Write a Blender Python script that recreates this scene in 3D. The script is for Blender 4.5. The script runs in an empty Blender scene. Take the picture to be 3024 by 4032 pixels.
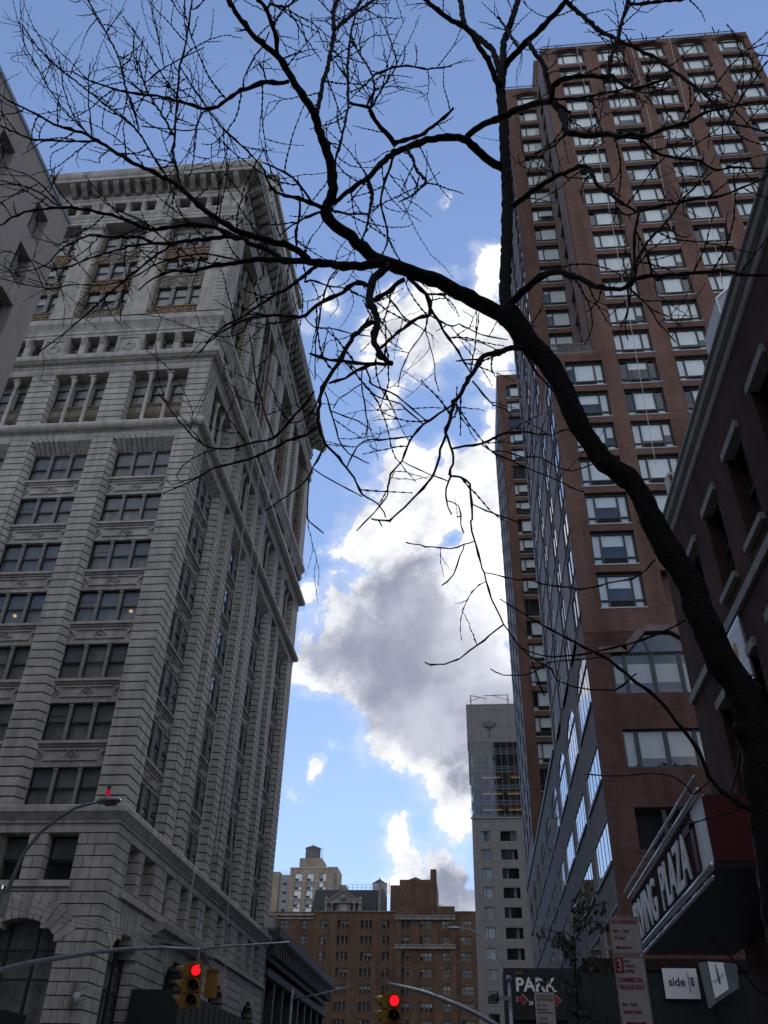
import bpy, bmesh, math, random
from mathutils import Vector, Matrix
R_ = math.radians
sc = bpy.context.scene
COL = sc.collection

# ------------------------------------------------------------------ camera
cam_d = bpy.data.cameras.new("camera")
cam = bpy.data.objects.new("camera", cam_d); COL.objects.link(cam); sc.camera = cam
YAW, PITCH, ROLL = -0.10802923, 0.62760907, 0.02532129
fw = Vector((math.sin(YAW)*math.cos(PITCH), math.cos(YAW)*math.cos(PITCH), math.sin(PITCH)))
r0 = Vector((math.cos(YAW), -math.sin(YAW), 0)); u0 = r0.cross(fw)
rt = math.cos(ROLL)*r0 + math.sin(ROLL)*u0
up = -math.sin(ROLL)*r0 + math.cos(ROLL)*u0
cam.matrix_world = Matrix(((rt.x, up.x, -fw.x, 0), (rt.y, up.y, -fw.y, 0), (rt.z, up.z, -fw.z, 1.6), (0, 0, 0, 1)))
cam_d.sensor_fit = 'HORIZONTAL'; cam_d.sensor_width = 36; cam_d.lens = 36*3340.6/3024
cam_d.clip_start = 0.05; cam_d.clip_end = 5000

# ------------------------------------------------------------------ sky, sun, exposure
SUN = Vector((0.0625, 0.870, 0.490)).normalized()
sc.view_settings.view_transform = 'Standard'; sc.view_settings.look = 'None'
sc.view_settings.gamma = 1; sc.view_settings.exposure = -0.3
sun_d = bpy.data.lights.new("sun", 'SUN'); sun_d.energy = 1.2; sun_d.angle = R_(10); sun_d.color = (1, .95, .87)
sun = bpy.data.objects.new("sun", sun_d); COL.objects.link(sun)
sun.rotation_euler = SUN.to_track_quat('Z', 'Y').to_euler()
world = bpy.data.worlds.new("World"); sc.world = world; world.use_nodes = True
NT = world.node_tree; NT.nodes.clear()
def N(t, **kw):
    n = NT.nodes.new(t)
    for a, b in kw.items(): setattr(n, a, b)
    return n
def LK(a, b): NT.links.new(a, b)
def MATH(op, a, b=None, c=None, clamp=False):
    n = N('ShaderNodeMath', operation=op, use_clamp=clamp)
    for i, q in enumerate((a, b, c)):
        if q is None: continue
        if isinstance(q, (int, float)): n.inputs[i].default_value = q
        else: LK(q, n.inputs[i])
    return n.outputs[0]
def RANGE(x, a, b, c=0., d=1.):
    n = N('ShaderNodeMapRange', interpolation_type='SMOOTHSTEP')
    LK(x, n.inputs[0])
    for i, q in enumerate((a, b, c, d)): n.inputs[1+i].default_value = q
    return n.outputs[0]
sky = N('ShaderNodeTexSky', sky_type='NISHITA', sun_disc=False)
sky.sun_elevation = math.asin(SUN.z); sky.sun_rotation = math.atan2(SUN.x, SUN.y)
sky.air_density = 1.0; sky.dust_density = 0.0; sky.ozone_density = 2.0; sky.altitude = 10
tc = N('ShaderNodeTexCoord')
DIR = tc.outputs['Generated']
def NOISE(scale, detail, rough=.55, vec=DIR, col=False, off=None):
    n = N('ShaderNodeTexNoise'); n.inputs['Scale'].default_value = scale; n.inputs['Detail'].default_value = detail
    n.inputs['Roughness'].default_value = rough
    if off:
        m = N('ShaderNodeVectorMath', operation='ADD'); LK(vec, m.inputs[0]); m.inputs[1].default_value = off; vec = m.outputs[0]
    LK(vec, n.inputs['Vector'])
    return n.outputs['Color'] if col else n.outputs['Fac']
# domain warp of the direction, so that the cloud edges billow
def WARP(src, scale, amp, det, off):
    c = NOISE(scale, det, .6, src, True, off)
    a = N('ShaderNodeVectorMath', operation='SUBTRACT'); LK(c, a.inputs[0]); a.inputs[1].default_value = (.5, .5, .5)
    b_ = N('ShaderNodeVectorMath', operation='SCALE'); LK(a.outputs[0], b_.inputs[0]); b_.inputs['Scale'].default_value = amp
    d = N('ShaderNodeVectorMath', operation='ADD'); LK(src, d.inputs[0]); LK(b_.outputs[0], d.inputs[1])
    e = N('ShaderNodeVectorMath', operation='NORMALIZE'); LK(d.outputs[0], e.inputs[0])
    return e.outputs[0]
W1 = WARP(DIR, 9, .11, 5, (3.1, 0, 0))
W2 = WARP(DIR, 5, .06, 3, (0, 7.7, 0))
CLOUD = [(0.0540,0.6344,0.7712,0.0255,0.75),(0.0144,0.6471,0.7622,0.0255,0.70),(-0.0227,0.6493,0.7602,0.0278,0.80),(-0.0646,0.6404,0.7653,0.0209,0.55),(0.0399,0.6653,0.7455,0.0418,0.90),(-0.0191,0.6787,0.7342,0.0418,0.90),(-0.0665,0.6677,0.7415,0.0278,0.75),(-0.0791,0.6935,0.7161,0.0255,0.60),(-0.0419,0.7003,0.7126,0.0325,0.60),(0.0437,0.6996,0.7132,0.0232,0.70),(-0.0708,0.7280,0.6819,0.0278,0.85),(0.0471,0.7401,0.6708,0.0162,0.80),(0.0318,0.7256,0.6874,0.0186,0.40),(-0.0679,0.7659,0.6394,0.0348,0.80),(-0.0196,0.7775,0.6286,0.0371,0.90),(0.0290,0.7786,0.6268,0.0325,0.90),(-0.1020,0.7849,0.6111,0.0255,0.70),(-0.0591,0.7987,0.5988,0.0371,0.90),(-0.0052,0.8078,0.5894,0.0418,1.00),(0.0375,0.8145,0.5789,0.0325,1.00),(-0.1039,0.8140,0.5716,0.0325,0.85),(-0.1369,0.8193,0.5568,0.0162,0.55),(-0.0503,0.8308,0.5543,0.0371,0.90),(0.0248,0.8419,0.5391,0.0418,1.00),(-0.0632,0.8616,0.5036,0.0510,1.00),(-0.1179,0.8698,0.4791,0.0418,0.90),(-0.1662,0.8682,0.4675,0.0255,0.70),(-0.1850,0.8797,0.4381,0.0232,0.75),(-0.1667,0.8897,0.4249,0.0278,0.80),(-0.1297,0.8951,0.4266,0.0418,0.90),(-0.0207,0.8744,0.4848,0.0557,1.00),(0.0329,0.8748,0.4833,0.0464,1.00),(-0.0658,0.9036,0.4233,0.0557,1.00),(-0.0018,0.9061,0.4230,0.0603,1.00),(0.0400,0.9101,0.4124,0.0418,1.00),(-0.1249,0.9108,0.3934,0.0232,0.70),(-0.0831,0.9269,0.3659,0.0371,0.90),(-0.0254,0.9320,0.3615,0.0464,1.00),(0.0210,0.9377,0.3467,0.0464,1.00),(-0.0371,0.9454,0.3237,0.0255,0.70),(-0.0142,0.9508,0.3095,0.0255,0.80),(-0.0076,0.9595,0.2816,0.0209,0.70),(-0.0889,0.9389,0.3326,0.0162,0.50),(-0.1771,0.8472,0.5010,0.0102,0.60),(-0.1640,0.8199,0.5485,0.0093,0.50),(-0.1818,0.8592,0.4783,0.0093,0.50),(-0.1888,0.9374,0.2925,0.0111,0.45),(-0.1655,0.9318,0.3231,0.0102,0.55),(-0.1512,0.9246,0.3497,0.0093,0.45),(-0.1381,0.9444,0.2983,0.0084,0.35),(-0.2039,0.9341,0.2931,0.0065,0.35),(-0.0695,0.9654,0.2513,0.0209,0.80),(-0.0467,0.9673,0.2493,0.0186,0.70),(-0.0898,0.9667,0.2396,0.0116,0.50),(-0.0573,0.9723,0.2265,0.0255,0.80),(-0.0249,0.9747,0.2223,0.0278,0.90),(-0.0044,0.9718,0.2358,0.0162,0.70),(-0.0849,0.9739,0.2104,0.0209,0.70),(-0.0306,0.9802,0.1956,0.0278,0.80),(-0.0011,0.9807,0.1957,0.0232,0.80),(-0.1099,0.9680,0.2256,0.0093,0.30),(0.0055,0.5595,0.8288,0.0074,0.42),(-0.1377,0.6284,0.7656,0.0186,0.38),(-0.1557,0.6495,0.7443,0.0139,0.30),(0.0367,0.6104,0.7912,0.0116,0.40)]
GREY = [(-0.0583,0.8700,0.4896,0.0519,0.95),(-0.1133,0.8854,0.4509,0.0464,0.85),(-0.0272,0.8893,0.4566,0.0600,1.00),(-0.0658,0.9036,0.4233,0.0600,1.00),(0.0026,0.9148,0.4039,0.0600,1.00),(-0.0406,0.9239,0.3805,0.0382,0.70),(0.0299,0.9060,0.4222,0.0328,0.60),(0.0058,0.9343,0.3564,0.0355,0.70),(-0.1454,0.8860,0.4402,0.0328,0.60),(-0.0960,0.8643,0.4938,0.0328,0.60),(-0.0305,0.9789,0.2022,0.0246,0.80),(-0.0057,0.9793,0.2023,0.0191,0.80),(0.0076,0.7749,0.6320,0.0218,0.45),(-0.0654,0.7284,0.6820,0.0191,0.45),(-0.0063,0.9493,0.3142,0.0218,0.50),(-0.0483,0.7994,0.5988,0.0218,0.35),(0.0442,0.6883,0.7241,0.0218,0.40),(-0.0607,0.6604,0.7485,0.0164,0.35)]
def FIELD(vec, blobs):
    tot = None
    for x, y, z, s, a in blobs:
        n = N('ShaderNodeVectorMath', operation='DOT_PRODUCT'); LK(vec, n.inputs[0]); n.inputs[1].default_value = (x, y, z)
        k_ = 1/(s*s)
        e = MATH('EXPONENT', MATH('MULTIPLY_ADD', n.outputs['Value'], k_, -k_))
        tot = MATH('MULTIPLY', e, a) if tot is None else MATH('SMOOTH_MAX', tot, MATH('MULTIPLY', e, a), .12)
    return tot
base = FIELD(W1, CLOUD); fld = base
det = NOISE(13, 10, .64, W2)
fld = MATH('ADD', fld, MATH('MULTIPLY_ADD', det, 1.7, -.85))
HOLE = [(-0.0417,0.7393,0.6721,0.0186,0.90),(-0.0065,0.7392,0.6734,0.0131,0.80),(0.0144,0.7506,0.6606,0.0142,0.80),(-0.0889,0.7535,0.6515,0.0218,0.70),(-0.0187,0.8299,0.5576,0.0109,0.70),(-0.1184,0.7120,0.6922,0.0218,0.60),(-0.0221,0.6395,0.7684,0.0098,0.30),(0.0118,0.6991,0.7150,0.0142,0.50),(0.0204,0.6297,0.7766,0.0109,0.40),(-0.1617,0.9137,0.3729,0.0218,0.40),(-0.0591,0.9617,0.2675,0.0136,0.50),(-0.0194,0.7741,0.6328,0.0087,0.40)]
fld = MATH('SUBTRACT', fld, FIELD(W2, HOLE))
mask_a = MATH('MAXIMUM', RANGE(fld, .35, .52), MATH('MULTIPLY', MATH('MULTIPLY', RANGE(fld, .05, .42), .30), RANGE(base, .10, .40)))
# the rest of the sky, behind the camera: broken fair-weather cloud
sep = N('ShaderNodeSeparateXYZ'); LK(DIR, sep.inputs[0])
back = RANGE(sep.outputs['Y'], .1, -.35)
mask_b = MATH('MULTIPLY', RANGE(NOISE(2.6, 7, .6, DIR, False, (1.3, 4.2, 0)), .36, .6), back)
mask = MATH('MAXIMUM', mask_a, mask_b)
grey = MATH('ADD', FIELD(W2, GREY), MATH('MULTIPLY_ADD', NOISE(19, 10, .62, W2, False, (0, 0, 5.5)), 1.5, -.75))
grey = RANGE(grey, .12, .72)
soft = RANGE(NOISE(22, 5, .55, DIR, False, (9.1, 0, 2.2)), .45, .75)
grey = MATH('MAXIMUM', grey, MATH('MULTIPLY', soft, .7))
sd = N('ShaderNodeVectorMath', operation='DOT_PRODUCT'); LK(DIR, sd.inputs[0]); sd.inputs[1].default_value = SUN
glow = MATH('EXPONENT', MATH('MULTIPLY_ADD', sd.outputs['Value'], 300, -300))
c_mix = N('ShaderNodeMix', data_type='RGBA'); LK(grey, c_mix.inputs[0])
c_mix.inputs[6].default_value = (8.6, 8.7, 9.0, 1)
c_gr = N('ShaderNodeMix', data_type='RGBA'); LK(RANGE(NOISE(8, 9, .6, W2, False, (2.2, 6.1, 0)), .34, .66), c_gr.inputs[0])
c_gr.inputs[6].default_value = (2.5, 2.75, 3.6, 1); c_gr.inputs[7].default_value = (4.9, 5.1, 6.0, 1); LK(c_gr.outputs[2], c_mix.inputs[7])
g_add = N('ShaderNodeMix', data_type='RGBA', blend_type='ADD'); LK(MATH('MULTIPLY', glow, .8), g_add.inputs[0])
LK(c_mix.outputs[2], g_add.inputs[6]); g_add.inputs[7].default_value = (6, 5.8, 5.5, 1)
s_mul = N('ShaderNodeMix', data_type='RGBA', blend_type='MULTIPLY'); s_mul.inputs[0].default_value = 1
# soft shoulder, so that the aureole round the veiled sun does not burn out: c / (1 + c / k)
sh_a = N('ShaderNodeVectorMath', operation='MULTIPLY_ADD'); LK(sky.outputs[0], sh_a.inputs[0])
sh_a.inputs[1].default_value = (1/3.9, 1/6.0, 1/8.8); sh_a.inputs[2].default_value = (1, 1, 1)
sh_b = N('ShaderNodeVectorMath', operation='DIVIDE'); LK(sky.outputs[0], sh_b.inputs[0]); LK(sh_a.outputs[0], sh_b.inputs[1])
LK(sh_b.outputs[0], s_mul.inputs[6]); s_mul.inputs[7].default_value = (2.2, 2.06, 2.25, 1)
s_mix = N('ShaderNodeMix', data_type='RGBA'); LK(mask, s_mix.inputs[0])
LK(s_mul.outputs[2], s_mix.inputs[6]); LK(g_add.outputs[2], s_mix.inputs[7])
bg = N('ShaderNodeBackground'); LK(s_mix.outputs[2], bg.inputs[0]); bg.inputs[1].default_value = 0.15
wo = N('ShaderNodeOutputWorld'); LK(bg.outputs[0], wo.inputs[0])

# ------------------------------------------------------------------ mesh helpers
class MB:
    def __init__(s): s.v = []; s.f = []; s.m = []
    def poly(s, pts, mi=0):
        i = len(s.v); s.v += [tuple(p) for p in pts]; s.f.append(tuple(range(i, i+len(pts)))); s.m.append(mi)
    def box(s, x0, x1, y0, y1, z0, z1, mi=0):
        i = len(s.v)
        s.v += [(x0,y0,z0),(x1,y0,z0),(x1,y1,z0),(x0,y1,z0),(x0,y0,z1),(x1,y0,z1),(x1,y1,z1),(x0,y1,z1)]
        for q in ((0,3,2,1),(4,5,6,7),(0,1,5,4),(1,2,6,5),(2,3,7,6),(3,0,4,7)):
            s.f.append(tuple(i+k for k in q)); s.m.append(mi)
    def prism(s, a, b, mi=0):
        """a and b: matching rings of points; closed solid between them"""
        i = len(s.v); n = len(a); s.v += [tuple(p) for p in a]+[tuple(p) for p in b]
        s.f.append(tuple(i+k for k in range(n))[::-1]); s.m.append(mi)
        s.f.append(tuple(i+n+k for k in range(n))); s.m.append(mi)
        for k in range(n):
            l = (k+1) % n; s.f.append((i+k, i+l, i+n+l, i+n+k)); s.m.append(mi)
    def rings(s, rings, mi=0, cap=True):
        i = len(s.v); n = len(rings[0])
        for r in rings: s.v += [tuple(p) for p in r]
        for j in range(len(rings)-1):
            for k in range(n):
                l = (k+1) % n; s.f.append((i+j*n+k, i+j*n+l, i+(j+1)*n+l, i+(j+1)*n+k)); s.m.append(mi)
        if cap:
            s.f.append(tuple(i+k for k in range(n))[::-1]); s.m.append(mi)
            e = i+(len(rings)-1)*n; s.f.append(tuple(e+k for k in range(n))); s.m.append(mi)
    def tube(s, pts, rad, n=8, mi=0, cap=True):
        P = [Vector(p) for p in pts]
        if isinstance(rad, (int, float)): rad = [rad]*len(P)
        ref = None; rg = []
        for j, p in enumerate(P):
            t = (P[min(j+1, len(P)-1)]-P[max(j-1, 0)])
            t = t.normalized() if t.length > 1e-9 else Vector((0, 0, 1))
            if ref is None: ref = t.orthogonal().normalized()
            ref = (ref - t*ref.dot(t)); ref = ref.normalized() if ref.length > 1e-6 else t.orthogonal().normalized()
            bn = t.cross(ref)
            rg.append([p+(ref*math.cos(2*math.pi*k/n)+bn*math.sin(2*math.pi*k/n))*rad[j] for k in range(n)])
        s.rings(rg, mi, cap)
    def lathe(s, c, prof, n=16, mi=0):
        s.rings([[(c[0]+r*math.cos(2*math.pi*k/n), c[1]+r*math.sin(2*math.pi*k/n), c[2]+z) for k in range(n)] for r, z in prof], mi)
    def mesh(s, name, mats, smooth=False):
        me = bpy.data.meshes.new(name); me.from_pydata(s.v, [], s.f)
        for m in (mats if isinstance(mats, (list, tuple)) else [mats]): me.materials.append(m)
        me.polygons.foreach_set('material_index', s.m)
        bm = bmesh.new(); bm.from_mesh(me); bmesh.ops.recalc_face_normals(bm, faces=bm.faces); bm.to_mesh(me); bm.free()
        if smooth: me.polygons.foreach_set('use_smooth', [True]*len(me.polygons))
        me.update(); return me
WL = {}
def put(name, me, parent=None, loc=(0, 0, 0), rz=0.):
    """link one object; loc is in world terms when the parent is a thing, local when the parent is a turned part"""
    o = bpy.data.objects.new(name, me); COL.objects.link(o)
    loc = Vector(loc)
    if parent is not None:
        o.parent = parent; o.location = loc-WL.get(parent.name, Vector((0, 0, 0)))
    else: o.location = loc; WL[o.name] = loc
    o.rotation_euler = (0, 0, rz)
    return o
def sub(name, me, part, loc=(0, 0, 0), rz=0.):
    o = bpy.data.objects.new(name, me); COL.objects.link(o); o.parent = part; o.location = loc; o.rotation_euler = (0, 0, rz); return o
def tag(o, label=None, cat=None, group=None, kind=None):
    if label: o['label'] = label
    if cat: o['category'] = cat
    if group: o['group'] = group
    if kind: o['kind'] = kind
    return o
def thing(name, label, cat, loc, group=None):
    o = bpy.data.objects.new(name, None); COL.objects.link(o); o.location = loc; o.empty_display_size = .2
    WL[o.name] = Vector(loc); return tag(o, label, cat, group)
def part(name, mb, mats, parent, smooth=False):
    """a part whose mesh is written in world coordinates"""
    off = WL[parent.name]
    mb.v = [(p[0]-off.x, p[1]-off.y, p[2]-off.z) for p in mb.v]
    o = bpy.data.objects.new(name, mb.mesh(name, mats, smooth)); COL.objects.link(o); o.parent = parent; return o
def whole(name, mb, mats, label, cat, group=None, smooth=False):
    c = Vector(mb.v[0]); lo = [min(p[i] for p in mb.v) for i in range(3)]; hi = [max(p[i] for p in mb.v) for i in range(3)]
    c = Vector(((lo[0]+hi[0])/2, (lo[1]+hi[1])/2, lo[2]))
    mb.v = [(p[0]-c.x, p[1]-c.y, p[2]-c.z) for p in mb.v]
    return tag(put(name, mb.mesh(name, mats, smooth), None, c), label, cat, group)

class Fr:
    """a facade: u runs along it, d comes out of it, z goes up"""
    def __init__(s, kind, base): s.k = kind; s.b = base; s.rz = {'S': 0., 'E': math.pi/2, 'W': -math.pi/2}[kind]
    def __call__(s, u, d, z):
        return (u, s.b-d, z) if s.k == 'S' else ((s.b+d, u, z) if s.k == 'E' else (s.b-d, u, z))
    def box(s, mb, u0, u1, d0, d1, z0, z1, mi=0):
        a = s(u0, d0, z0); b = s(u1, d1, z1)
        mb.box(min(a[0], b[0]), max(a[0], b[0]), min(a[1], b[1]), max(a[1], b[1]), z0, z1, mi)
    def plan(s, mb, ud, z0, z1, mi=0):
        mb.prism([s(u, d, z0) for u, d in ud], [s(u, d, z1) for u, d in ud], mi)
    def sect(s, mb, dz, u0, u1, mi=0):
        mb.prism([s(u0, d, z) for d, z in dz], [s(u1, d, z) for d, z in dz], mi)
    def elev(s, mb, uz, d0, d1, mi=0):
        mb.prism([s(u, d0, z) for u, z in uz], [s(u, d1, z) for u, z in uz], mi)

# ------------------------------------------------------------------ materials
def mat(name, col, rough=.8, var=.0, scale=1., bump=0., bscale=12., metal=0., col2=None, spec=.5, detail=6, stain=0.):
    m = bpy.data.materials.new(name); m.use_nodes = True; nt = m.node_tree; p = nt.nodes['Principled BSDF']
    p.inputs['Roughness'].default_value = rough; p.inputs['Metallic'].default_value = metal
    p.inputs['Specular IOR Level'].default_value = spec
    p.inputs['Base Color'].default_value = (*col, 1)
    g = nt.nodes.new('ShaderNodeNewGeometry')
    if var or col2:
        n = nt.nodes.new('ShaderNodeTexNoise'); n.inputs['Scale'].default_value = scale; n.inputs['Detail'].default_value = detail; n.inputs['Roughness'].default_value = .65
        nt.links.new(g.outputs['Position'], n.inputs['Vector'])
        r = nt.nodes.new('ShaderNodeValToRGB'); nt.links.new(n.outputs['Fac'], r.inputs[0])
        a = tuple(c*(1-var) for c in col); b = col2 if col2 else tuple(min(1, c*(1+var)) for c in col)
        r.color_ramp.elements[0].position = .32; r.color_ramp.elements[1].position = .68
        r.color_ramp.elements[0].color = (*a, 1); r.color_ramp.elements[1].color = (*b, 1)
        out = r.outputs[0]
        if stain:
            mp = nt.nodes.new('ShaderNodeMapping'); mp.inputs['Scale'].default_value = (2.2, 2.2, .14); nt.links.new(g.outputs['Position'], mp.inputs[0])
            n2 = nt.nodes.new('ShaderNodeTexNoise'); n2.inputs['Scale'].default_value = 1.0; n2.inputs['Detail'].default_value = 7
            nt.links.new(mp.outputs[0], n2.inputs['Vector'])
            r2 = nt.nodes.new('ShaderNodeMapRange'); nt.links.new(n2.outputs['Fac'], r2.inputs[0])
            r2.inputs[1].default_value = .35; r2.inputs[2].default_value = .62; r2.inputs[3].default_value = 1-stain; r2.inputs[4].default_value = 1.
            mx = nt.nodes.new('ShaderNodeVectorMath'); mx.operation = 'SCALE'; nt.links.new(out, mx.inputs[0]); nt.links.new(r2.outputs[0], mx.inputs['Scale'])
            out = mx.outputs[0]
        nt.links.new(out, p.inputs['Base Color'])
    if bump:
        n = nt.nodes.new('ShaderNodeTexNoise'); n.inputs['Scale'].default_value = bscale; n.inputs['Detail'].default_value = 6
        nt.links.new(g.outputs['Position'], n.inputs['Vector'])
        b = nt.nodes.new('ShaderNodeBump'); b.inputs['Strength'].default_value = bump; b.inputs['Distance'].default_value = .04
        nt.links.new(n.outputs['Fac'], b.inputs['Height']); nt.links.new(b.outputs[0], p.inputs['Normal'])
    return m
def brick(name, c1, c2, mortar, bw=.21, rh=.075, ms=.009, var=.25, bump=.4, rough=.88, spec=.22):
    m = bpy.data.materials.new(name); m.use_nodes = True; nt = m.node_tree; p = nt.nodes['Principled BSDF']; p.inputs['Roughness'].default_value = rough
    p.inputs['Specular IOR Level'].default_value = spec
    g = nt.nodes.new('ShaderNodeNewGeometry'); s = nt.nodes.new('ShaderNodeSeparateXYZ'); nt.links.new(g.outputs['Position'], s.inputs[0])
    a = nt.nodes.new('ShaderNodeMath'); a.operation = 'ADD'; nt.links.new(s.outputs[0], a.inputs[0]); nt.links.new(s.outputs[1], a.inputs[1])
    c = nt.nodes.new('ShaderNodeCombineXYZ'); nt.links.new(a.outputs[0], c.inputs[0]); nt.links.new(s.outputs[2], c.inputs[1])
    t = nt.nodes.new('ShaderNodeTexBrick'); nt.links.new(c.outputs[0], t.inputs['Vector'])
    t.inputs['Scale'].default_value = 1; t.inputs['Brick Width'].default_value = bw; t.inputs['Row Height'].default_value = rh
    t.inputs['Mortar Size'].default_value = ms; t.inputs['Color1'].default_value = (*c1, 1); t.inputs['Color2'].default_value = (*c2, 1); t.inputs['Mortar'].default_value = (*mortar, 1)
    n = nt.nodes.new('ShaderNodeTexNoise'); n.inputs['Scale'].default_value = .35; n.inputs['Detail'].default_value = 8; n.inputs['Roughness'].default_value = .7
    nt.links.new(g.outputs['Position'], n.inputs['Vector'])
    r = nt.nodes.new('ShaderNodeMapRange'); nt.links.new(n.outputs['Fac'], r.inputs[0])
    r.inputs[1].default_value = .3; r.inputs[2].default_value = .7; r.inputs[3].default_value = 1-var; r.inputs[4].default_value = 1+var
    mx = nt.nodes.new('ShaderNodeVectorMath'); mx.operation = 'SCALE'; nt.links.new(t.outputs['Color'], mx.inputs[0]); nt.links.new(r.outputs[0], mx.inputs['Scale'])
    mp = nt.nodes.new('ShaderNodeMapping'); mp.inputs['Scale'].default_value = (1.1, 1.1, .10); nt.links.new(g.outputs['Position'], mp.inputs[0])
    n2 = nt.nodes.new('ShaderNodeTexNoise'); n2.inputs['Scale'].default_value = 1.; n2.inputs['Detail'].default_value = 8; nt.links.new(mp.outputs[0], n2.inputs['Vector'])
    r2 = nt.nodes.new('ShaderNodeMapRange'); nt.links.new(n2.outputs['Fac'], r2.inputs[0]); r2.inputs[1].default_value = .35; r2.inputs[2].default_value = .6; r2.inputs[3].default_value = .74; r2.inputs[4].default_value = 1.05
    # repointed and replaced courses: broad patches of slightly other brick
    n3 = nt.nodes.new('ShaderNodeTexNoise'); n3.inputs['Scale'].default_value = 2.4; n3.inputs['Detail'].default_value = 3
    m3 = nt.nodes.new('ShaderNodeMapping'); m3.inputs['Scale'].default_value = (.5, .5, 1.6); nt.links.new(g.outputs['Position'], m3.inputs[0]); nt.links.new(m3.outputs[0], n3.inputs['Vector'])
    r3 = nt.nodes.new('ShaderNodeMapRange'); nt.links.new(n3.outputs['Fac'], r3.inputs[0]); r3.inputs[1].default_value = .38; r3.inputs[2].default_value = .62; r3.inputs[3].default_value = .93; r3.inputs[4].default_value = 1.05
    mm_ = nt.nodes.new('ShaderNodeMath'); mm_.operation = 'MULTIPLY'; nt.links.new(r2.outputs[0], mm_.inputs[0]); nt.links.new(r3.outputs[0], mm_.inputs[1])
    mx2 = nt.nodes.new('ShaderNodeVectorMath'); mx2.operation = 'SCALE'; nt.links.new(mx.outputs[0], mx2.inputs[0]); nt.links.new(mm_.outputs[0], mx2.inputs['Scale'])
    nt.links.new(mx2.outputs[0], p.inputs['Base Color'])
    b = nt.nodes.new('ShaderNodeBump'); b.inputs['Strength'].default_value = bump; b.inputs['Distance'].default_value = .01; b.invert = True
    nt.links.new(t.outputs['Fac'], b.inputs['Height']); nt.links.new(b.outputs[0], p.inputs['Normal'])
    return m
def glass(name, tint=(.92, .95, .95), refl=.09, rough=.02, dark=0.):
    m = bpy.data.materials.new(name); m.use_nodes = True; nt = m.node_tree; nt.nodes.remove(nt.nodes['Principled BSDF'])
    o = nt.nodes['Material Output']
    tr = nt.nodes.new('ShaderNodeBsdfTransparent'); tr.inputs[0].default_value = (*tint, 1)
    gl = nt.nodes.new('ShaderNodeBsdfGlossy'); gl.inputs['Roughness'].default_value = rough; gl.inputs[0].default_value = (.95, .97, 1, 1)
    # Schlick reflectance, the same from both sides of the pane
    f0 = refl; gm = nt.nodes.new('ShaderNodeNewGeometry'); dt = nt.nodes.new('ShaderNodeVectorMath'); dt.operation = 'DOT_PRODUCT'
    nt.links.new(gm.outputs['Normal'], dt.inputs[0]); nt.links.new(gm.outputs['Incoming'], dt.inputs[1])
    def mt(op, a, b):
        q = nt.nodes.new('ShaderNodeMath'); q.operation = op
        for i, v in enumerate((a, b)):
            if isinstance(v, (int, float)): q.inputs[i].default_value = v
            else: nt.links.new(v, q.inputs[i])
        return q
    ab = mt('ABSOLUTE', dt.outputs['Value'], 0); om = mt('SUBTRACT', 1, ab.outputs[0]); pw = mt('POWER', om.outputs[0], 5); sc_ = mt('MULTIPLY', pw.outputs[0], 1-f0); fr = mt('ADD', sc_.outputs[0], f0)
    # slight waviness of old panes
    g = nt.nodes.new('ShaderNodeNewGeometry'); n = nt.nodes.new('ShaderNodeTexNoise'); n.inputs['Scale'].default_value = 1.3; nt.links.new(g.outputs['Position'], n.inputs['Vector'])
    b = nt.nodes.new('ShaderNodeBump'); b.inputs['Strength'].default_value = .12; b.inputs['Distance'].default_value = .02; nt.links.new(n.outputs['Fac'], b.inputs['Height'])
    nt.links.new(b.outputs[0], gl.inputs['Normal'])
    mx = nt.nodes.new('ShaderNodeMixShader'); nt.links.new(fr.outputs[0], mx.inputs[0]); nt.links.new(tr.outputs[0], mx.inputs[1]); nt.links.new(gl.outputs[0], mx.inputs[2])
    nt.links.new(mx.outputs[0], o.inputs[0]); return m
def emit(name, col, strength):
    m = bpy.data.materials.new(name); m.use_nodes = True; p = m.node_tree.nodes['Principled BSDF']
    p.inputs['Base Color'].default_value = (*[c*.3 for c in col], 1); p.inputs['Emission Color'].default_value = (*col, 1); p.inputs['Emission Strength'].default_value = strength
    return m
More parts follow.
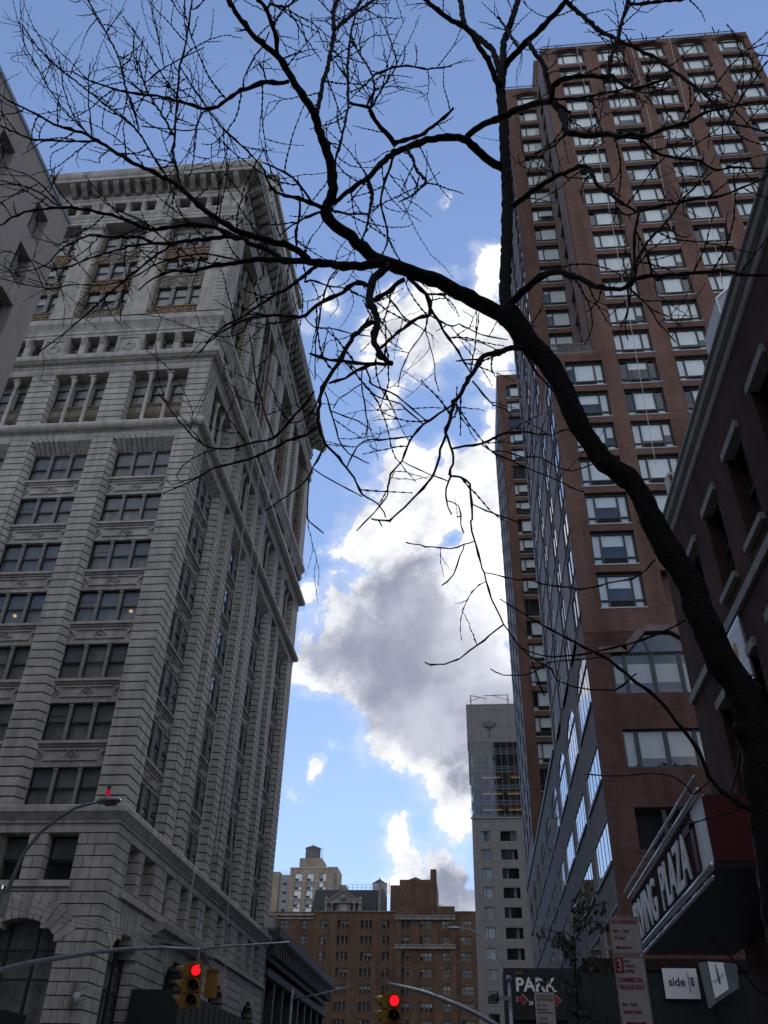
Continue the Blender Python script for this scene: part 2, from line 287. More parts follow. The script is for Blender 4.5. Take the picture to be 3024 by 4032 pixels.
M = dict(
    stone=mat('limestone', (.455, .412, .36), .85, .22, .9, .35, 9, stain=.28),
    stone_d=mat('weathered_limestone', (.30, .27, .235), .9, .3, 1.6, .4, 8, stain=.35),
    terra=mat('ornate_terracotta', (.20, .165, .12), .85, .45, 5., .9, 14, col2=(.33, .25, .16)),
    rust=mat('rust_stained_terracotta', (.17, .12, .08), .85, .4, 5., .9, 14, col2=(.36, .20, .10)),
    sash=mat('dark_sash_paint', (.02, .02, .022), .5),
    mull=mat('grey_mullion_paint', (.22, .21, .195), .7, .2, 3.),
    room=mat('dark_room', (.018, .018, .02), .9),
    shade=mat('grey_roller_shade', (.20, .20, .195), .9, .15, .8),
    blind=mat('white_blind', (.80, .81, .79), .8, .05, 3.),
    brick=brick('red_brick', (.205, .104, .073), (.162, .082, .060), (.145, .10, .08), .2, .075, .011), brick_s=brick('grazing_light_and_band_brick', (.185, .118, .10), (.15, .096, .084), (.165, .125, .11), .2, .075, .011, rough=.6, spec=.6),  # side walls: red brick greyed to paint grazing sky light; arch bands share it
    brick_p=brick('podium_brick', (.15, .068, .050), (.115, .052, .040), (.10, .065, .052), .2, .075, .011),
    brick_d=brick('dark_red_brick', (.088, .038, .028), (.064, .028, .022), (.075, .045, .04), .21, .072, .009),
    brick_b=brick('orange_brown_brick', (.165, .095, .058), (.13, .072, .046), (.12, .082, .055), .3, .1, .012),
    brick_t=brick('tan_brick', (.40, .32, .22), (.34, .27, .19), (.32, .27, .2), .4, .14, .014),
    conc=mat('grey_brown_concrete', (.18, .16, .15), .85, .14, 1.2, .2, 14, stain=.15),
    sill=mat('light_sill', (.45, .42, .38), .7, .15, 2.),
    green=mat('dark_green_frame', (.028, .040, .040), .45, .2, 2.),
    grille=mat('black_grille', (.012, .012, .014), .7),
    glass=glass('window_glass'), glass_hi=glass('reflective_glass', (.45, .5, .55), .42, .01),
    glass_n=glass('curtain_wall_glass', (.5, .62, .7), .07, .02), glass_s=glass('stone_building_glass', (.85, .88, .88), .045),
    white=mat('white_paint', (.86, .86, .85), .6, .05, 4.), black=mat('black_metal', (.012, .012, .013), .5),
    steel=mat('galvanised_steel', (.33, .34, .35), .45, .2, 6., metal=.6), alu=mat('brushed_aluminium', (.62, .64, .66), .3, .1, 8., metal=.9),
    lintel=mat('cast_stone_lintel', (.29, .275, .25), .85, .15, 3., .2, 20),
    beige=mat('beige_render', (.36, .30, .255), .9, .10, 1.5, .25, 30, stain=.10),
    greyst=mat('grey_panel', (.36, .35, .335), .8, .08, 1.0, .1, 10, stain=.12),
    iron=mat('blackened_iron', (.05, .055, .055), .6, .25, 2.), hoard=mat('dark_green_hoarding', (.006, .016, .013), .6, .25, 1.5),
    slate=mat('dark_slate', (.035, .038, .042), .7, .25, 2., .3, 10),
    wood=mat('weathered_tank_wood', (.17, .155, .15), .9, .25, 4.), yellow=mat('signal_yellow', (.30, .16, .02), .5, .15, 5.),
    redpaint=mat('dark_red_paint', (.10, .005, .008), .6, .2, 3.), signw=mat('sign_white', (.55, .54, .52), .5, .08, 8.), signr=mat('sign_red', (.35, .012, .025), .5),
    asphalt=mat('asphalt', (.05, .05, .052), .9, .2, 3., .3, 40), paving=mat('concrete_paving', (.28, .27, .26), .9, .12, 2., .2, 20),
    bark=mat('dark_bark', (.020, .017, .016), .95, .35, 9., 1.0, 40), twig=mat('dark_twig', (.018, .014, .014), .9, .2, 20.),
    pvc=mat('white_duct', (.62, .62, .64), .6, .06, 2.), tape=mat('blue_tape', (.10, .22, .50), .6), brown=mat('brown_sign_face', (.035, .022, .02), .9, .15, 3., spec=.1), cream=mat('cream_shade', (.42, .41, .38), .9, .1, 2.),
    lampred=emit('red_signal_glow', (1, .008, .018), 1.7), warm=emit('warm_office_light', (1, .62, .24), .9), warm_d=emit('dim_office_light', (1, .58, .2), .32), beacon=emit('red_beacon_glow', (.9, .01, .06), .35),
    lens=mat('dark_lens', (.015, .012, .01), .15), leaf=mat('dull_leaf', (.05, .06, .03), .7, .4, 30.), rope=mat('pale_rope', (.5, .48, .45), .8),
)
# ------------------------------------------------------------------ ground, roads, pavements
def sheet(name, x0, x1, y0, y1, z, m, kind='structure'):
    b = MB(); b.poly([(x0, y0, z), (x1, y0, z), (x1, y1, z), (x0, y1, z)]); return tag(put(name, b.mesh(name, m)), kind=kind)
sheet('ground', -900, 900, -700, 1200, -.02, M['asphalt'])
sheet('road', -13, 1.0, -120, 150, -.012, M['asphalt']); 
def pave(name, x0, x1, y0, y1):
    b = MB(); b.box(x0, x1, y0, y1, -.1, .13); return tag(put(name, b.mesh(name, M['paving'])), kind='structure')
pave('pavement', 1.0, 90, -100, 31); pave('pavement', 1.0, 90, 40.5, 122); pave('pavement', -90, -13, -100, 31); pave('pavement', -90, -13, 40.5, 122)
b = MB()
for i in range(10): b.box(-12.4+i*1.35, -11.75+i*1.35, 32.0, 35.0, -.012, -.004)
tag(put('crosswalk', b.mesh('crosswalk', M['white'])), kind='structure')

# ------------------------------------------------------------------ generic windows (local frame: x along, -y outwards, z up from the sill)
def win_sash(w, h, n, mw=.2, depth=.16, rail=.5, fr=.07, mm='mull', back=.34):
    """n double-hung sashes between mullions: frame mesh, pane mesh"""
    f = MB(); p = MB(); sw = (w-(n-1)*mw)/n
    for i in range(n):
        x0 = -w/2+i*(sw+mw); x1 = x0+sw
        f.box(x0, x0+fr, -.02, .08, 0, h, 1); f.box(x1-fr, x1, -.02, .08, 0, h, 1)
        f.box(x0+fr, x1-fr, -.02, .08, 0, fr, 1); f.box(x0+fr, x1-fr, -.02, .08, h-fr*1.2, h, 1)
        f.box(x0+fr, x1-fr, -.04, .06, h*rail-.05, h*rail+.05, 1)
        if i < n-1:
            f.box(x1, x1+mw, -depth, .10, 0, h-.22, 0); f.box(x1-.03, x1+mw+.03, -depth-.05, .10, h-.22, h, 0)
        p.poly([(x0+fr, .03, fr), (x1-fr, .03, fr), (x1-fr, .03, h*rail), (x0+fr, .03, h*rail)])
        p.poly([(x0+fr, .01, h*rail), (x1-fr, .01, h*rail), (x1-fr, .01, h-fr), (x0+fr, .01, h-fr)])
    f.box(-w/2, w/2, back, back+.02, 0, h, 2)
    return f.mesh('window', [M[mm], M['sash'], M['room']]), p.mesh('pane', M['glass_s'])
def shade_mesh(w, h, n, drops, mw=.2, y=.12, m='shade', fr=.07):
    s = MB(); sw = (w-(n-1)*mw)/n
    for i in range(n):
        x0 = -w/2+i*(sw+mw)+fr; x1 = x0+sw-2*fr
        if drops[i] > .02: s.box(x0, x1, y, y+.012, h-h*drops[i], h-.03)
    return s.mesh('roller_shade', M[m])
def place_window(parent, fr, u, d, z, meshes, shade=None, name='window', **kw):
    o = put(name, meshes[0], parent, fr(u, d, z), fr.rz)
    sub('pane', meshes[1], o)
    if shade: sub('roller_shade' if shade.name.startswith('roller') else 'blind', shade, o)
    return o
rnd = random.Random(11)
# ------------------------------------------------------------------ the grey limestone office building on the left corner
ST = thing('stone_office_building', 'tall ornate grey limestone office building with rusticated piers and a bracketed roof cornice', 'building', (-18.7, 45, 0))
FS = Fr('S', 45.0); FE = Fr('E', -18.7)
BC = [-22.65-6.25*k for k in range(4)]                       # front bay centres
EB = [49.75, 59.0, 68.5, 78.5]; EH = [2.1, 2.1, 2.1, 2.1]    # street-side bay centres
EP = [(52.1, 53.9), (55.0, 56.7), (61.3, 63.0), (64.4, 66.2), (70.8, 72.7), (74.4, 76.2), (80.9, 83.7)]
SL = [(53.9, 55.0), (63.0, 64.4), (72.7, 74.4)]
YE = 83.7
core = MB()
core.box(-48, -19.75, 46.05, YE-.05, 0, 73.5)
core.box(-20.2, -18.92, 45.22, 46.8, 0, 73.4)                # the solid corner
for k in range(4): core.box(BC[k]-3.9, BC[k]-2.35, 45.3, 46.2, 5.8, 73.4)
for a, c in EP: core.box(-19.9, -19.0, a+.2, min(c-.2, YE-.1), 5.8, 73.4)
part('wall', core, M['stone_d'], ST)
def band(name, prof, m='stone', x0=-48.0):
    """a moulding swept along the front, round the corner and down the street side"""
    b = MB(); ring = []
    for d, z in prof: pass
    rg = [[(x0, 45-d, z) for d, z in prof], [(-18.7+d, 45-d, z) for d, z in prof], [(-18.7+d, YE+max(d, 0)*.9, z) for d, z in prof]]
    b.rings(rg); return part(name, b, M[m], ST)
band('base_cornice', [(-1, 14.02), (0, 14.05), (0, 14.5), (.10, 14.52), (.12, 14.62), (.04, 14.66), (.10, 14.72), (.32, 15.02), (.38, 15.06), (.38, 15.36), (.34, 15.42), (-1, 15.44)])
band('rope_moulding', [(-1, 42.3), (0, 42.3), (0, 42.72), (.08, 42.74), (.1, 42.82)]+[(.08+.42*math.sin(a), 43.22-.42*math.cos(a)) for a in [math.pi*i/9 for i in range(0, 10)]]+[(-1, 43.66)])
band('middle_cornice', [(-1, 49.0), (0, 49.0), (.08, 49.2), (.08, 49.42), (.03, 49.46), (.03, 49.62), (.1, 49.68), (.12, 49.86), (.42, 49.95), (.5, 50.05), (.62, 50.12), (.66, 50.25), (.66, 50.58), (-1, 50.62)])
band('string_course', [(-1, 53.15), (.04, 53.15), (.04, 53.45), (.12, 53.52), (.12, 53.68), (.0, 53.74), (.02, 53.9), (.14, 54.2), (.32, 54.5), (.36, 54.56), (.36, 54.95), (.28, 55.05), (.2, 55.1), (.2, 55.3), (-1, 55.34)])
band('entablature', [(-1, 68.45), (.1, 68.45), (.1, 68.8), (.16, 68.86), (.16, 69.15), (.2, 69.2), (.3, 69.45), (.32, 69.7), (.1, 69.74), (-1, 69.76)])
band('roof_cornice', [(-1, 71.6), (.04, 71.6), (.04, 72.1), (.14, 72.2), (.14, 72.4), (.06, 72.46), (.06, 73.3), (.16, 73.5), (1.32, 73.56), (1.36, 73.62), (1.36, 73.9), (1.48, 74.05), (1.56, 74.3), (1.58, 74.74), (1.4, 74.8), (-1, 74.85)])
band('upper_frieze', [(-1, 55.33), (-.04, 55.33), (-.04, 55.5), (-1, 55.52)])
# rusticated piers: every course a chamfered block over a recessed core
def courses(b, fr, plan, z0, z1, n, g=.09):
    h = (z1-z0)/n
    for i in range(n): fr.plan(b, plan, z0+i*h+g*.5, z0+(i+1)*h-g*.5)
def pier(fr, c, hw, z0, z1, n, splay=.28, name='pier', dmax=0.):
    b = MB()
    courses(b, fr, [(c-hw, dmax), (c+hw, dmax), (c+hw, dmax-.14), (c+hw+splay*.55, dmax-.3), (c+hw+splay, dmax-.62), (c-hw-splay, dmax-.62), (c-hw-splay*.55, dmax-.3), (c-hw, dmax-.14)], z0, z1, n)
    fr.box(b, c-hw-.0, c+hw+.0, -.9, -.5, z0, z1)
    part(name, b, M['stone'], ST)
def corner(z0, z1, n):
    b = MB()
    pl = [(-20.35, 45.0), (-18.7, 45.0), (-18.7, 46.95), (-18.84, 46.95), (-19.0, 47.1), (-19.32, 47.25), (-19.32, 45.62), (-20.63, 45.62), (-20.48, 45.3), (-20.35, 45.14)]
    h = (z1-z0)/n
    for i in range(n):
        a, c = z0+i*h+.045, z0+(i+1)*h-.045
        b.prism([(x, y, a) for x, y in pl], [(x, y, c) for x, y in pl])
    part('pier', b, M['stone'], ST)
corner(15.44, 42.3, 48)
corner(43.66, 49.0, 9)
for k in range(4):
    pier(FS, BC[k]-3.125, .8, 15.44, 42.3, 48); pier(FS, BC[k]-3.125, .95, 43.66, 49.0, 9, .06)
for a, c in EP:
    c2 = min(c, YE); pier(FE, (a+c2)/2, (c2-a)/2-.12, 15.44, 42.3, 48, .14); pier(FE, (a+c2)/2, (c2-a)/2-.05, 43.66, 49.0, 9, .05)
# jambs, flat arches over the top shaft windows
b = MB()
for fr, cs, hw in ((FS, BC, 2.1), (FE, EB, 2.1)):
    for c in cs:
        for s in (-1, 1):
            q = sorted((c+s*(hw+.02), c+s*(hw+.30))); fr.box(b, q[0], q[1], -1.02, -.63, 15.44, 42.3)
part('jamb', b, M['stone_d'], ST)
for fr, cs in ((FS, BC[:3]), (FE, EB)):
    for c in cs:
        b = MB(); n = 11
        for i in range(n):
            t0 = -1+2*i/n+.012; t1 = -1+2*(i+1)/n-.012
            o = [(t*2.55) for t in (t0, t1)]; q = [(t*2.12) for t in (t0, t1)]
            b.prism([fr(c+o[0], .0, 42.3), fr(c+q[0], -.0, 42.02), fr(c+q[0], -.85, 41.32), fr(c+o[0], -.95, 42.3)],
                    [fr(c+o[1], .0, 42.3), fr(c+q[1], -.0, 42.02), fr(c+q[1], -.85, 41.32), fr(c+o[1], -.95, 42.3)])
        part('flat_arch', b, M['stone'], ST)
# shaft windows and spandrels
WS = [win_sash(4.2, 2.42, 3)]; WSH = (WS[0][0], WS[0][1].copy()); WSH[1].materials.clear(); WSH[1].materials.append(M['glass_hi'])
SH = [shade_mesh(4.2, 2.42, 3, d) for d in ((.5, .5, .5), (.95, .95, .5), (.5, .62, .3), (.5, .5, .97), (.55, .0, .5), (.97, .97, .97), (.3, .5, .5))]
def spandrel_mesh():
    b = MB(); w = 4.2; h = 1.5
    b.box(-w/2, w/2, -.02, .25, 0, h, 0)
    b.box(-w/2-.02, w/2+.02, -.26, 0, h-.17, h, 0); b.box(-w/2, w/2, -.12, 0, h-.30, h-.17, 0)       # sill
    b.box(-w/2, w/2, -.10, 0, .0, .10, 0); b.box(-w/2, w/2, -.06, 0, .14, .2, 0)
    for z in (.36, .98): b.box(-w/2+.5, w/2-.5, -.12, 0, z, z+.07, 0)
    def dia(cx, r, rw, ri):
        for s in range(4):
            a0 = math.pi/2*s; a1 = a0+math.pi/2
            if cx-r*abs(math.cos(a0)) < -w/2-.01 and (math.cos(a0)+math.cos(a1)) < -.1: continue
            if cx+r > w/2+.01 and (math.cos(a0)+math.cos(a1)) > .1: continue
            P = [(cx+q*math.cos(a)*1.1, .68+q*math.sin(a)) for a, q in ((a0, r), (a1, r), (a1, r-rw), (a0, r-rw))]
            b.prism([(x, -.13, z) for x, z in P], [(x, 0, z) for x, z in P], 0)
        sx = [(cx+ri*1.1*math.cos(math.pi/2*s), .68+ri*math.sin(math.pi/2*s)) for s in range(4)]
        sx = [(max(-w/2, min(w/2, x)), z) for x, z in sx]
        i = len(b.v); b.v += [(x, -.02, z) for x, z in sx]+[(max(-w/2+.05, min(w/2-.05, cx)), -.14, .68)]
        for s in range(4): b.f.append((i+s, i+(s+1) % 4, i+4)); b.m.append(1)
    dia(0, .40, .07, .24); dia(-w/2+.02, .40, .07, .24); dia(w/2-.02, .40, .07, .24)
    return b.mesh('spandrel', [M['stone'], M['stone_d']])
SP = spandrel_mesh()
for fr, cs in ((FS, BC[:3]), (FE, EB)):
    for bi, c in enumerate(cs):
        for k in range(7):
            z = 15.46+3.89*k if k else 15.48
            place_window(ST, fr, c, -.88 if fr is FS else -.62, z, WS[0] if fr is FS else WSH, rnd.choice(SH))
            if k: put('spandrel', SP, ST, fr(c, -.72, z-1.5), fr.rz)
        # top filler between the last head and the flat arch is the jamb's own stone
# warm ceiling lights seen through the glass
CLm = MB(); CLm.box(-.48, .48, .06, .10, .10, .19); CLm = CLm.mesh('ceiling_light', M['warm'])
CLs = MB()
for s in (0, .12): CLs.prism([(-.14+s, .06, .0), (-.05+s, .06, 0), (-.13+s, .06, .2), (-.22+s, .06, .2)], [(-.14+s, .1, .0), (-.05+s, .1, 0), (-.13+s, .1, .2), (-.22+s, .1, .2)])
CLs = CLs.mesh('ceiling_light', M['warm'])
for c in BC[:2]:
    for q in (-1.45, 0, 1.45): put('ceiling_light', CLm, ST, FS(c+q, -.88, 15.46+3.89*6+.02))
put('ceiling_light', CLs, ST, FS(BC[0]+1.6, -.88, 15.46+3.89*3+.82)); put('ceiling_light', CLs, ST, FS(BC[1]+.1, -.88, 15.46+3.89*3+.72))
# narrow stair windows in the slots
WN = win_sash(.8, 2.4, 1)
for a, c in SL:
    for k in range(7): place_window(ST, FE, (a+c)/2, -.9, 15.5+3.89*k, WN)
# colonnade storeys
WL2 = win_sash(4.4, 1.05, 3, .26); WU2 = win_sash(4.4, 1.95, 3, .26)
SH2 = [shade_mesh(4.4, 1.95, 3, d, .26) for d in ((.4, .4, .4), (.0, .0, .5), (.6, .2, .3))]
PNL = MB(); PNL.box(-2.2, 2.2, 0, .2, 0, 1.45, 0)
for z in (.1, .28, 1.12, 1.3): PNL.box(-2.2, 2.2, -.06, 0, z, z+.07, 0)
for i in range(3):
    for q in range(5): PNL.box(-1.95+i*1.53+q*.21, -1.83+i*1.53+q*.21, -.05, 0, .45, .98, 1)
PNL = PNL.mesh('ornate_panel', [M['terra'], M['stone_d']])
COLM = MB(); COLM.lathe((0, 0, 0), [(.2, 0), (.2, .12), (.15, .2), (.145, 2.2), (.125, 4.55), (.15, 4.6), (.14, 4.68), (.24, 5.0), (.24, 5.2)], 12); COLM = COLM.mesh('column', M['stone'], True)
CAP = MB(); CAP.box(-.27, .27, -.27, .27, 5.12, 5.3); CAP = CAP.mesh('capital', M['stone']); CBS = MB(); CBS.box(-.25, .25, -.25, .25, -.02, .1); CBS = CBS.mesh('column_base', M['stone'])
for fr, cs in ((FS, BC[:3]), (FE, EB)):
    for c in cs:
        place_window(ST, fr, c, -.95, 43.68, WL2); place_window(ST, fr, c, -.95, 46.2, WU2, rnd.choice(SH2))
        put('ornate_panel', PNL, ST, fr(c, -.82, 44.76), fr.rz)
        for q in (-.78, .78):
            o = put('column', COLM, ST, fr(c+q, -.42, 43.66)); sub('capital', CAP, o); sub('column_base', CBS, o)
# small attic windows above the middle cornice
WA = win_sash(1.15, 1.7, 1)
MED = MB(); MED.box(-1.12, 1.12, 0, .9, 0, 2.45, 0)
for x0, x1, z0, z1 in ((-.95, .95, .2, .34), (-.95, .95, 2.1, 2.24), (-.95, -.81, .34, 2.1), (.81, .95, .34, 2.1)): MED.box(x0, x1, -.08, 0, z0, z1, 0)
for i in range(12):
    a = 2*math.pi*i/12; P = [(r*math.cos(a+q), 1.22+r*math.sin(a+q)) for r, q in ((.2, -.2), (.5, -.17), (.56, 0), (.5, .17), (.2, .2))]
    MED.prism([(x, -.09, z) for x, z in P], [(x, 0, z) for x, z in P], 0)
for s in (-1, 1):
    for q in range(6): MED.box(s*1.0-.06, s*1.0+.06, -.05, 0, .4+q*.28, .55+q*.28, 0)
MED = MED.mesh('medallion_panel', M['stone'])
SCR = MB(); SCR.box(-.25, .25, 0, .8, 0, 2.45)
SCR.prism([(-.17, -.12, 1.75), (-.17, -.30, 2.15), (-.17, -.22, 2.4), (-.17, 0, 2.45), (-.17, 0, 1.6)], [(.17, -.12, 1.75), (.17, -.30, 2.15), (.17, -.22, 2.4), (.17, 0, 2.45), (.17, 0, 1.6)]); SCR = SCR.mesh('scroll_pier', M['stone'])
for fr, cs, hh in ((FS, BC[:3], 3.125), (FE, EB, 3.6)):
    for c in cs:
        for q in (-1.55, 0, 1.55): place_window(ST, fr, c+q, -.5, 50.75, WA)
        for q in (-.78, .78): put('scroll_pier', SCR, ST, fr(c+q, -.02, 50.7), fr.rz)
        put('medallion_panel', MED, ST, fr(c-hh, -.0, 50.7), fr.rz)
b = MB(); b.box(-20.5, -18.72, 45.02, 47.3, 50.6, 53.2); part('wall', b, M['stone'], ST)
# giant order
def pilaster(fr, c, hw):
    b = MB(); fr.box(b, c-hw, c+hw, -1.0, .08, 55.5, 67.5)
    fr.box(b, c-hw-.08, c+hw+.08, -.9, .16, 55.5, 55.95); fr.box(b, c-hw-.05, c+hw+.05, -.9, .12, 55.95, 56.15)
    for s in (-1, 1):
        for i in range(24):
            z = 56.3+i*.46; q = sorted((c+s*hw, c+s*(hw+.16))); fr.box(b, q[0], q[1], -.9, -.02, z, z+.38)
    o = part('pilaster', b, M['stone'], ST)
    b = MB(); fr.box(b, c-hw-.02, c+hw+.02, -.9, .12, 67.5, 67.62); fr.box(b, c-hw-.12, c+hw+.12, -.9, .22, 68.25, 68.46)
    vo = []
    for s in (-1, 1):
        u = c+s*(hw-.16); vb = MB()
        for r0, r1, dd in ((.36, .25, .24), (.17, .06, .26)):
            ring = lambda r, d: [fr(u+r*math.cos(2*math.pi*k/14), d, 67.98+r*math.sin(2*math.pi*k/14)) for k in range(14)]
            vb.rings([ring(r0, .02), ring(r0, dd), ring(r1, dd), ring(r1, .02)], 0, False)
        vo.append(vb)
    for i in range(5): fr.box(b, c-.35+i*.15, c-.27+i*.15, .08, .2, 67.65+.08*(2-abs(i-2)), 68.2)
    cp = part('capital', b, M['stone'], ST)
    for vb in vo: vb.v = [(p[0]-WL[ST.name].x, p[1]-WL[ST.name].y, p[2]) for p in vb.v]; sub('volute', vb.mesh('volute', M['stone']), cp)
for k in range(3): pilaster(FS, BC[k]-3.125-.3+.08*0, .92)
pilaster(FS, -19.72, .98)
pilaster(FE, 46.1, 1.05)
for a, c in EP: pilaster(FE, (a+min(c, YE))/2, (min(c, YE)-a)/2-.22)
WG = win_sash(4.1, 2.25, 3, .3, .22)
SHG = [shade_mesh(4.1, 2.25, 3, d, .3, m='cream') for d in ((.45, .45, .45), (.45, .5, .55), (.95, .9, .9), (.9, .5, .4))]
def ornate(w, h, m1, m2):
    b = MB(); b.box(-w/2, w/2, 0, .2, 0, h, 0); r2 = random.Random(3)
    b.box(-w/2, w/2, -.10, 0, 0, .12, 0); b.box(-w/2, w/2, -.10, 0, h-.14, h, 0)
    for i in range(3):
        x0 = -w/2+.08+i*(w-.16)/3; x1 = x0+(w-.16)/3-.16
        b.box(x0, x1, -.05, 0, .2, h-.22, 1)
        for q in range(26):
            x = r2.uniform(x0+.06, x1-.06); z = r2.uniform(.26, h-.3); s = r2.uniform(.04, .11); a = r2.uniform(0, 3)
            P = [(x+s*math.cos(a+t), z+s*math.sin(a+t)) for t in (0, 1.3, 2.6, 3.9, 5.1)]
            b.prism([(px, -.13, pz) for px, pz in P], [(px, -.05, pz) for px, pz in P], 0)
    return b.mesh('ornate_panel', [M[m1], M[m2]])
OP = [ornate(4.2, 1.55, 'rust', 'terra'), ornate(4.2, 1.55, 'terra', 'stone_d')]
for fr, cs in ((FS, BC[:3]), (FE, EB)):
    for bi, c in enumerate(cs):
        c2 = c-.15 if fr is FS else c
        for k, z in enumerate((57.25, 61.1, 65.0)): place_window(ST, fr, c2, -.72, z, WG, rnd.choice(SHG))
        for k, z in enumerate((55.5, 59.52, 63.38)): put('ornate_panel', OP[(bi+k) % 2 if fr is FS else 1], ST, fr(c2, -.6, z+(.1 if k == 0 else 0)), fr.rz)
        for s in (-1, 1):
            b = MB(); q = sorted((c2+s*2.08, c2+s*2.36)); fr.box(b, q[0], q[1], -.95, -.34, 55.5, 67.4)
            for i in range(30): fr.box(b, q[0]+.05, q[1]-.05, -.34, -.29, 55.9+i*.38, 56.12+i*.38)
            part('jamb', b, M['terra'], ST)
# top attic windows with paired brackets
WT = win_sash(1.15, 1.25, 1)
PBR = MB(); PBR.box(-1.1, 1.1, 0, .9, -.1, 1.9)
for s in (-.55, .55):
    PBR.prism([(s-.36, 0, -.05), (s-.36, -.22, -.05), (s-.36, -.16, .9), (s-.36, -.36, 1.5), (s-.36, -.36, 1.8), (s-.36, 0, 1.85)], [(s+.36, 0, -.05), (s+.36, -.22, -.05), (s+.36, -.16, .9), (s+.36, -.36, 1.5), (s+.36, -.36, 1.8), (s+.36, 0, 1.85)])
PBR = PBR.mesh('paired_bracket', M['stone'])
SB = MB(); SB.box(-.22, .22, 0, .7, -.1, 1.9); SB.prism([(-.14, 0, 1.0), (-.14, -.22, 1.5), (-.14, -.2, 1.8), (-.14, 0, 1.85)], [(.14, 0, 1.0), (.14, -.22, 1.5), (.14, -.2, 1.8), (.14, 0, 1.85)]); SB = SB.mesh('scroll_pier', M['stone'])
for fr, cs, hh in ((FS, BC[:3], 3.3), (FE, EB, 3.6)):
    for c in cs:
        for q in (-1.5, 0, 1.5): place_window(ST, fr, c+q-.1, -.5, 70.0, WT)
        for q in (-.75, .75): put('scroll_pier', SB, ST, fr(c+q-.1, -.05, 69.8), fr.rz)
        put('paired_bracket', PBR, ST, fr(c-hh, 0, 69.8), fr.rz)
put('paired_bracket', PBR, ST, FS(-19.72, 0, 69.8)); put('paired_bracket', PBR, ST, FE(46.15, 0, 69.8), FE.rz)
BRK = MB(); BRK.prism([(-.25, .0, 72.45-72.4), (-.25, -.3, .12), (-.25, -1.0, .75), (-.25, -1.12, .98), (-.25, -1.12, 1.16), (-.25, 0, 1.16)], [(.25, .0, .05), (.25, -.3, .12), (.25, -1.0, .75), (.25, -1.12, .98), (.25, -1.12, 1.16), (.25, 0, 1.16)]); BRK = BRK.mesh('cornice_bracket', M['stone_d'])
for i in range(16): put('cornice_bracket', BRK, ST, FS(-19.45-1.05*i, .1, 72.4))
for i in range(36): put('cornice_bracket', BRK, ST, FE(45.75+1.05*i, .1, 72.4), FE.rz)
# base storeys: big arches, small windows in pairs, deep joints
def masonry(b, fr, u0, u1, z0, z1, holes, h=.575, seed=1):
    r3 = random.Random(seed); n = round((z1-z0)/h); h = (z1-z0)/n
    for i in range(n):
        a, c = z0+i*h+.03, z0+(i+1)*h-.03; zm = (a+c)/2
        cuts = sorted([q for q in (ho(zm) for ho in holes) if q]); segs = []; x = u0
        for p, q in cuts:
            if p > x: segs.append((x, min(p, u1)))
            x = max(x, q)
        if x < u1: segs.append((x, u1))
        for p, q in segs:
            L = q-p; m = max(1, round(L/1.25)); off = .5 if i % 2 else 0
            ed = [p]+[p+(j+off)*L/m for j in range(1 if not off else 0, m)]+[q]; ed = sorted(set(round(e, 3) for e in ed))
            for e0, e1 in zip(ed, ed[1:]):
                if e1-e0 > .1: fr.box(b, e0+.02, e1-.02, -.9, 0, a, c)
def rect(a, b_, z0, z1): return lambda z: (a, b_) if z0 <= z <= z1 else None
def arch(c, hw, zs, rise):
    Rr = (hw*hw+rise*rise)/(2*rise)
    def fn(z):
        if z <= zs: return (c-hw, c+hw)
        q = z-(zs+rise-Rr)
        if q >= Rr+.05: return None
        w = math.sqrt(max(0, Rr*Rr-q*q)); return (c-w, c+w)
    return fn
fw_ = [(-25.25, -23.55), (-22.5, -20.8)]
hol = []
for k in range(3):
    hol += [rect(BC[k]-2.6, BC[k]-.9, 11.6, 13.98), rect(BC[k]+.15, BC[k]+1.85, 11.6, 13.98), arch(BC[k]-.15, 2.1, 8.75, 1.1)]
b = MB(); masonry(b, FS, -40, -18.72, 0.0, 14.02, hol, seed=2)
part('base_wall', b, M['stone'], ST)
ew = [(47.2, 48.9), (49.7, 51.6), (53.9, 55.3), (57.0, 58.6), (59.6, 61.2), (63.0, 64.4), (66.4, 68.0), (69.0, 70.6), (73.0, 74.2), (76.4, 78.0), (79.0, 80.6)]
hol = [rect(a, c, 11.6, 13.98) for a, c in ew]+[arch(c, 2.0, 8.7, 1.05) for c in (49.0, 58.3, 68.5, 78.5)]
b = MB(); masonry(b, FE, 45.05, YE, 0.0, 14.02, hol, seed=3)
part('base_wall', b, M['stone'], ST)
def vous(fr, c, hw, zs, rise, n=13):
    Rr = (hw*hw+rise*rise)/(2*rise); zc = zs+rise-Rr; a0 = math.asin(hw/Rr); b = MB()
    for i in range(n):
        t0 = -a0+2*a0*i/n+.012; t1 = -a0+2*a0*(i+1)/n-.012
        P = [(c+r*math.sin(t), zc+r*math.cos(t)) for r, t in ((Rr, t0), (Rr, t1), (Rr+1.15, t1), (Rr+1.15, t0))]
        fr.elev(b, P, -.9, .03)
    part('voussoirs', b, M['stone'], ST)
for k in range(3): vous(FS, BC[k]-.15, 2.1, 8.75, 1.1)
for c in (49.0, 58.3, 68.5, 78.5): vous(FE, c, 2.0, 8.7, 1.05, 11)
WB = win_sash(1.7, 2.4, 1); SHB = shade_mesh(1.7, 2.4, 1, (.55,))
for k in range(3):
    for q in (-1.75, 1.0): place_window(ST, FS, BC[k]+q, -.7, 11.6, WB, SHB)
for a, c in ew: place_window(ST, FE, (a+c)/2, -.75, 11.6, WB if c-a > 1.5 else WN, None)
b = MB()
for k in range(3): FS.box(b, BC[k]-2.75, BC[k]+2.0, -.5, .14, 11.32, 11.6)
part('sill', b, M['stone'], ST)
b = MB(); FE.box(b, 46.9, YE, -.5, .16, 11.2, 11.5); part('sill', b, M['stone'], ST)
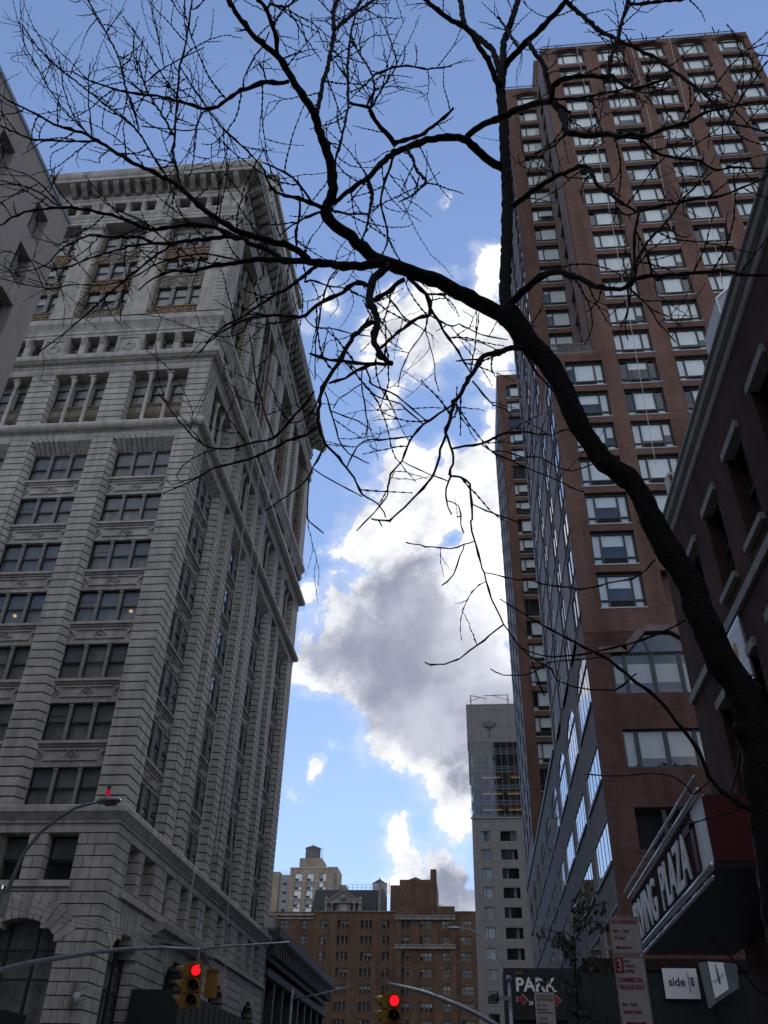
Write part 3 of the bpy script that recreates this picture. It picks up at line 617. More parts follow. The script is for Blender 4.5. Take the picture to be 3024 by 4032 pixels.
b = MB(); FE.sect(b, [(-.3, 10.35), (.3, 10.4), (.45, 10.6), (.75, 10.75), (.8, 11.1), (-.3, 11.15)], 52.8, 64.0); part('portal_hood', b, M['stone'], ST)
def arch_window(fr, c, hw, zs, rise, z0, lights=()):
    b = MB(); Rr = (hw*hw+rise*rise)/(2*rise); zc = zs+rise-Rr
    for u in (-hw+.06, -hw*.36, hw*.36, hw-.06):
        top = zc+math.sqrt(max(0, Rr*Rr-u*u)); fr.box(b, c+u-.06, c+u+.06, -.8, -.65, z0, top, 0)
    for z in (z0+.1, zs-1.6, zs-.3): fr.box(b, c-hw, c+hw, -.78, -.66, z-.06, z+.06, 0)
    fr.box(b, c-hw, c+hw, -1.25, -1.2, z0, zs+rise, 1)
    o = part('arched_window', b, [M['sash'], M['room']], ST)
    g = MB(); P = [(c-hw, z0), (c+hw, z0)]+[(c+Rr*math.sin(t), zc+Rr*math.cos(t)) for t in [math.asin(hw/Rr)*(1-i/6) for i in range(13)]]
    g.poly([fr(u, -.72, z) for u, z in P]); off = WL[ST.name]; g.v = [(p[0]-off.x, p[1]-off.y, p[2]) for p in g.v]
    sub('pane', g.mesh('pane', M['glass']), o)
    for u, z, w in lights:
        l = MB(); fr.box(l, u, u+w, -1.18, -1.12, z, z+.05); l.v = [(p[0]-off.x, p[1]-off.y, p[2]) for p in l.v]; sub('ceiling_light', l.mesh('ceiling_light', M['warm']), o)
arch_window(FS, BC[0]-.15, 2.1, 8.75, 1.1, 5.0, ((-23.6, 7.55, .9), (-24.0, 7.95, .3), (-21.6, 7.2, .5)))
for k in (1, 2): arch_window(FS, BC[k]-.15, 2.1, 8.75, 1.1, 5.0)
for c in (49.0, 58.3, 68.5, 78.5): arch_window(FE, c, 2.0, 8.7, 1.05, 4.5)
# taller pinnacled tower of pale stone behind the roof
PT = thing('pinnacled_stone_tower', 'pale stone tower with a small pyramid pinnacle rising behind the cornice of the limestone building', 'tower', (-36, 88, 0))
b = MB(); b.box(-47, -27.6, 77, 100, 60, 118); part('wall', b, M['stone'], PT)
b = MB(); b.box(-47.5, -27.0, 76.4, 100.6, 118, 119.2); b.box(-47.8, -26.7, 76.1, 100.9, 121.5, 122.4)
b.box(-47.2, -27.3, 76.7, 100.3, 119.2, 121.5); part('cornice', b, M['stone'], PT)
b = MB()
for y in (77.6,):
    b.box(-29.2, -26.8, y-1.2, y+1.2, 122.4, 124.6); b.rings([[(-28+sx*r, y+sy*r, z) for sx, sy in ((-1, -1), (1, -1), (1, 1), (-1, 1))] for r, z in ((1.5, 124.6), (1.4, 124.9), (.06, 127.6))])
part('pinnacle', b, M['stone'], PT)
b = MB()
for i in range(4):
    y = 80+i*5.4; P = [(y-1.3, 104), (y+1.3, 104)]+[(y+1.3*math.cos(t), 111+1.6*math.sin(t)) for t in [math.pi*q/8 for q in range(9)]]
    Fr('E', -27.6).elev(b, P, -.2, .04)
part('arched_opening', b, M['sash'], PT)
b = MB()
for i in range(5):
    y = 77.5+i*5.4; b.box(-27.6, -27.1, y-.7, y+.7, 60, 118)
part('pilaster', b, M['stone'], PT)
# ------------------------------------------------------------------ the red brick apartment tower on the right, across the side street
TW = thing('brick_apartment_tower', 'tall red brick apartment tower with rows of three-part windows, white blinds and arched top windows', 'building', (7.05, 45, 0))
TS = Fr('S', 45.0); TG = Fr('S', 51.5); TE = Fr('W', 7.05); TM = Fr('W', 10.4)
FL = 3.035
def apt_window(w=2.66, h=2.42, arch=0.):
    """frame with a wide centre light, two side lights, a low row and a louvre; outwards is -y"""
    f = MB(); p = MB(); t = .085; a = w*.225
    xs = [-w/2, -w/2+a, w/2-a, w/2]; zt = h*.245
    f.box(-w/2, -w/2+t, -.06, .10, 0, h, 0); f.box(w/2-t, w/2, -.06, .10, 0, h, 0)
    f.box(-w/2+t, w/2-t, -.06, .10, h-t*1.4, h, 0); f.box(-w/2+t, w/2-t, -.06, .10, 0, t*.8, 0)
    for x in xs[1:3]: f.box(x-t*.6, x+t*.6, -.05, .09, t*.8, h-t*1.4, 0)
    for i in range(3): f.box((xs[i]+t*.6) if i else xs[0]+t, (xs[i+1]-t*.6) if i < 2 else xs[3]-t, -.04, .08, zt-.05, zt+.05, 0)
    f.box(xs[1]+t*.6, xs[2]-t*.6, .0, .05, t*.8, zt-.05, 1)
    for k in range(5): f.box(xs[1]+t*.6, xs[2]-t*.6, -.03, 0, t+.02+k*.09, t+.06+k*.09, 1)
    f.box(-w/2-.03, w/2+.03, -.32, -.06, -.09, -.0, 3)
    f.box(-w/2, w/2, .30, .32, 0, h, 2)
    for i in range(3):
        x0 = xs[i]+t*.6; x1 = xs[i+1]-t*.6
        p.poly([(x0, .02, zt+.05), (x1, .02, zt+.05), (x1, .02, h-t*1.4), (x0, .02, h-t*1.4)])
        if i != 1: p.poly([(x0, .02, t*.8), (x1, .02, t*.8), (x1, .02, zt-.05), (x0, .02, zt-.05)])
    return f.mesh('window', [M['green'], M['grille'], M['room'], M['sill']]), p.mesh('pane', M['glass'])
def blind_mesh(w=2.66, h=2.42, drop=(1, 1, 1), low=(1, 1)):
    s = MB(); t = .085; a = w*.225; xs = [-w/2, -w/2+a, w/2-a, w/2]; zt = h*.245
    for i in range(3):
        x0 = xs[i]+t*.6; x1 = xs[i+1]-t*.6; z1 = h-t*1.4; z0 = z1-(z1-zt-.05)*drop[i]
        if drop[i] > .03: s.box(x0+.015, x1-.015, .08, .095, z0+.01, z1)
    for q, i in ((0, 0), (1, 2)):
        if low[q]: s.box(xs[i]+t, xs[i+1]-t, .07, .085, t, zt-.06)
    return s.mesh('blind', M['blind'])
WA_ = apt_window()
BL = [blind_mesh(drop=d, low=l) for d, l in (((1, 1, 1), (1, 1)), ((1, 1, 1), (1, 1)), ((1, .98, 1), (1, 0)), ((1, .5, 1), (1, 1)), ((0, 1, 0), (1, 1)), ((1, 1, 0), (1, 0)), ((1, .85, .6), (1, 1)), ((.2, .95, 1), (0, 1)), ((0, 1, .3), (0, 0)), ((1, 1, 1), (1, 1)))]
BLd = [blind_mesh(drop=d, low=l) for d, l in (((.0, .5, .5), (0, 0)), ((1, 1, 0), (1, 0)), ((0, .4, .0), (0, 0)))]
TP = MB(); TP.box(-.07, .05, -.36, -.33, -.16, .06)
TP = TP.mesh('blue_tape', M['tape'])
def apt(fr, u, z, me=WA_, bl=None, name='window', d=-.30):
    o = put(name, me[0], TW, fr(u, d, z), fr.rz); sub('pane', me[1], o)
    if bl: sub('blind', bl, o)
    return o
wall = MB(); swall = MB()
# main mass: piers, spandrels and a recessed core; columns of windows at UM, floors at ZM
UM = [13.38, 17.45, 21.52, 25.59, 29.6]; ZL = [26.83+FL*k for k in range(22)]
HW = 1.36; HH = 2.46
def panel_wall(b, fr, u0, u1, z0, z1, cols, zs, hw, hh, dep=.62, mi=0):
    """brick facade with openings at every (col, z)"""
    cols = sorted(cols); ed = [u0]
    for c in cols: ed += [c-hw, c+hw]
    ed.append(u1)
    for i in range(0, len(ed), 2):
        if ed[i+1]-ed[i] > .01: fr.box(b, ed[i], ed[i+1], -dep, 0, z0, z1, mi)
    zs = sorted(z for z in zs if z0 < z < z1)
    for c in cols:
        cur = z0
        for z in zs:
            if z > cur: fr.box(b, c-hw, c+hw, -dep, -.012, cur, z, mi)
            cur = z+hh
        if cur < z1: fr.box(b, c-hw, c+hw, -dep, -.012, cur, z1, mi)
ZF = [26.83+FL*k for k in range(22)]           # 26.83 .. 90.6
ztop = ZF[21]
# lower block, columns 0-5, up to the terrace at 48.3
panel_wall(wall, TS, 7.05, 31.5, 26.2, 47.9, [9.55]+UM, ZF[:7], HW, HH); TS.box(wall, 7.05, 10.39, -.62, 0, 47.9, 48.3)
panel_wall(wall, TS, 10.4, 31.5, 47.9, ztop-.01, UM, ZF[7:21], HW, HH)
# top storey with arched heads
def arched(b, fr, c, hw, z, h, rise, z1, dep=.62):
    Rr = (hw*hw+rise*rise)/(2*rise); zc = z+h+rise-Rr; a = math.asin(hw/Rr)
    P = [(c-hw, z1), (c-hw, z+h)]+[(c+Rr*math.sin(t), zc+Rr*math.cos(t)) for t in [-a+2*a*i/12 for i in range(1, 12)]]+[(c+hw, z+h), (c+hw, z1)]
    n = len(P)
    for i in range(1, n-2):
        Q = [P[i], P[i+1], (P[i+1][0], z1), (P[i][0], z1)]
        fr.elev(b, Q, -dep, -.012)
def arch_hood(fr, c, hw, z, h, rise):
    Rr = (hw*hw+rise*rise)/(2*rise); zc = z+h+rise-Rr; a = math.asin(hw/Rr); b = MB(); n = 12
    for i in range(n):
        t0 = -a*1.12+2*a*1.12*i/n; t1 = -a*1.12+2*a*1.12*(i+1)/n
        fr.elev(b, [(c+r*math.sin(t), zc+r*math.cos(t)) for r, t in ((Rr+.03, t0), (Rr+.03, t1), (Rr+.36, t1), (Rr+.36, t0))], -.2, .1)
    part('arch_hood', b, M['brick_d'], TW)
def top_row(fr, cols, u0, u1, z, z1):
    ed = [u0]
    for c in cols: ed += [c-HW, c+HW]
    ed.append(u1)
    for i in range(0, len(ed), 2): fr.box(wall, ed[i], ed[i+1], -.62, 0, z-.01, z1)
    for c in cols:
        arched(wall, fr, c, HW, z, 2.35, .55, z1); arch_hood(fr, c, HW, z, 2.35, .55)
        fr.box(wall, c-HW, c+HW, -.62, -.015, z-.6, z-.01)
        o = apt(fr, c, z, bl=rnd.choice(BL[:5]), name='window')
        g = MB(); Rr = (HW*HW+.55*.55)/(1.1); zc = 2.42+.5-Rr; P = [(Rr*math.sin(t), zc+Rr*math.cos(t)) for t in [-1.0*math.asin(HW/Rr)*(1-i/5) for i in range(11)]]
        g.prism([(x, .08, z_) for x, z_ in P], [(x, .1, z_) for x, z_ in P]); sub('arched_light', g.mesh('arched_light', M['blind']), o)
top_row(TS, UM, 10.4, 31.5, ztop, 94.2)
wall.box(10.95, 31.45, 45.62, 66, 48.25, 93.6)
wall.box(7.67, 31.5, 45.62, 69, 12, 47.4); wall.box(7.7, 31.4, 45.64, 51.45, 47.3, 48.27)
TS.box(wall, 7.05, 31.5, -.62, 0, 23.9+1.3, 26.2)
# windows on the front, the hidden lower right ones left out
for i, c in enumerate([9.55]+UM):
    for k in range(21):
        z = ZF[k]
        if i == 0 and k > 6: continue
        if i >= 1 and z < (26, 33, 33, 48, 54, 64)[i]-.5: continue
        low = z < 46
        bl = rnd.choice(BLd+BL[3:6]) if (i == 0 and k < 2) else (rnd.choice(BL) if not low or rnd.random() < .7 else rnd.choice(BLd))
        o = apt(TS, c, z, bl=bl)
        if rnd.random() < .38:
            for s in (-1.37, 1.38): sub('blue_tape', TP, o, (s, 0, 0))
# terrace parapet with a rail
b = MB(); b.box(7.1, 10.9, 45.02, 45.25, 48.3, 48.5); 
for i in range(26): b.box(7.2+i*.14, 7.27+i*.14, 45.08, 45.14, 48.5, 49.35)
b.box(7.1, 10.9, 45.06, 45.18, 49.35, 49.45); part('terrace_railing', b, M['conc'], TW)
# recessed wing
WGZ = [94.7-3.035*k for k in range(16)]
panel_wall(wall, TG, 7.05, 11.3, 48.3, WGZ[0]-.01, [9.72], WGZ[1:], HW, HH)
top_row(TG, [9.72], 7.05, 11.3, WGZ[0], 98.8)
wall.box(7.67, 12, 52.12, 69, 47.4, 98.2); wall.box(11.9, 27, 56, 66, 93.6, 113.9)
for z in WGZ[1:]:
    if z > 48.4: apt(TG, 9.72, z, bl=rnd.choice(BL))
# narrow returns with windows: side of the main mass, street side of the tower
WN_ = apt_window(2.7, 2.42); 
WSd = MB(); WSd.box(-1.35, -1.27, -.05, .08, 0, 2.42, 0); WSd.box(1.27, 1.35, -.05, .08, 0, 2.42, 0); WSd.box(-.04, .04, -.05, .08, 0, 2.42, 0)
WSd.box(-1.35, 1.35, -.05, .08, 0, .08, 0); WSd.box(-1.35, 1.35, -.05, .08, 2.34, 2.42, 0); WSd.box(-1.35, 1.35, .3, .32, 0, 2.42, 1); WSd = WSd.mesh('side_window', [M['green'], M['room']])
PSd = MB(); PSd.poly([(-1.3, 0, .05), (1.3, 0, .05), (1.3, 0, 2.38), (-1.3, 0, 2.38)]); PSd = PSd.mesh('pane', M['glass_hi'])
SC_ = [47.5, 53.65, 60.3, 66.7]; SZ = [26.83+FL*k for k in range(24)]
panel_wall(swall, TE, 45.62, 51.5, 26.2, 48.3, SC_[:1], SZ[:7], 1.36, 2.46, .6)
panel_wall(swall, TE, 51.5, 69, 26.2, 48.3, SC_[1:], SZ[:7], 1.36, 2.46, .6)
panel_wall(swall, TE, 52.12, 69, 48.3, 98.8, SC_[1:], SZ[7:], 1.36, 2.46, .6)
panel_wall(swall, TM, 45.62, 51.5, 48.3, 94.2, [48.9], [z for z in ZF[7:]], .9, 2.4, .5)
part('wall', wall, M['brick'], TW); part('side_wall', swall, M['brick_s'], TW)
for j, c in enumerate(SC_):
    for k, z in enumerate(SZ):
        if j == 0 and k > 6: continue
        if z > 96: continue
        o = put('side_window', WSd, TW, TE(c, -.08, z), TE.rz); sub('pane', PSd, o)
WM = MB(); WM.box(-.88, .88, .28, .3, 0, 2.36, 1); WM.box(-.88, -.8, -.05, .1, 0, 2.36, 0); WM.box(.8, .88, -.05, .1, 0, 2.36, 0); WM.box(-.8, .8, -.05, .1, 1.1, 1.18, 0); WM = WM.mesh('return_window', [M['green'], M['room']])
PM = MB(); PM.poly([(-.8, .02, 0), (.8, .02, 0), (.8, .02, 2.36), (-.8, .02, 2.36)]); PM = PM.mesh('pane', M['glass_hi'])
for z in ZF[7:20]:
    o = put('return_window', WM, TW, TM(48.9, -.25, z), TM.rz); sub('pane', PM, o)
# side sills: thin pale bands on the street side
b = MB()
for k, z in enumerate(SZ):
    TE.box(b, 45.1 if k < 7 else 52.2, 68.9, -.02, .05, z-.16, z-.02)
part('sill_band', b, M['conc'], TW)
# roof railings, davits
def railing(x0, x1, y, z):
    b = MB(); n = int((x1-x0)/.33)
    for i in range(n+1): b.box(x0+i*(x1-x0)/n-.025, x0+i*(x1-x0)/n+.025, y-.02, y+.02, z, z+.95)
    b.box(x0, x1, y-.03, y+.03, z+.95, z+1.02); b.box(x0, x1, y-.02, y+.02, z+.5, z+.55); part('roof_railing', b, M['black'], TW)
railing(10.7, 30.6, 45.3, 94.2); railing(7.2, 11.2, 51.8, 98.8)
def davit(name, lab, x, y, z, h):
    b = MB(); b.tube([(x, y, z), (x, y, z+h)], .07, 6); b.box(x-1.0, x+1.0, y-.4, y-.3, z+h*.25, z+h*.25+.12); b.box(x-1.0, x+1.0, y+.3, y+.4, z+h*.25, z+h*.25+.12); b.tube([(x, y-.9, z+h*.27), (x, y+.9, z+h*.27)], .06, 6)
    whole('roof_davit', b, M['black'], lab, 'roof davit', 'roof davits of the brick tower')
davit('roof_davit', 'black roof davit with crossbars at the right end of the brick tower roof railing', 29.0, 45.9, 94.2, 3.4)
davit('roof_davit', 'tall thin black roof davit left of its twin at mid-roof on the brick tower', 20.0, 45.9, 94.2, 3.2)
davit('roof_davit', 'tall thin black roof davit right of its twin at mid-roof on the brick tower', 21.6, 45.9, 94.2, 3.4)
davit('roof_davit', 'short black roof davit at the left corner of the brick tower roof', 12.3, 45.9, 94.2, 1.9)
# ---- podium
pod = MB(); PS = Fr('S', 45.02)
BW = MB()
def big_window(w, h, cols, arch=False, mi='green', low=.0):
    f = MB(); p = MB(); t = .09
    f.box(-w/2-.06, -w/2, -.08, .02, -.1, h+.06, 1); f.box(w/2, w/2+.06, -.08, .02, -.1, h+.06, 1); f.box(-w/2-.06, w/2+.06, -.12, .02, -.1, 0, 1)
    f.box(-w/2, w/2, .4, .42, 0, h, 2)
    if not arch: f.box(-w/2, w/2, -.08, .02, h, h+.06, 1)
    for x in cols: f.box(x*w-w/2-.11, x*w-w/2+.11, .0, .14, 0, h, 0)
    f.box(-w/2, w/2, .01, .13, 0, t, 0); f.box(-w/2, w/2, .01, .13, h-t, h, 0)
    p.poly([(-w/2, .06, 0), (w/2, .06, 0), (w/2, .06, h), (-w/2, .06, h)])
    if arch:
        P = [(-w/2, h), (w/2, h), (w*.30, h+1.22), (-w*.10-.5, h+1.22)]
        P = [(-w*.28, h+.06), (w/2, h+.06), (w*.40, h+.9), (w*.28, h+1.25), (-w*.02, h+1.25)]
        f.box(-w/2, w/2, -.05, .1, h, h+.07, 0)
        f.prism([(x, .1, z) for x, z in P], [(x, .14, z) for x, z in P], 2); p.poly([(x, .06, z) for x, z in P])
        f.prism([(-.1, .0, h+.07), (.05, .0, h+.07), (-w*.06, 0, h+1.2), (-w*.09, 0, h+1.2)], [(-.1, .08, h+.07), (.05, .08, h+.07), (-w*.06, .08, h+1.2), (-w*.09, .08, h+1.2)], 0)
    return f.mesh('podium_window', [M[mi], M['sill'], M['room']]), p.mesh('pane', M['glass'])
PWf = [big_window(4.5, 2.12, (.16, .5, .84)), big_window(4.5, 2.5, (.16, .5, .84), True), big_window(4.5, 2.12, (.33, .66))]
def pblind(drop, w=4.5, h=2.12, cols=(.16, .5, .84)):
    s = MB(); ed = [0]+list(cols)+[1]
    for i in range(len(ed)-1):
        d = drop[i]
        if d > .02: s.box(ed[i]*w-w/2+.13, ed[i+1]*w-w/2-.13, .16, .18, h-h*d, h-.02)
    return s.mesh('blind', M['cream'])
def pod_row(fr, us, z, me, hh, hw, blinds=None):
    for i, u in enumerate(us):
        o = put('podium_window', me[0], TW, fr(u, -.16, z), fr.rz); sub('pane', me[1], o)
        if blinds and blinds[i % len(blinds)]: sub('blind', blinds[i % len(blinds)], o)
UF = [10.62, 18.7, 26.8]
pod_row(PS, UF, 17.2, PWf[0], 2.1, 2.25, [pblind((1, .72, .68, 1)), pblind((1, .3, .7, .4))])
pod_row(PS, UF, 21.38, PWf[1], 2.5, 2.25, [pblind((.62, .62, .6, .95), h=1.9), pblind((.5, .7, .5, 1), h=1.9)])
pod_row(PS, UF, 13.02, PWf[2], 2.1, 2.25)
pod_row(PS, UF, 8.8, PWf[2], 2.1, 2.25)
def pod_front(b):
    rows = [(8.8, 2.12), (13.02, 2.12), (17.2, 2.12), (21.38, 2.5)]
    ed = [7.05]
    for u in UF: ed += [u-2.25, u+2.25]
    ed.append(31.5)
    for i in range(0, len(ed), 2): PS.box(b, ed[i], ed[i+1], -.6, 0, 0, 25.2)
    for u in UF:
        cur = 0
        for z, h in rows:
            PS.box(b, u-2.25, u+2.25, -.6, -.01, cur, z); cur = z+h
        # angular arch head over the tall window
        P = [(u-2.25, cur), (u-1.26, cur), (u-.09, cur+1.28), (u+1.26, cur+1.28), (u+1.8, cur+.93), (u+2.25, cur+.03), (u+2.25, 25.2+.0), (u-2.25, 25.2)]
        for Q in ([(u-2.25, cur), (u-1.26, cur), (u-.09, cur+1.28), (u-2.25, cur+1.28)], [(u+1.26, cur+1.28), (u+1.8, cur+.93), (u+2.25, cur+.93), (u+2.25, cur+1.28)], [(u+1.8, cur+.93), (u+2.25, cur+.03), (u+2.25, cur+.93)]):
            PS.elev(b, Q, -.6, -.01)
        PS.box(b, u-2.25, u+2.25, -.6, -.01, cur+1.28, 25.2)
        h_ = MB()
        for A, B in (((u-2.9, cur-.02), (u-1.3, cur+.02)), ((u-1.3, cur+.02), (u-.15, cur+1.3)), ((u-.15, cur+1.3), (u+1.3, cur+1.3)), ((u+1.3, cur+1.3), (u+1.95, cur+.85))):
            n_ = Vector((-(B[1]-A[1]), B[0]-A[0])).normalized()*.4
            PS.elev(h_, [A, B, (B[0]+n_.x, B[1]+n_.y), (A[0]+n_.x, A[1]+n_.y)], -.1, .05)
        part('arch_band', h_, M['brick_s'], TW)
pod_front(pod)
pod.box(7.85, 31.5, 45.62, 119, 0, 26.9)
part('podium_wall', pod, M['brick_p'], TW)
# street side of the podium: grey bands between long ribbons of glass
PE = Fr('W', 7.04); side = MB()
UW = [48.95+8.05*k for k in range(9)]; hwE = 3.2
rows = [(4.5, 2.2), (8.6, 2.1), (12.7, 2.15), (16.82, 2.05), (21.2, 2.6)]
ed = [45.62]
for u in UW: ed += [u-hwE, u+hwE]
ed.append(119.0)
for i in range(0, len(ed), 2): PE.box(side, ed[i], ed[i+1], -.75, 0, 0, 26.9)
for u in UW:
    cur = 0
    for z, h in rows: PE.box(side, u-hwE, u+hwE, -.75, -.01, cur, z); cur = z+(h if h == 2.6 else h+.1)
    for Q in ([(u-hwE, cur), (u-hwE*.72, cur+.75), (u-hwE, cur+.75)], [(u+hwE, cur), (u+hwE*.72, cur+.75), (u+hwE, cur+.75)], [(u-hwE*.72, cur+.75), (u-.9, cur+1.25), (u-hwE, cur+1.25), (u-hwE, cur+.75)], [(u+hwE*.72, cur+.75), (u+.9, cur+1.25), (u+hwE, cur+1.25), (u+hwE, cur+.75)]):
        PE.elev(side, Q, -.75, -.01)
    PE.box(side, u-hwE, u+hwE, -.75, -.01, cur+1.25, 26.9)
part('podium_side_wall', side, M['conc'], TW)
b = MB(); PE.box(b, 69.05, 119.1, -.5, .12, 26.75, 27.1); part('parapet', b, M['black'], TW)
def ribbon(w, h, n, arch=False):
    f = MB(); p = MB()
    f.box(-w/2, -w/2+.09, -.05, .1, 0, h, 1); f.box(w/2-.09, w/2, -.05, .1, 0, h, 1); f.box(-w/2, w/2, -.05, .1, 0, .09, 1)
    if not arch: f.box(-w/2, w/2, -.05, .1, h-.09, h, 1)
    for i in range(1, n): f.box(-w/2+i*w/n-.035, -w/2+i*w/n+.035, .0, .08, .09, h, 0)
    f.box(-w/2-.05, w/2+.05, -.16, -.05, -.16, -.0, 0)
    f.box(-w/2, w/2, .5, .52, 0, h, 2)
    p.poly([(-w/2, .015, 0), (w/2, .015, 0), (w/2, .015, h), (-w/2, .015, h)])
    if arch:
        O = [(-w/2, h), (-w*.36, h+.75), (-.9, h+1.25), (.9, h+1.25), (w*.36, h+.75), (w/2, h)]
        p.poly([(x, .015, z) for x, z in O[::-1]])
        for A, B in zip(O, O[1:]):
            f.prism([(A[0], -.05, A[1]-.1), (B[0], -.05, B[1]-.1), (B[0], -.05, B[1]), (A[0], -.05, A[1])], [(A[0], .1, A[1]-.1), (B[0], .1, B[1]-.1), (B[0], .1, B[1]), (A[0], .1, A[1])], 1)
        f.box(-w/2, w/2, -.04, .08, h-.05, h+.05, 0)
        for i in range(2, n-1): f.box(-w/2+i*w/n-.035, -w/2+i*w/n+.035, .0, .08, h, h+.9, 0)
        f.box(-w/2, w/2, .5, .52, h, h+1.2, 2)
    return f.mesh('ribbon_window', [M['green'], M['sill'], M['room']]), p.mesh('pane', M['glass_hi'])
RB = {2.2: ribbon(6.4, 2.3, 5), 2.1: ribbon(6.4, 2.2, 5), 2.15: ribbon(6.4, 2.25, 5), 2.05: ribbon(6.4, 2.15, 5), 2.6: ribbon(6.4, 2.6, 5, True)}
for u in UW:
    for z, h in rows:
        o = put('ribbon_window', RB[h][0], TW, PE(u, -.07, z), PE.rz); sub('pane', RB[h][1], o)
# thin pale suspension cables down the front
for lab, (x0, z0), (x1, z1) in (('thin pale cable hanging down the left window column of the brick tower', (14.1, 94), (13.0, 37)), ('thin pale cable hanging between the third and fourth window columns of the brick tower', (23.6, 94), (20.2, 47)), ('thin pale cable hanging down the third window column of the brick tower', (19.6, 94), (18.2, 60))):
    b = MB(); b.tube([(x0+(x1-x0)*t, 44.6-.6*math.sin(math.pi*t), z0+(z1-z0)*t) for t in [i/10 for i in range(11)]], .022, 5); whole('suspension_cable', b, M['rope'], lab, 'cable', 'cables hanging on the brick tower')
# ------------------------------------------------------------------ its twin further down the street
T2 = thing('far_brick_tower', 'second red brick apartment tower further down the street, a narrow strip beyond the first tower', 'building', (7.05, 101, 0))
T2S = Fr('S', 101.0); T2W = Fr('W', 7.05); w2 = MB()
Z2 = [97.05-3.32*k for k in range(22)]
panel_wall(w2, T2S, 7.05, 31, 26.9, Z2[0]-.01, [9.85, 14.2, 18.5], Z2[1:], 1.46, 2.6)
for c in (9.85, 14.2, 18.5):
    arched(w2, T2S, c, 1.46, Z2[0], 2.5, .55, 102.3)
for a, c in ((7.05, 8.39), (11.31, 12.74), (15.66, 17.04), (19.96, 31)): T2S.box(w2, a, c, -.62, 0, Z2[0]-.01, 102.3)
w2.box(7.7, 31, 101.62, 119, 26.9, 101.8)
Z2s = [96.0-3.32*k for k in range(21)]
w3 = MB(); panel_wall(w3, T2W, 101.62, 119.3, 26.9, 102.3, [104.6, 110.3, 116], Z2s, 1.4, 2.5, .6)
part('wall', w2, M['brick'], T2); part('side_wall', w3, M['brick_s'], T2)
W2 = apt_window(2.9, 2.58); B2 = [blind_mesh(2.9, 2.58, d, l) for d, l in (((1, 1, 1), (1, 1)), ((1, .7, 1), (0, 0)), ((0, 1, 1), (1, 0)), ((0, 0, 0), (0, 1)), ((.5, .6, .2), (0, 0)))]
for i, c in enumerate((9.85, 14.2)):
    for z in Z2:
        o = put('window', W2[0], T2, T2S(c, -.3, z), 0); sub('pane', W2[1], o); sub('blind', rnd.choice(B2), o)
for c in (104.6, 110.3, 116):
    for z in Z2s:
        if z > 30: o = put('side_window', WSd, T2, T2W(c, -.08, z), T2W.rz); sub('pane', PSd, o)
b = MB()
for z in Z2s: T2W.box(b, 101.1, 119.2, -.02, .05, z-.16, z-.02)
part('sill_band', b, M['conc'], T2)
b = MB()
for i in range(40): b.box(7.2+i*.35, 7.25+i*.35, 101.2, 101.25, 102.3, 103.4)
b.box(7.1, 21.3, 101.19, 101.26, 103.4, 103.47); part('roof_railing', b, M['steel'], T2)
# ------------------------------------------------------------------ dark brick music hall on the right
HL = thing('brick_music_hall', 'dark red brick hall with pale lintels and a grey cornice close on the right', 'building', (7.05, 0, 0))
HW_ = Fr('W', 7.05); b = MB()
WY = [4.55+2.56*k for k in range(8)]          # window centres along the street
cols_up = [y for y in WY]
def hall_wall():
    rows = [(13.32, 2.66), (8.3, 2.95)]
    ed = [-12.0]
    for y in cols_up: ed += [y-.62, y+.62]
    ed.append(25.6)
    for i in range(0, len(ed), 2): HW_.box(b, ed[i], ed[i+1], -.4, 0, 0, 17.7)
    for y in cols_up:
        cur = 0
        for z, h in rows[::-1]: HW_.box(b, y-.62, y+.62, -.4, -.004, cur, z); cur = z+h
        HW_.box(b, y-.62, y+.62, -.4, -.004, cur, 17.7)
hall_wall()
b.box(7.45, 32, -12, 25.55, 0, 17.6)
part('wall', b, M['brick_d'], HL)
b = MB()
prof = [(-.2, 17.68), (.02, 17.68), (.06, 17.74), (.06, 17.98), (.12, 18.0), (.12, 18.04), (.17, 18.06), (.19, 18.12), (.19, 18.3), (.26, 18.34), (.26, 18.42), (-.2, 18.46)]
b.rings([[HW_(u, d, z) for d, z in prof] for u in (-12.05, 25.8)]); part('cornice', b, M['lintel'], HL)
b = MB(); HW_.box(b, -12, 25.62, -.2, .10, 12.42, 12.68); part('stone_belt', b, M['lintel'], HL)
LN = MB(); LN.box(-.72, .72, -.09, .2, 0, .24)
LN = LN.mesh('lintel', M['lintel'])
SLm = MB(); SLm.box(-.74, .74, -.13, .2, -.18, 0); SLm = SLm.mesh('sill', M['lintel'])
HWm = win_sash(1.2, 2.62, 1, back=.5); HWl = win_sash(1.2, 2.9, 1, back=.5)
HSh = shade_mesh(1.2, 2.62, 1, (.5,), y=.2)
for y in WY:
    o = place_window(HL, HW_, y, -.3, 13.34, HWm, HSh if rnd.random() < .5 else None)
    put('lintel', LN, HL, HW_(y, .0, 15.96), HW_.rz); put('sill', SLm, HL, HW_(y, 0, 13.32), HW_.rz)
    place_window(HL, HW_, y, -.3, 8.32, HWl); put('lintel', LN, HL, HW_(y, 0, 11.2), HW_.rz); put('sill', SLm, HL, HW_(y, 0, 8.3), HW_.rz)
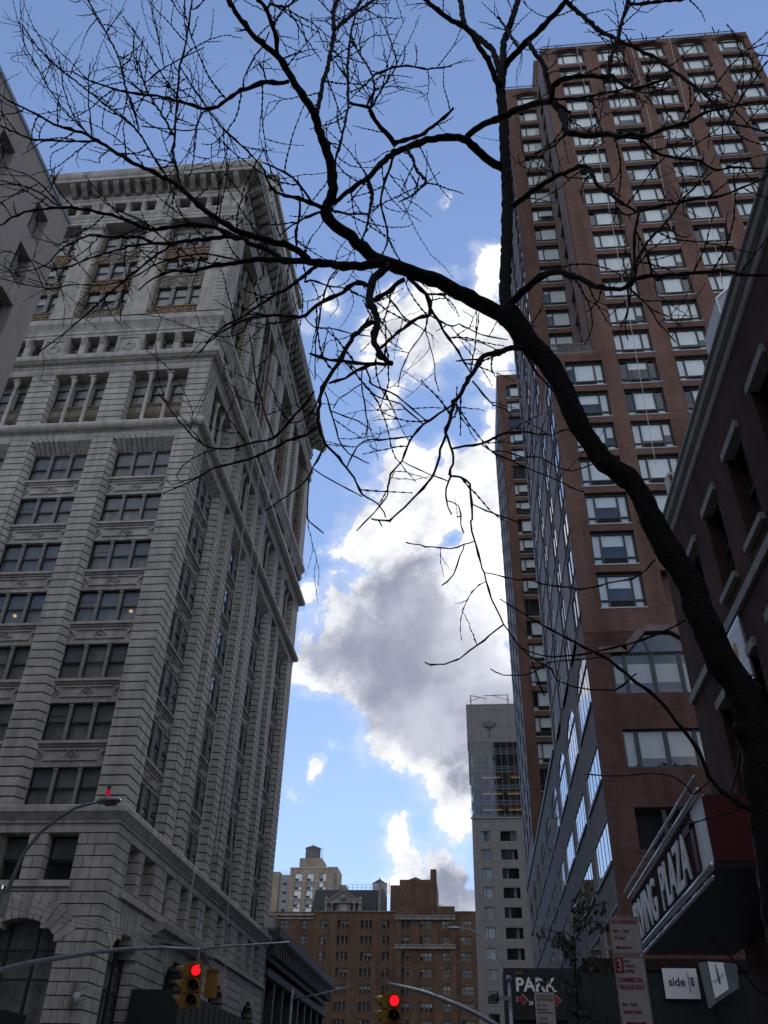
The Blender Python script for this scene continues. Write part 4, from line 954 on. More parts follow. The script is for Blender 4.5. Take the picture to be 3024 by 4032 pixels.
# framed poster on the wall
P_ = thing('framed_poster', 'white framed poster with a small golden figure on the dark brick wall', 'poster', HW_(20.45, 0, 10.7))
b = MB(); HW_.box(b, 19.75, 21.2, .01, .08, 10.6, 12.34); part('frame', b, M['alu'], P_)
b = MB(); HW_.box(b, 19.83, 21.12, .08, .095, 10.68, 12.26); part('sheet', b, M['white'], P_)
b = MB(); HW_.elev(b, [(20.3, 11.5), (20.45, 11.35), (20.62, 11.5), (20.6, 11.8), (20.45, 11.95), (20.32, 11.8)], .095, .1); part('picture', b, mat('gold_print', (.45, .25, .06), .6, .4, 8.), P_)
b = MB(); HW_.elev(b, [(20.7, 11.2), (20.9, 11.25), (20.85, 11.75), (20.72, 11.6)], .095, .1); part('picture', b, mat('pale_grey_print', (.5, .5, .55), .6, .2, 8.), P_)
# roof: white ventilation ducts and a white sign with red strokes
D_ = thing('roof_duct', 'big white angular roof duct standing above the grey cornice', 'duct', (8.9, 18, 18.0))
def slab(poly, y0, y1, m, parent, name):
    q = MB(); q.prism([(x, y0, z) for x, z in poly], [(x, y1, z) for x, z in poly]); part(name, q, m, parent)
slab([(8.05, 22.2), (8.85, 23.0), (9.3, 22.55), (9.4, 17.6), (8.05, 17.6)], 17.9, 19.6, M['pvc'], D_, 'duct')
slab([(7.85, 20.55), (8.05, 20.85), (8.05, 17.6), (7.85, 17.6)], 18.0, 18.6, M['pvc'], D_, 'duct_branch')
b = MB(); b.tube([(8.04, 17.88, 20.2), (8.04, 17.88, 22.2), (8.85, 17.88, 23.02)], .03, 6); part('edge_trim', b, M['alu'], D_)
D_ = thing('roof_duct', 'curved white roof duct further up above the grey cornice, behind the angular one', 'duct', (9.6, 18.5, 18.0))
slab([(9.05, 22.9), (8.95, 23.6), (9.15, 24.6), (9.7, 25.2), (10.6, 25.4), (10.6, 17.6), (9.45, 17.6), (9.4, 22.3)], 19.8, 21.2, M['pvc'], D_, 'duct')
S_ = thing('roof_sign', 'small white vertical roof sign with a column of red strokes at the cornice edge', 'sign', (7.6, 24.6, 18.3))
slab([(7.35, 20.45), (7.5, 20.55), (7.72, 20.5), (7.72, 18.2), (7.35, 18.2)], 24.2, 24.6, M['signw'], S_, 'panel')
for i in range(7):
    b = MB(); b.box(7.42, 7.52, 24.17, 24.2, 18.5+i*.28, 18.7+i*.28); part('red_stroke', b, M['redpaint'], S_)
b = MB(); b.tube([(7.8, 24.5, 20.3), (8.05, 24.5, 20.0), (7.95, 24.5, 19.5), (8.1, 24.5, 18.3)], .05, 6); part('bracket', b, M['steel'], S_)

# ------------------------------------------------------------------ beige building on the near left
MO = thing('beige_render_building', 'plain beige rendered building with small deep square windows at the upper left edge', 'building', (-18.5, 20, 0))
MW = Fr('E', -18.5); b = MB()
mcols = [8.6, 12.0, 15.4, 18.6, 21.8]; mz = [32.5-2.98*k-.0 for k in range(9)]; mz = [33.5, 30.55, 27.6, 24.65, 21.7, 18.75, 15.8, 12.85, 9.9]
ops = {8.6: (1.3,), 12.0: (1.3,), 15.4: (1.3,), 18.35: (.62,), 21.85: (.55,)}
cc = [(8.6, .55), (12.0, .55), (15.2, .55), (18.4, .55), (21.85, .55)]
ed = [-2.0]
for c, h in cc: ed += [c-h, c+h]
ed.append(23.8)
for i in range(0, len(ed), 2): MW.box(b, ed[i], ed[i+1], -.5, 0, 0, 37.2)
for c, h in cc:
    cur = 0
    for z in mz[::-1]: MW.box(b, c-h, c+h, -.5, -.003, cur, z); cur = z+1.95
    MW.box(b, c-h, c+h, -.5, -.003, cur, 37.2)
b.box(-48, -18.99, -2, 23.8, 0, 37.0); part('wall', b, M['beige'], MO)
b = MB(); MW.box(b, -2.05, 23.86, -.4, .05, 37.2, 37.42); part('coping', b, M['steel'], MO)
mm = MB(); mm.box(-.55, .55, .3, .32, 0, 1.95, 1)
for x in (-.55, -.03, .47): mm.box(x, x+.08, -.04, .08, 0, 1.95, 0)
for z in (0, .62, 1.87): mm.box(-.55, .55, -.03, .07, z, z+.08, 0)
mm = mm.mesh('window', [M['mull'], M['room']]); mp = MB(); mp.poly([(-.5, .02, .05), (.5, .02, .05), (.5, .02, 1.9), (-.5, .02, 1.9)]); mp = mp.mesh('pane', M['glass'])
for c, h in cc:
    for z in mz: o = put('window', mm, MO, MW(c, -.36, z), MW.rz); sub('pane', mp, o)

# ------------------------------------------------------------------ low dark iron-fronted building beyond the limestone one
DK = thing('iron_front_building', 'low dark iron-fronted building with a heavy cornice beyond the limestone building', 'building', (-18.7, 100, 0))
b = MB(); b.box(-40, -19.6, 84, 118.5, 0, 15.6)
for i in range(9): b.box(-19.7, -18.75, 84.05+i*4.25, 84.75+i*4.25, 0, 12.4)
part('wall', b, M['iron'], DK)
for lab, z, pr in (('cornice', 15.0, [(-.9, 13.6), (.1, 13.6), (.15, 14.6), (.9, 15.4), (1.0, 15.6), (1.05, 16.25), (-.9, 16.3)]), ('stone_belt', 12.4, [(-.9, 12.3), (.25, 12.35), (.3, 12.95), (-.9, 13.0)])):
    b = MB(); b.rings([[Fr('E', -18.7)(u, d, z) for d, z in pr] for u in (84.0, 119.3)]); part(lab, b, M['iron'], DK)
for i in range(30):
    b = MB(); Fr('E', -18.7).box(b, 84.3+i*1.17, 84.65+i*1.17, .1, .75, 14.0, 15.0); part('bracket', b, M['iron'], DK)
for i in range(8):
    for z in (5.0, 8.6): b = MB(); Fr('E', -19.6).box(b, 84.8+i*4.25, 88.2+i*4.25, .0, .05, z, z+2.8); part('window', b, M['sash'], DK)

# ------------------------------------------------------------------ buildings closing the street
def K(x, z, b0, Y): s = Y/b0; return x*s, (z-1.6)*s+1.6
BA = thing('brown_apartment_house', 'broad orange-brown brick apartment house closing the street, with a brick penthouse and chimney', 'building', (-12, 190, 0))
YB = 190.; FB = Fr('S', YB)
def kb(x): return x*YB/145
def kz(z): return (z-1.6)*YB/145+1.6
bw = MB()
rowz = [26.76-2.243*k for k in range(9)]
pairs = [(-30.7, -29.1), (-27.2, -26.2), (-24.2, -23.15), (-21.44, -19.68), (-17.74, -15.95), (-14.28, -13.18), (-11.3, -10.1), (-8.46, -6.66), (-5.0, -3.86), (-2.2, -.42)]
panel_wall2 = []
ed = [-60.0]
for a, c in pairs: ed += [a, c]
ed.append(1.2)
hB = 1.2*YB/145
for i in range(0, len(ed), 2): FB.box(bw, kb(ed[i]), kb(ed[i+1]), -.5, 0, 0, kz(29.2))
for a, c in pairs:
    cur = 0
    for z in rowz[::-1]: FB.box(bw, kb(a), kb(c), -.5, -.01, cur, kz(z)); cur = kz(z)+hB
    FB.box(bw, kb(a), kb(c), -.5, -.01, cur, kz(29.2))
bw.box(kb(-60), kb(1.2), YB+.5, YB+25, 0, kz(29.1))
# projecting centre bay and penthouse
FB.box(bw, kb(-12.3), kb(-11.35), .0, .35, 0, kz(28.0)); FB.box(bw, kb(-3.85), kb(-2.95), 0, .35, 0, kz(28.0)); FB.box(bw, kb(-12.3), kb(-2.95), -.4, .35, kz(28.0), kz(30.0))
bw.box(kb(-13.3), kb(-5.85), YB+2, YB+14, kz(29), kz(33.49)); bw.box(kb(-11.8), kb(-5.85), YB+2.05, YB+13.9, kz(33.4), kz(34.34)); bw.box(kb(-6.8), kb(-5.83), YB+1.95, YB+4, kz(29.3), kz(35.93))
bw.box(kb(-1.0), kb(.39), YB+1, YB+8, kz(29), kz(29.31))
part('wall', bw, M['brick_b'], BA)
b = MB()
for z0, z1 in ((28.03, 28.66), (23.94, 24.55)): FB.box(b, kb(-12.4), kb(-2.9), .33, .62, kz(z0), kz(z1)); FB.box(b, kb(-12.55), kb(-2.75), .33, .8, kz(z1)-.15, kz(z1))
FB.box(b, kb(-60), kb(-25.3), -.1, .3, kz(28.6), kz(28.9)); FB.box(b, kb(-60), kb(-25.3), -.1, .22, kz(28.1), kz(28.3)); FB.box(b, kb(-60), kb(-25.3), -.1, .25, kz(22.3), kz(22.6))
FB.box(b, kb(-25.3), kb(-12.3), -.1, .2, kz(29.2), kz(29.33)); FB.box(b, kb(-2.9), kb(1.2), -.1, .2, kz(29.2), kz(29.33))
part('stone_band', b, M['stone_d'], BA)
FW = {}
for a, c in pairs:
    w = round(kb(c)-kb(a), 2)
    for k, z in enumerate(rowz):
        n = 3 if w > 1.8 else 2
        key = (w,)
        if key not in FW:
            m_ = win_sash(w, hB, n, .12, .05); FW[key] = (m_, [shade_mesh(w, hB, n, d[:n], .12, .1, 'cream') for d in ((.48, .48, .48), (.0, .3, .4), (.3, .0, 0), (0, 0, 0), (.4, .0, 0), (0, 0, 0))])
        m_, sh = FW[key]
        place_window(BA, FB, kb((a+c)/2), -.25, kz(z), m_, rnd.choice(sh))
b = MB()
for a, c in pairs[6:9]: FB.box(b, kb(a)+.02, kb(c)-.02, -.2, -.012, kz(24.52)+hB*1.0, kz(26.76)-.05)
part('spandrel', b, M['iron'], BA)
b = MB()
for x0, x1, x2, z0, z1, y in ((-10.49, -9.27, -8.18, 34.34, 35.0, 7), (-2.96, -.96, -.17, 29.31, 29.85, 6)):
    P = [(kb(x0), YB+2.2, kz(z0)), (kb(x2), YB+2.2, kz(z0)), (kb(x2), YB+2.2+y, kz(z0)), (kb(x0), YB+2.2+y, kz(z0))]; A = (kb(x1), YB+3.5, kz(z1))
    for i in range(4): b.poly([P[i], P[(i+1) % 4], A])
part('hip_roof', b, M['slate'], BA)
b = MB(); b.rings([[(kb(x), y, kz(29.2)) for x, y in ((-25.9, YB+.6), (-15.1, YB+.6), (-15.1, YB+14), (-25.9, YB+14))], [(kb(x), y, kz(33.03)) for x, y in ((-25.75, YB+3.6), (-15.1, YB+3.6), (-15.1, YB+12), (-25.75, YB+12))]])
part('mansard_roof', b, M['slate'], BA)
b = MB(); b.box(kb(-15.12), kb(-14.75), YB+.5, YB+8, kz(29.2), kz(33.8)); b.box(kb(-14.8), kb(-14.3), YB+2, YB+9, kz(29.2), kz(32.9)); part('party_wall', b, M['stone_d'], BA)
# ornate dormer with pediment
DM = MB(); u0, u1 = kb(-23.7), kb(-17.6); zc = kz(30.45)
FB.box(DM, u0, u1, -2.6, .25, zc, zc+.55); FB.box(DM, u0, u1, -2.6, -.35, kz(29.25), zc)
um = (u0+u1)/2
FB.elev(DM, [(u0+.6, zc+.55), (u1-.6, zc+.55), (um+.5, kz(32.15)), (um, kz(32.35)), (um-.5, kz(32.15))], -2.4, .12)
FB.elev(DM, [(u0+.4, zc+.55), (u0+1.0, zc+.55), (um, kz(32.2)), (um-.1, kz(32.4))], .1, .4); FB.elev(DM, [(u1-.4, zc+.55), (u1-1.0, zc+.55), (um, kz(32.2)), (um+.1, kz(32.4))], .1, .4)
for q in (0, 1.25, 6.0, 7.2): DM.lathe((u0+.35+q, YB-.05, kz(29.2)), [(.33, 0), (.33, .2), (.24, .3), (.22, 1.3), (.33, 1.45), (.33, 1.75)], 8)
DM.lathe((um, YB-.3, zc+.9), [(.05, -.45), (.55, -.2), (.62, .2), (.4, .6), (.05, .75)], 10)
for s in (-1, 1): DM.lathe((um+s*3.6, YB-.1, zc+.55), [(.3, 0), (.36, .35), (.2, .6), (.05, .8)], 8)
part('dormer', DM, M['stone_d'], BA)
for q in (-2.2, 0, 2.2): b = MB(); FB.box(b, um+q-.75, um+q+.75, -.34, -.28, kz(29.25), kz(30.4)); part('dormer_window', b, M['sash'] if q else M['cream'], BA)
for x in (-25.3, -16.3): b = MB(); FB.box(b, kb(x), kb(x)+1.1, -.9, -.6, kz(29.3), kz(30.2)); part('dormer_window', b, M['iron'], BA)
def roof_rail(x0, x1, y, z, h, n, parent):
    b = MB()
    for i in range(n+1): b.box(x0+(x1-x0)*i/n-.04, x0+(x1-x0)*i/n+.04, y, y+.05, z, z+h)
    b.box(x0, x1, y, y+.05, z+h, z+h+.06); b.box(x0, x1, y, y+.05, z+h*.5, z+h*.5+.05); part('roof_railing', b, M['steel'], parent)
roof_rail(kb(-22.6), kb(-15.3), YB+4, kz(33.0), 1.1, 10, BA); roof_rail(kb(-5.7), kb(-5.1), YB+3, kz(29.9), 1.1, 3, BA)
def tank(name, lab, x, y, z, r, h, hr, m):
    t = thing('water_tank', lab, 'water tank', (x, y, z))
    b = MB(); b.lathe((x, y, z+.0), [(r*1.04, 0), (r, h)], 20)
    part('barrel', b, m, t)
    for q in range(5):
        b = MB(); b.lathe((x, y, z+h*(.12+.19*q)), [(r*1.05-.0, 0), (r*1.05, .09)], 20); part('hoop', b, M['iron'], t)
    b = MB(); b.lathe((x, y, z+h), [(r*1.1, -.05), (.12, hr), (.08, hr), (.05, hr+.5)], 20); part('conical_roof', b, M['slate'], t)
    b = MB()
    for s in (-.3, .3): b.tube([(x+r*1.25+s, y, z-.5), (x+r*1.25+s, y, z+h+.6)], .05, 5)
    for q in range(12): b.tube([(x+r*1.25-.3, y, z+q*h/11), (x+r*1.25+.3, y, z+q*h/11)], .035, 4)
    part('ladder', b, M['steel'], t)
x, z = kb(-15.93), kz(33.6); tank('t', 'pale water tank with a conical roof half hidden behind the dark mansard roof', x, YB+13, z+.6, 1.55, 2.0, .95, M['signw'])
# tan block with its water tank far behind
YT = 320.
TB = thing('tan_brick_block', 'tan brick apartment block with grey window strips and stepped roof behind the brown house', 'building', (-60, YT, 0))
def tx(x): return x*YT/190
def tz(z): return (z-1.6)*YT/190+1.6
FT = Fr('S', YT); bw = MB()
wc = [(-37.72, -36.2), (-35.12, -33.7), (-32.47, -31.02)]; tr = [43.86-1.7*k for k in range(6)]; ed = [-38.88]
for a, c in wc: ed += [a, c]
ed.append(-29.75)
for i in range(0, len(ed), 2): FT.box(bw, tx(ed[i]), tx(ed[i+1]), -.6, 0, 0, tz(46.35))
for a, c in wc: FT.box(bw, tx(a), tx(c), -.6, 0, tz(45.32), tz(46.35))
bw.box(tx(-38.88), tx(-29.75), YT+.6, YT+22, 0, tz(46.3)); bw.box(tx(-37.35), tx(-32.4), YT+3, YT+14, tz(46.2), tz(48.88)); bw.box(tx(-31.35), tx(-29.2), YT+6, YT+18, tz(38), tz(47.5))
bw.box(tx(-29.5), tx(-27.6), YT+12, YT+24, 0, tz(44.5)); bw.box(tx(-43.5), tx(-41.2), YT+1.0, YT+20, 0, tz(45.8))
part('wall', bw, M['brick_t'], TB)
b = MB(); b.box(tx(-41.15), tx(-38.9), YT+2, YT+20, 0, tz(45.3)); part('grey_bay', b, M['greyst'], TB)
b = MB()
for k in range(5): FT.box(b, tx(-38.9), tx(-29.72), -.1, .12, tz(43.62-1.7*k), tz(43.62-1.7*k)+.22)
FT.box(b, tx(-39), tx(-29.65), -.3, .15, tz(46.35), tz(46.35)+.3); part('slab_edge', b, M['sill'], TB)
TWm = {}
for a, c in wc:
    w = tx(c)-tx(a)
    for k in range(6):
        f = MB(); f.box(-w/2, w/2, .1, .2, -.1, 2.55, 1); f.box(-w/2+.1, w/2*.1, -.02, .1, .75, 2.4, 0 if (k+int(a)) % 2 else 2); f.box(w/2*.15, w/2-.1, -.02, .1, .75, 2.4, 2 if k % 2 else 0)
        f.box(-w/2+.1, 0, -.06, .1, .0, .7, 3); f.box(.15, w/2-.1, -.02, .1, 0, .65, 0)
        put('window', f.mesh('window', [M['white'], M['mull'], M['greyst'], M['sash']]), TB, FT(tx((a+c)/2), -.3, tz(tr[k])))
for k in range(4):
    f = MB(); f.box(-.65, .65, -.05, .1, 0, .8); put('louvre', f.mesh('louvre', M['sash']), TB, (tx(-40.05), YT+1.95, tz(43.2-1.72*k)))
roof_rail(tx(-41.1), tx(-38.95), YT+3, tz(45.3), 1.6, 4, TB)
tank('t', 'large grey wooden water tank with a conical roof on the tan brick block', tx(-35.05), YT+8, tz(48.9)-.3, 2.72, 4.9, 1.2, M['wood'])
# grey panel tower with a glazed upper part
YG = 140.; FG = Fr('S', YG)
GT = thing('grey_panel_tower', 'slim grey panelled tower with glazed upper storeys and a tree-shaped emblem near the top', 'building', (6, YG, 0))
b = MB(); GX0, GX1 = .28, 17.0
gw = [(1.58, 3.12, 'a'), (4.66, 6.22, 'b'), (6.68, 7.22, 'n')]
zs = [38.6-2.795*k for k in range(12)]; hh = 1.53
ed = [GX0, 1.58, 3.12, 4.66, 7.24, GX1]
for i in range(0, 6, 2): FG.box(b, ed[i], ed[i+1], -.5, 0, 0, 42.1)
for a, c in ((1.58, 3.12), (4.66, 7.24)):
    cur = 0
    for z in zs[::-1]:
        if z < 2: continue
        FG.box(b, a, c, -.5, -.003, cur, z); cur = z+hh
    FG.box(b, a, c, -.5, -.003, cur, 42.1)
b.box(GX0, GX1, YG+.5, YG+22, 0, 42); FG.box(b, GX0-.15, GX1, -22, .05, 54.73, 61.4)
part('wall', b, M['greyst'], GT)
b = MB()
for k, z in enumerate(zs): FG.box(b, GX0, GX1, -.02, .012, z-.42, z-.38); FG.box(b, GX0, GX1, -.02, .012, z+hh+.18, z+hh+.21)
for x in (1.0, 3.9, 8.0): FG.box(b, x, x+.035, -.02, .01, 0, 42.1)
for z in (55.5, 57.3, 58.0, 59.3, 60.3, 60.6): FG.box(b, GX0-.1, 12, .04, .062, z, z+.04)
for x in (7.3, .9): FG.box(b, x, x+.04, .04, .06, 54.8, 61.3)
part('panel_joints', b, M['mull'], GT)
b = MB(); FG.box(b, GX0-.2, GX1, -.3, .2, 42.1, 42.28); FG.box(b, GX0-.25, GX1, -22, .1, 61.4, 61.55); part('coping', b, M['sill'], GT)
def gwin(w, m):
    f = MB(); f.box(-w/2, w/2, .25, .3, 0, hh, 1); f.box(-w/2, -w/2+.05, -.02, .08, 0, hh, 0); f.box(w/2-.05, w/2, -.02, .08, 0, hh, 0); f.box(-w/2, w/2, -.02, .08, 0, .06, 0); f.box(-w/2, w/2, -.02, .08, hh-.06, hh, 0)
    if m: f.box(-w/2+w*.33-.03, -w/2+w*.33+.03, -.02, .08, 0, hh, 0)
    return f.mesh('window', [M['sash'], M['room']])
gp = lambda w: (lambda p: (p.poly([(-w/2, .05, 0), (w/2, .05, 0), (w/2, .05, hh), (-w/2, .05, hh)]), p.mesh('pane', M['glass_n']))[1])(MB())
gs = lambda w, m: (lambda s: (s.box(-w/2+.06, w/2-.06, .12, .14, .06, hh-.05), s.mesh('blind', M[m]))[1])(MB())
GWm = {1: (gwin(1.54, True), gp(1.54), gs(1.54, 'blind'), gs(1.54, 'shade')), 0: (gwin(.54, False), gp(.54), gs(.54, 'blind'), gs(.54, 'shade'))}
order = 'ABACACAAAAAA'
for k, z in enumerate(zs):
    if z < 2: continue
    def gput(x, kind, q):
        o = put('window', GWm[kind][0], GT, FG(x, -.2, z)); sub('pane', GWm[kind][1], o)
        if q: sub('blind', GWm[kind][1+q], o)
    if k == 0: gput(1.85, 0, 1); gput(2.85, 0, 2)
    else: gput(2.35, 1, 1 if k in (2, 3, 5, 6) else (2 if k in (1, 4, 7) else 0))
    if k in (2, 4): gput(4.95, 0, 2); gput(6.4, 1, 0)
    else: gput(5.45, 1, 2 if k == 1 else 0); gput(6.95, 0, 1 if k == 0 else 0)
# glazed storeys
for k, (z0, z1) in enumerate(((42.4, 44.3), (45.0, 46.9), (47.5, 49.6), (50.5, 52.75))):
    pass
b = MB(); b.box(GX0+.6, GX1, YG+3, YG+20, 42, 54.7); part('core', b, M['shade'], GT)
b = MB()
for z in (42.3, 44.3, 46.85, 49.6, 52.7): b.box(GX0+.1, GX1, YG+.3, YG+3.2, z, z+.55)
part('floor_slab', b, M['greyst'], GT)
b = MB()
for i in range(15): FG.box(b, GX0+i*1.05, GX0+i*1.05+.05, -.08, .04, 42.28, 54.7)
for z in (44.3, 44.9, 46.85, 47.4, 49.6, 50.2, 50.5, 52.7, 53.2, 53.6): FG.box(b, GX0, GX1, -.08, .04, z, z+.06)
part('curtain_wall_frame', b, M['steel'], GT)
b = MB(); b.poly([FG(GX0, -.03, 42.28), FG(GX1, -.03, 42.28), FG(GX1, -.03, 54.7), FG(GX0, -.03, 54.7)]); b.poly([(GX0+.02, YG+.03, 42.28), (GX0+.02, YG+21, 42.28), (GX0+.02, YG+21, 54.7), (GX0+.02, YG+.03, 54.7)]); part('curtain_wall_glass', b, M['glass_n'], GT)
b = MB(); b.box(3.7, 4.0, YG+.6, YG+1.0, 42.3, 52.6); b.box(.5, .9, YG+.6, YG+1.0, 42.3, 52.6); part('column', b, M['signw'], GT)
for z in (43.9, 46.5, 49.2):
    for x0, x1 in (((2.2, 5.4), (6.3, 11)) if z < 48 else ((2.2, 5.3), (7.0, 11))):
        b = MB(); b.box(x0, x1, YG+1.5, YG+1.8, z, z+.13); part('ceiling_light', b, M['warm_d'], GT)
    b = MB(); b.box(1.1, 1.5, YG+1.0, YG+1.2, z-1.1, z-1.0); part('ceiling_light', b, M['signw'], GT)
# emblem: a stem with curving branches
b = MB(); ex, ez = 3.85, 55.4; yy = YG-.08
b.tube([(ex, yy, ez), (ex, yy, ez+3.3)], .05, 5); b.box(ex-.42, ex+.42, yy-.04, yy+.04, ez+1.55, ez+1.65); b.tube([(ex-.85, yy, ez+2.0), (ex-.3, yy, ez+1.86), (ex+.3, yy, ez+1.86), (ex+.9, yy, ez+2.05)], .04, 5)
for s, sp, tp in ((-1, .9, 3.0), (-1, .45, 3.15), (1, .45, 3.1), (1, .95, 2.85), (1, 1.15, 2.6), (-1, 1.15, 2.6)):
    b.tube([(ex+s*.05, yy, ez+1.9), (ex+s*sp*.75, yy, ez+2.1), (ex+s*sp, yy, ez+2.5), (ex+s*sp*.8, yy, ez+tp)], .04, 5)
part('emblem', b, M['iron'], GT)
for lab, xs, tip in (('pale roof hoist at the left end of the grey tower roof', .9, 3.6), ('pale roof hoist at the right end of the grey tower roof', 7.35, 3.3)):
    b = MB(); zt = 61.5; zz = 2.0
    b.tube([(xs, YG+.6, zt-.2), (xs, YG+.6, zt+zz)], .1, 8)
    za = (zz-1.0) if tip > xs else zz-.45
    b.tube([(xs, YG+.6, zt+zz), (tip, YG-.2, zt+za)], .07, 6); b.tube([(xs, YG+.6, zt+1.0), ((xs+tip*1.6)/2.6, YG+.2, zt+(zz+za*1.6)/2.6)], .05, 6); b.lathe((xs, YG+.6, zt+.95), [(.18, 0), (.18, .12)], 8); b.tube([(tip, YG-.2, zt+za), (tip, YG-.2, zt-.0)], .015, 4)
    whole('roof_hoist', b, M['steel'], lab, 'roof hoist', 'roof hoists on the grey tower')
# ------------------------------------------------------------------ unseen blocks added behind the camera to close the canyon and shade its foot
def unseen_shade_block(name, lab, fr, x0, x1, y0, y1, h, m, u0, u1, us, zs, sz):
    t = thing(name, lab, 'building', ((x0+x1)/2, (y0+y1)/2, 0)); b = MB()
    panel_wall(b, fr, u0, u1, 0, h, us, zs, sz[0]/2, sz[1], .4); b.box(x0, x1, y0, y1, 0, h-.3); part('wall', b, m, t)
    g = MB()
    for u in us:
        for z in zs: fr.box(g, u-sz[0]/2, u+sz[0]/2, -.34, -.3, z, z+sz[1])
    tag(part('windows', g, M['glass_hi'], t), kind='stuff')
    c = MB(); fr.box(c, u0, u1, -.1, .5, h-.02, h+.6); part('cornice', c, M['lintel'], t)
unseen_shade_block('unseen_shade_block', 'unseen brown brick block, added for shade, left of the street behind the viewer', Fr('E', -18.5), -45, -18.95, -95, -3.5, 40, M['brick_b'], -95, -3.4, [-91+3.4*i for i in range(26)], [5+3.4*k for k in range(10)], (1.4, 1.9))
unseen_shade_block('unseen_shade_block', 'unseen dark brick block, added for shade, right of the street behind the viewer', Fr('W', 7.05), 7.5, 40, -95, -13, 38, M['brick_d'], -95, -12.9, [-91+3.4*i for i in range(23)], [5+3.4*k for k in range(9)], (1.4, 1.9))
class FrN(Fr):
    def __call__(s, u, d, z): return (u, s.b+d, z)
unseen_shade_block('unseen_shade_block', 'unseen tan brick block, added for shade, across the street end behind the viewer', FrN('S', -135), -60, 60, -155, -135.4, 48, M['brick_t'], -60, 60, [-57+3.6*i for i in range(32)], [5+3.4*k for k in range(12)], (1.5, 1.9))
# ------------------------------------------------------------------ lettering
def text_mesh(name, s, size, m, sx=1., off=0., ext=.01, align='LEFT'):
    cu = bpy.data.curves.new(name, 'FONT'); cu.body = s; cu.size = size; cu.offset = off; cu.extrude = ext; cu.align_x = align; cu.resolution_u = 3
    o = bpy.data.objects.new(name, cu); COL.objects.link(o); bpy.context.view_layer.update()
    me = bpy.data.meshes.new_from_object(o.evaluated_get(bpy.context.evaluated_depsgraph_get())); bpy.data.objects.remove(o); bpy.data.curves.remove(cu)
    me.transform(Matrix.Diagonal((sx, 1, 1, 1))); me.transform(Matrix.Rotation(math.pi/2, 4, 'X')); me.name = name
    me.materials.clear(); me.materials.append(m); return me
def text(name, s, size, m, parent, loc, rz=0., **kw): return put(name, text_mesh(name, s, size, m, **kw), parent, loc, rz)

# ------------------------------------------------------------------ marquee of the hall
MQ = thing('theatre_marquee', 'long metal marquee lettered IRVING PLAZA with bulb rails, projecting from the dark brick hall', 'marquee', (5.0, 21.5, 5.6))
Y0, Y1, XM = 17.1, 26.6, 4.5; MF = Fr('W', XM)
b = MB(); b.box(XM+.06, 7.0, Y0+.05, Y1, 5.72, 7.0); part('body', b, M['black'], MQ)
b = MB(); MF.box(b, Y0, Y1, -.06, 0, 5.75, 6.98); part('white_face', b, M['white'], MQ)
b = MB(); MF.box(b, 18.25, Y1-.05, .0, .03, 5.78, 6.95); part('letter_panel', b, M['brown'], MQ)
b = MB(); MF.box(b, 18.05, 18.3, .03, .06, 5.8, 6.72); MF.box(b, 18.05, 18.9, .03, .06, 6.62, 6.78); part('panel_trim', b, M['redpaint'], MQ)
for zz, r in ((7.06, .055), (5.66, .07)):
    b = MB(); b.tube([(XM-.05, Y0-.05, zz), (XM-.05, Y1+.1, zz)], r, 10); part('edge_rail', b, M['alu'], MQ, True)
for zz in (7.26, 5.42):
    b = MB(); b.tube([(XM-.12, Y0-.2, zz), (XM-.12, Y1+.3, zz)], .035, 8); part('bulb_rail', b, M['alu'], MQ, True)
    for i in range(9):
        b = MB(); y = Y0+.5+i*1.1; b.lathe((XM-.12, y, zz-.0), [(.02, -.06), (.04, -.03), (.04, .02), (.02, .06)], 8); b.tube([(XM-.12, y, zz), (XM+.02, y, (7.0 if zz > 6 else 5.7))], .02, 5); part('bulb_holder', b, M['steel'], MQ)
b = MB(); b.box(XM+.0, 7.0, Y0-.02, Y0+.04, 5.75, 6.95); part('red_end_panel', b, M['redpaint'], MQ)
b = MB(); b.box(XM-.02, 7.02, Y0-.08, Y1, 5.60, 5.72); part('soffit', b, M['black'], MQ)
# letters on the street face read from the far end: they run towards the viewer
for i, (w, y0, y1) in enumerate((('IRVING', 26.25, 22.75), ('PLAZA', 22.0, 18.75))):
    me = text_mesh('letters', w, 1.32, M['white'], 1, .018, .02); xs = [v.co.x for v in me.vertices]; f = (y0-y1)/(max(xs)-min(xs)); me.transform(Matrix.Translation((-min(xs), 0, 0))); me.transform(Matrix.Diagonal((f, 1, 1, 1)))
    put('letters', me, MQ, (XM-.055, y0, 5.84), -math.pi/2)

# ------------------------------------------------------------------ parking signs
def sign_plate(b, x0, x1, z0, z1, y): b.box(x0, x1, y, y+.01, z0, z1)
NP = thing('parking_sign', 'tall white sign with red NO PARKING and COMMERCIAL VEHICLES ONLY lettering', 'street sign', (1.6, 10.1, .13))
b = MB(); b.tube([(1.66, 10.06, .13), (1.66, 10.06, 3.5)], .032, 8); part('post', b, M['steel'], NP)
sx0, sx1 = 1.42, 1.73; ys = 9.98
b = MB(); b.box(sx0, sx1, ys, ys+.012, 3.10, 3.46); part('plate', b, M['signw'], NP)
b = MB(); b.box(sx0, sx1, ys, ys+.012, 2.2, 3.09); part('plate', b, M['signw'], NP)
b = MB()
for z0, z1 in ((3.105, 3.455), (2.205, 3.085)):
    for q in ((sx0+.005, sx1-.005, z1-.008, z1-.004), (sx0+.005, sx1-.005, z0+.004, z0+.008), (sx0+.005, sx0+.009, z0+.004, z1-.004), (sx1-.009, sx1-.005, z0+.004, z1-.004)): b.box(q[0], q[1], ys-.003, ys, q[2], q[3])
part('red_border', b, M['signr'], NP)
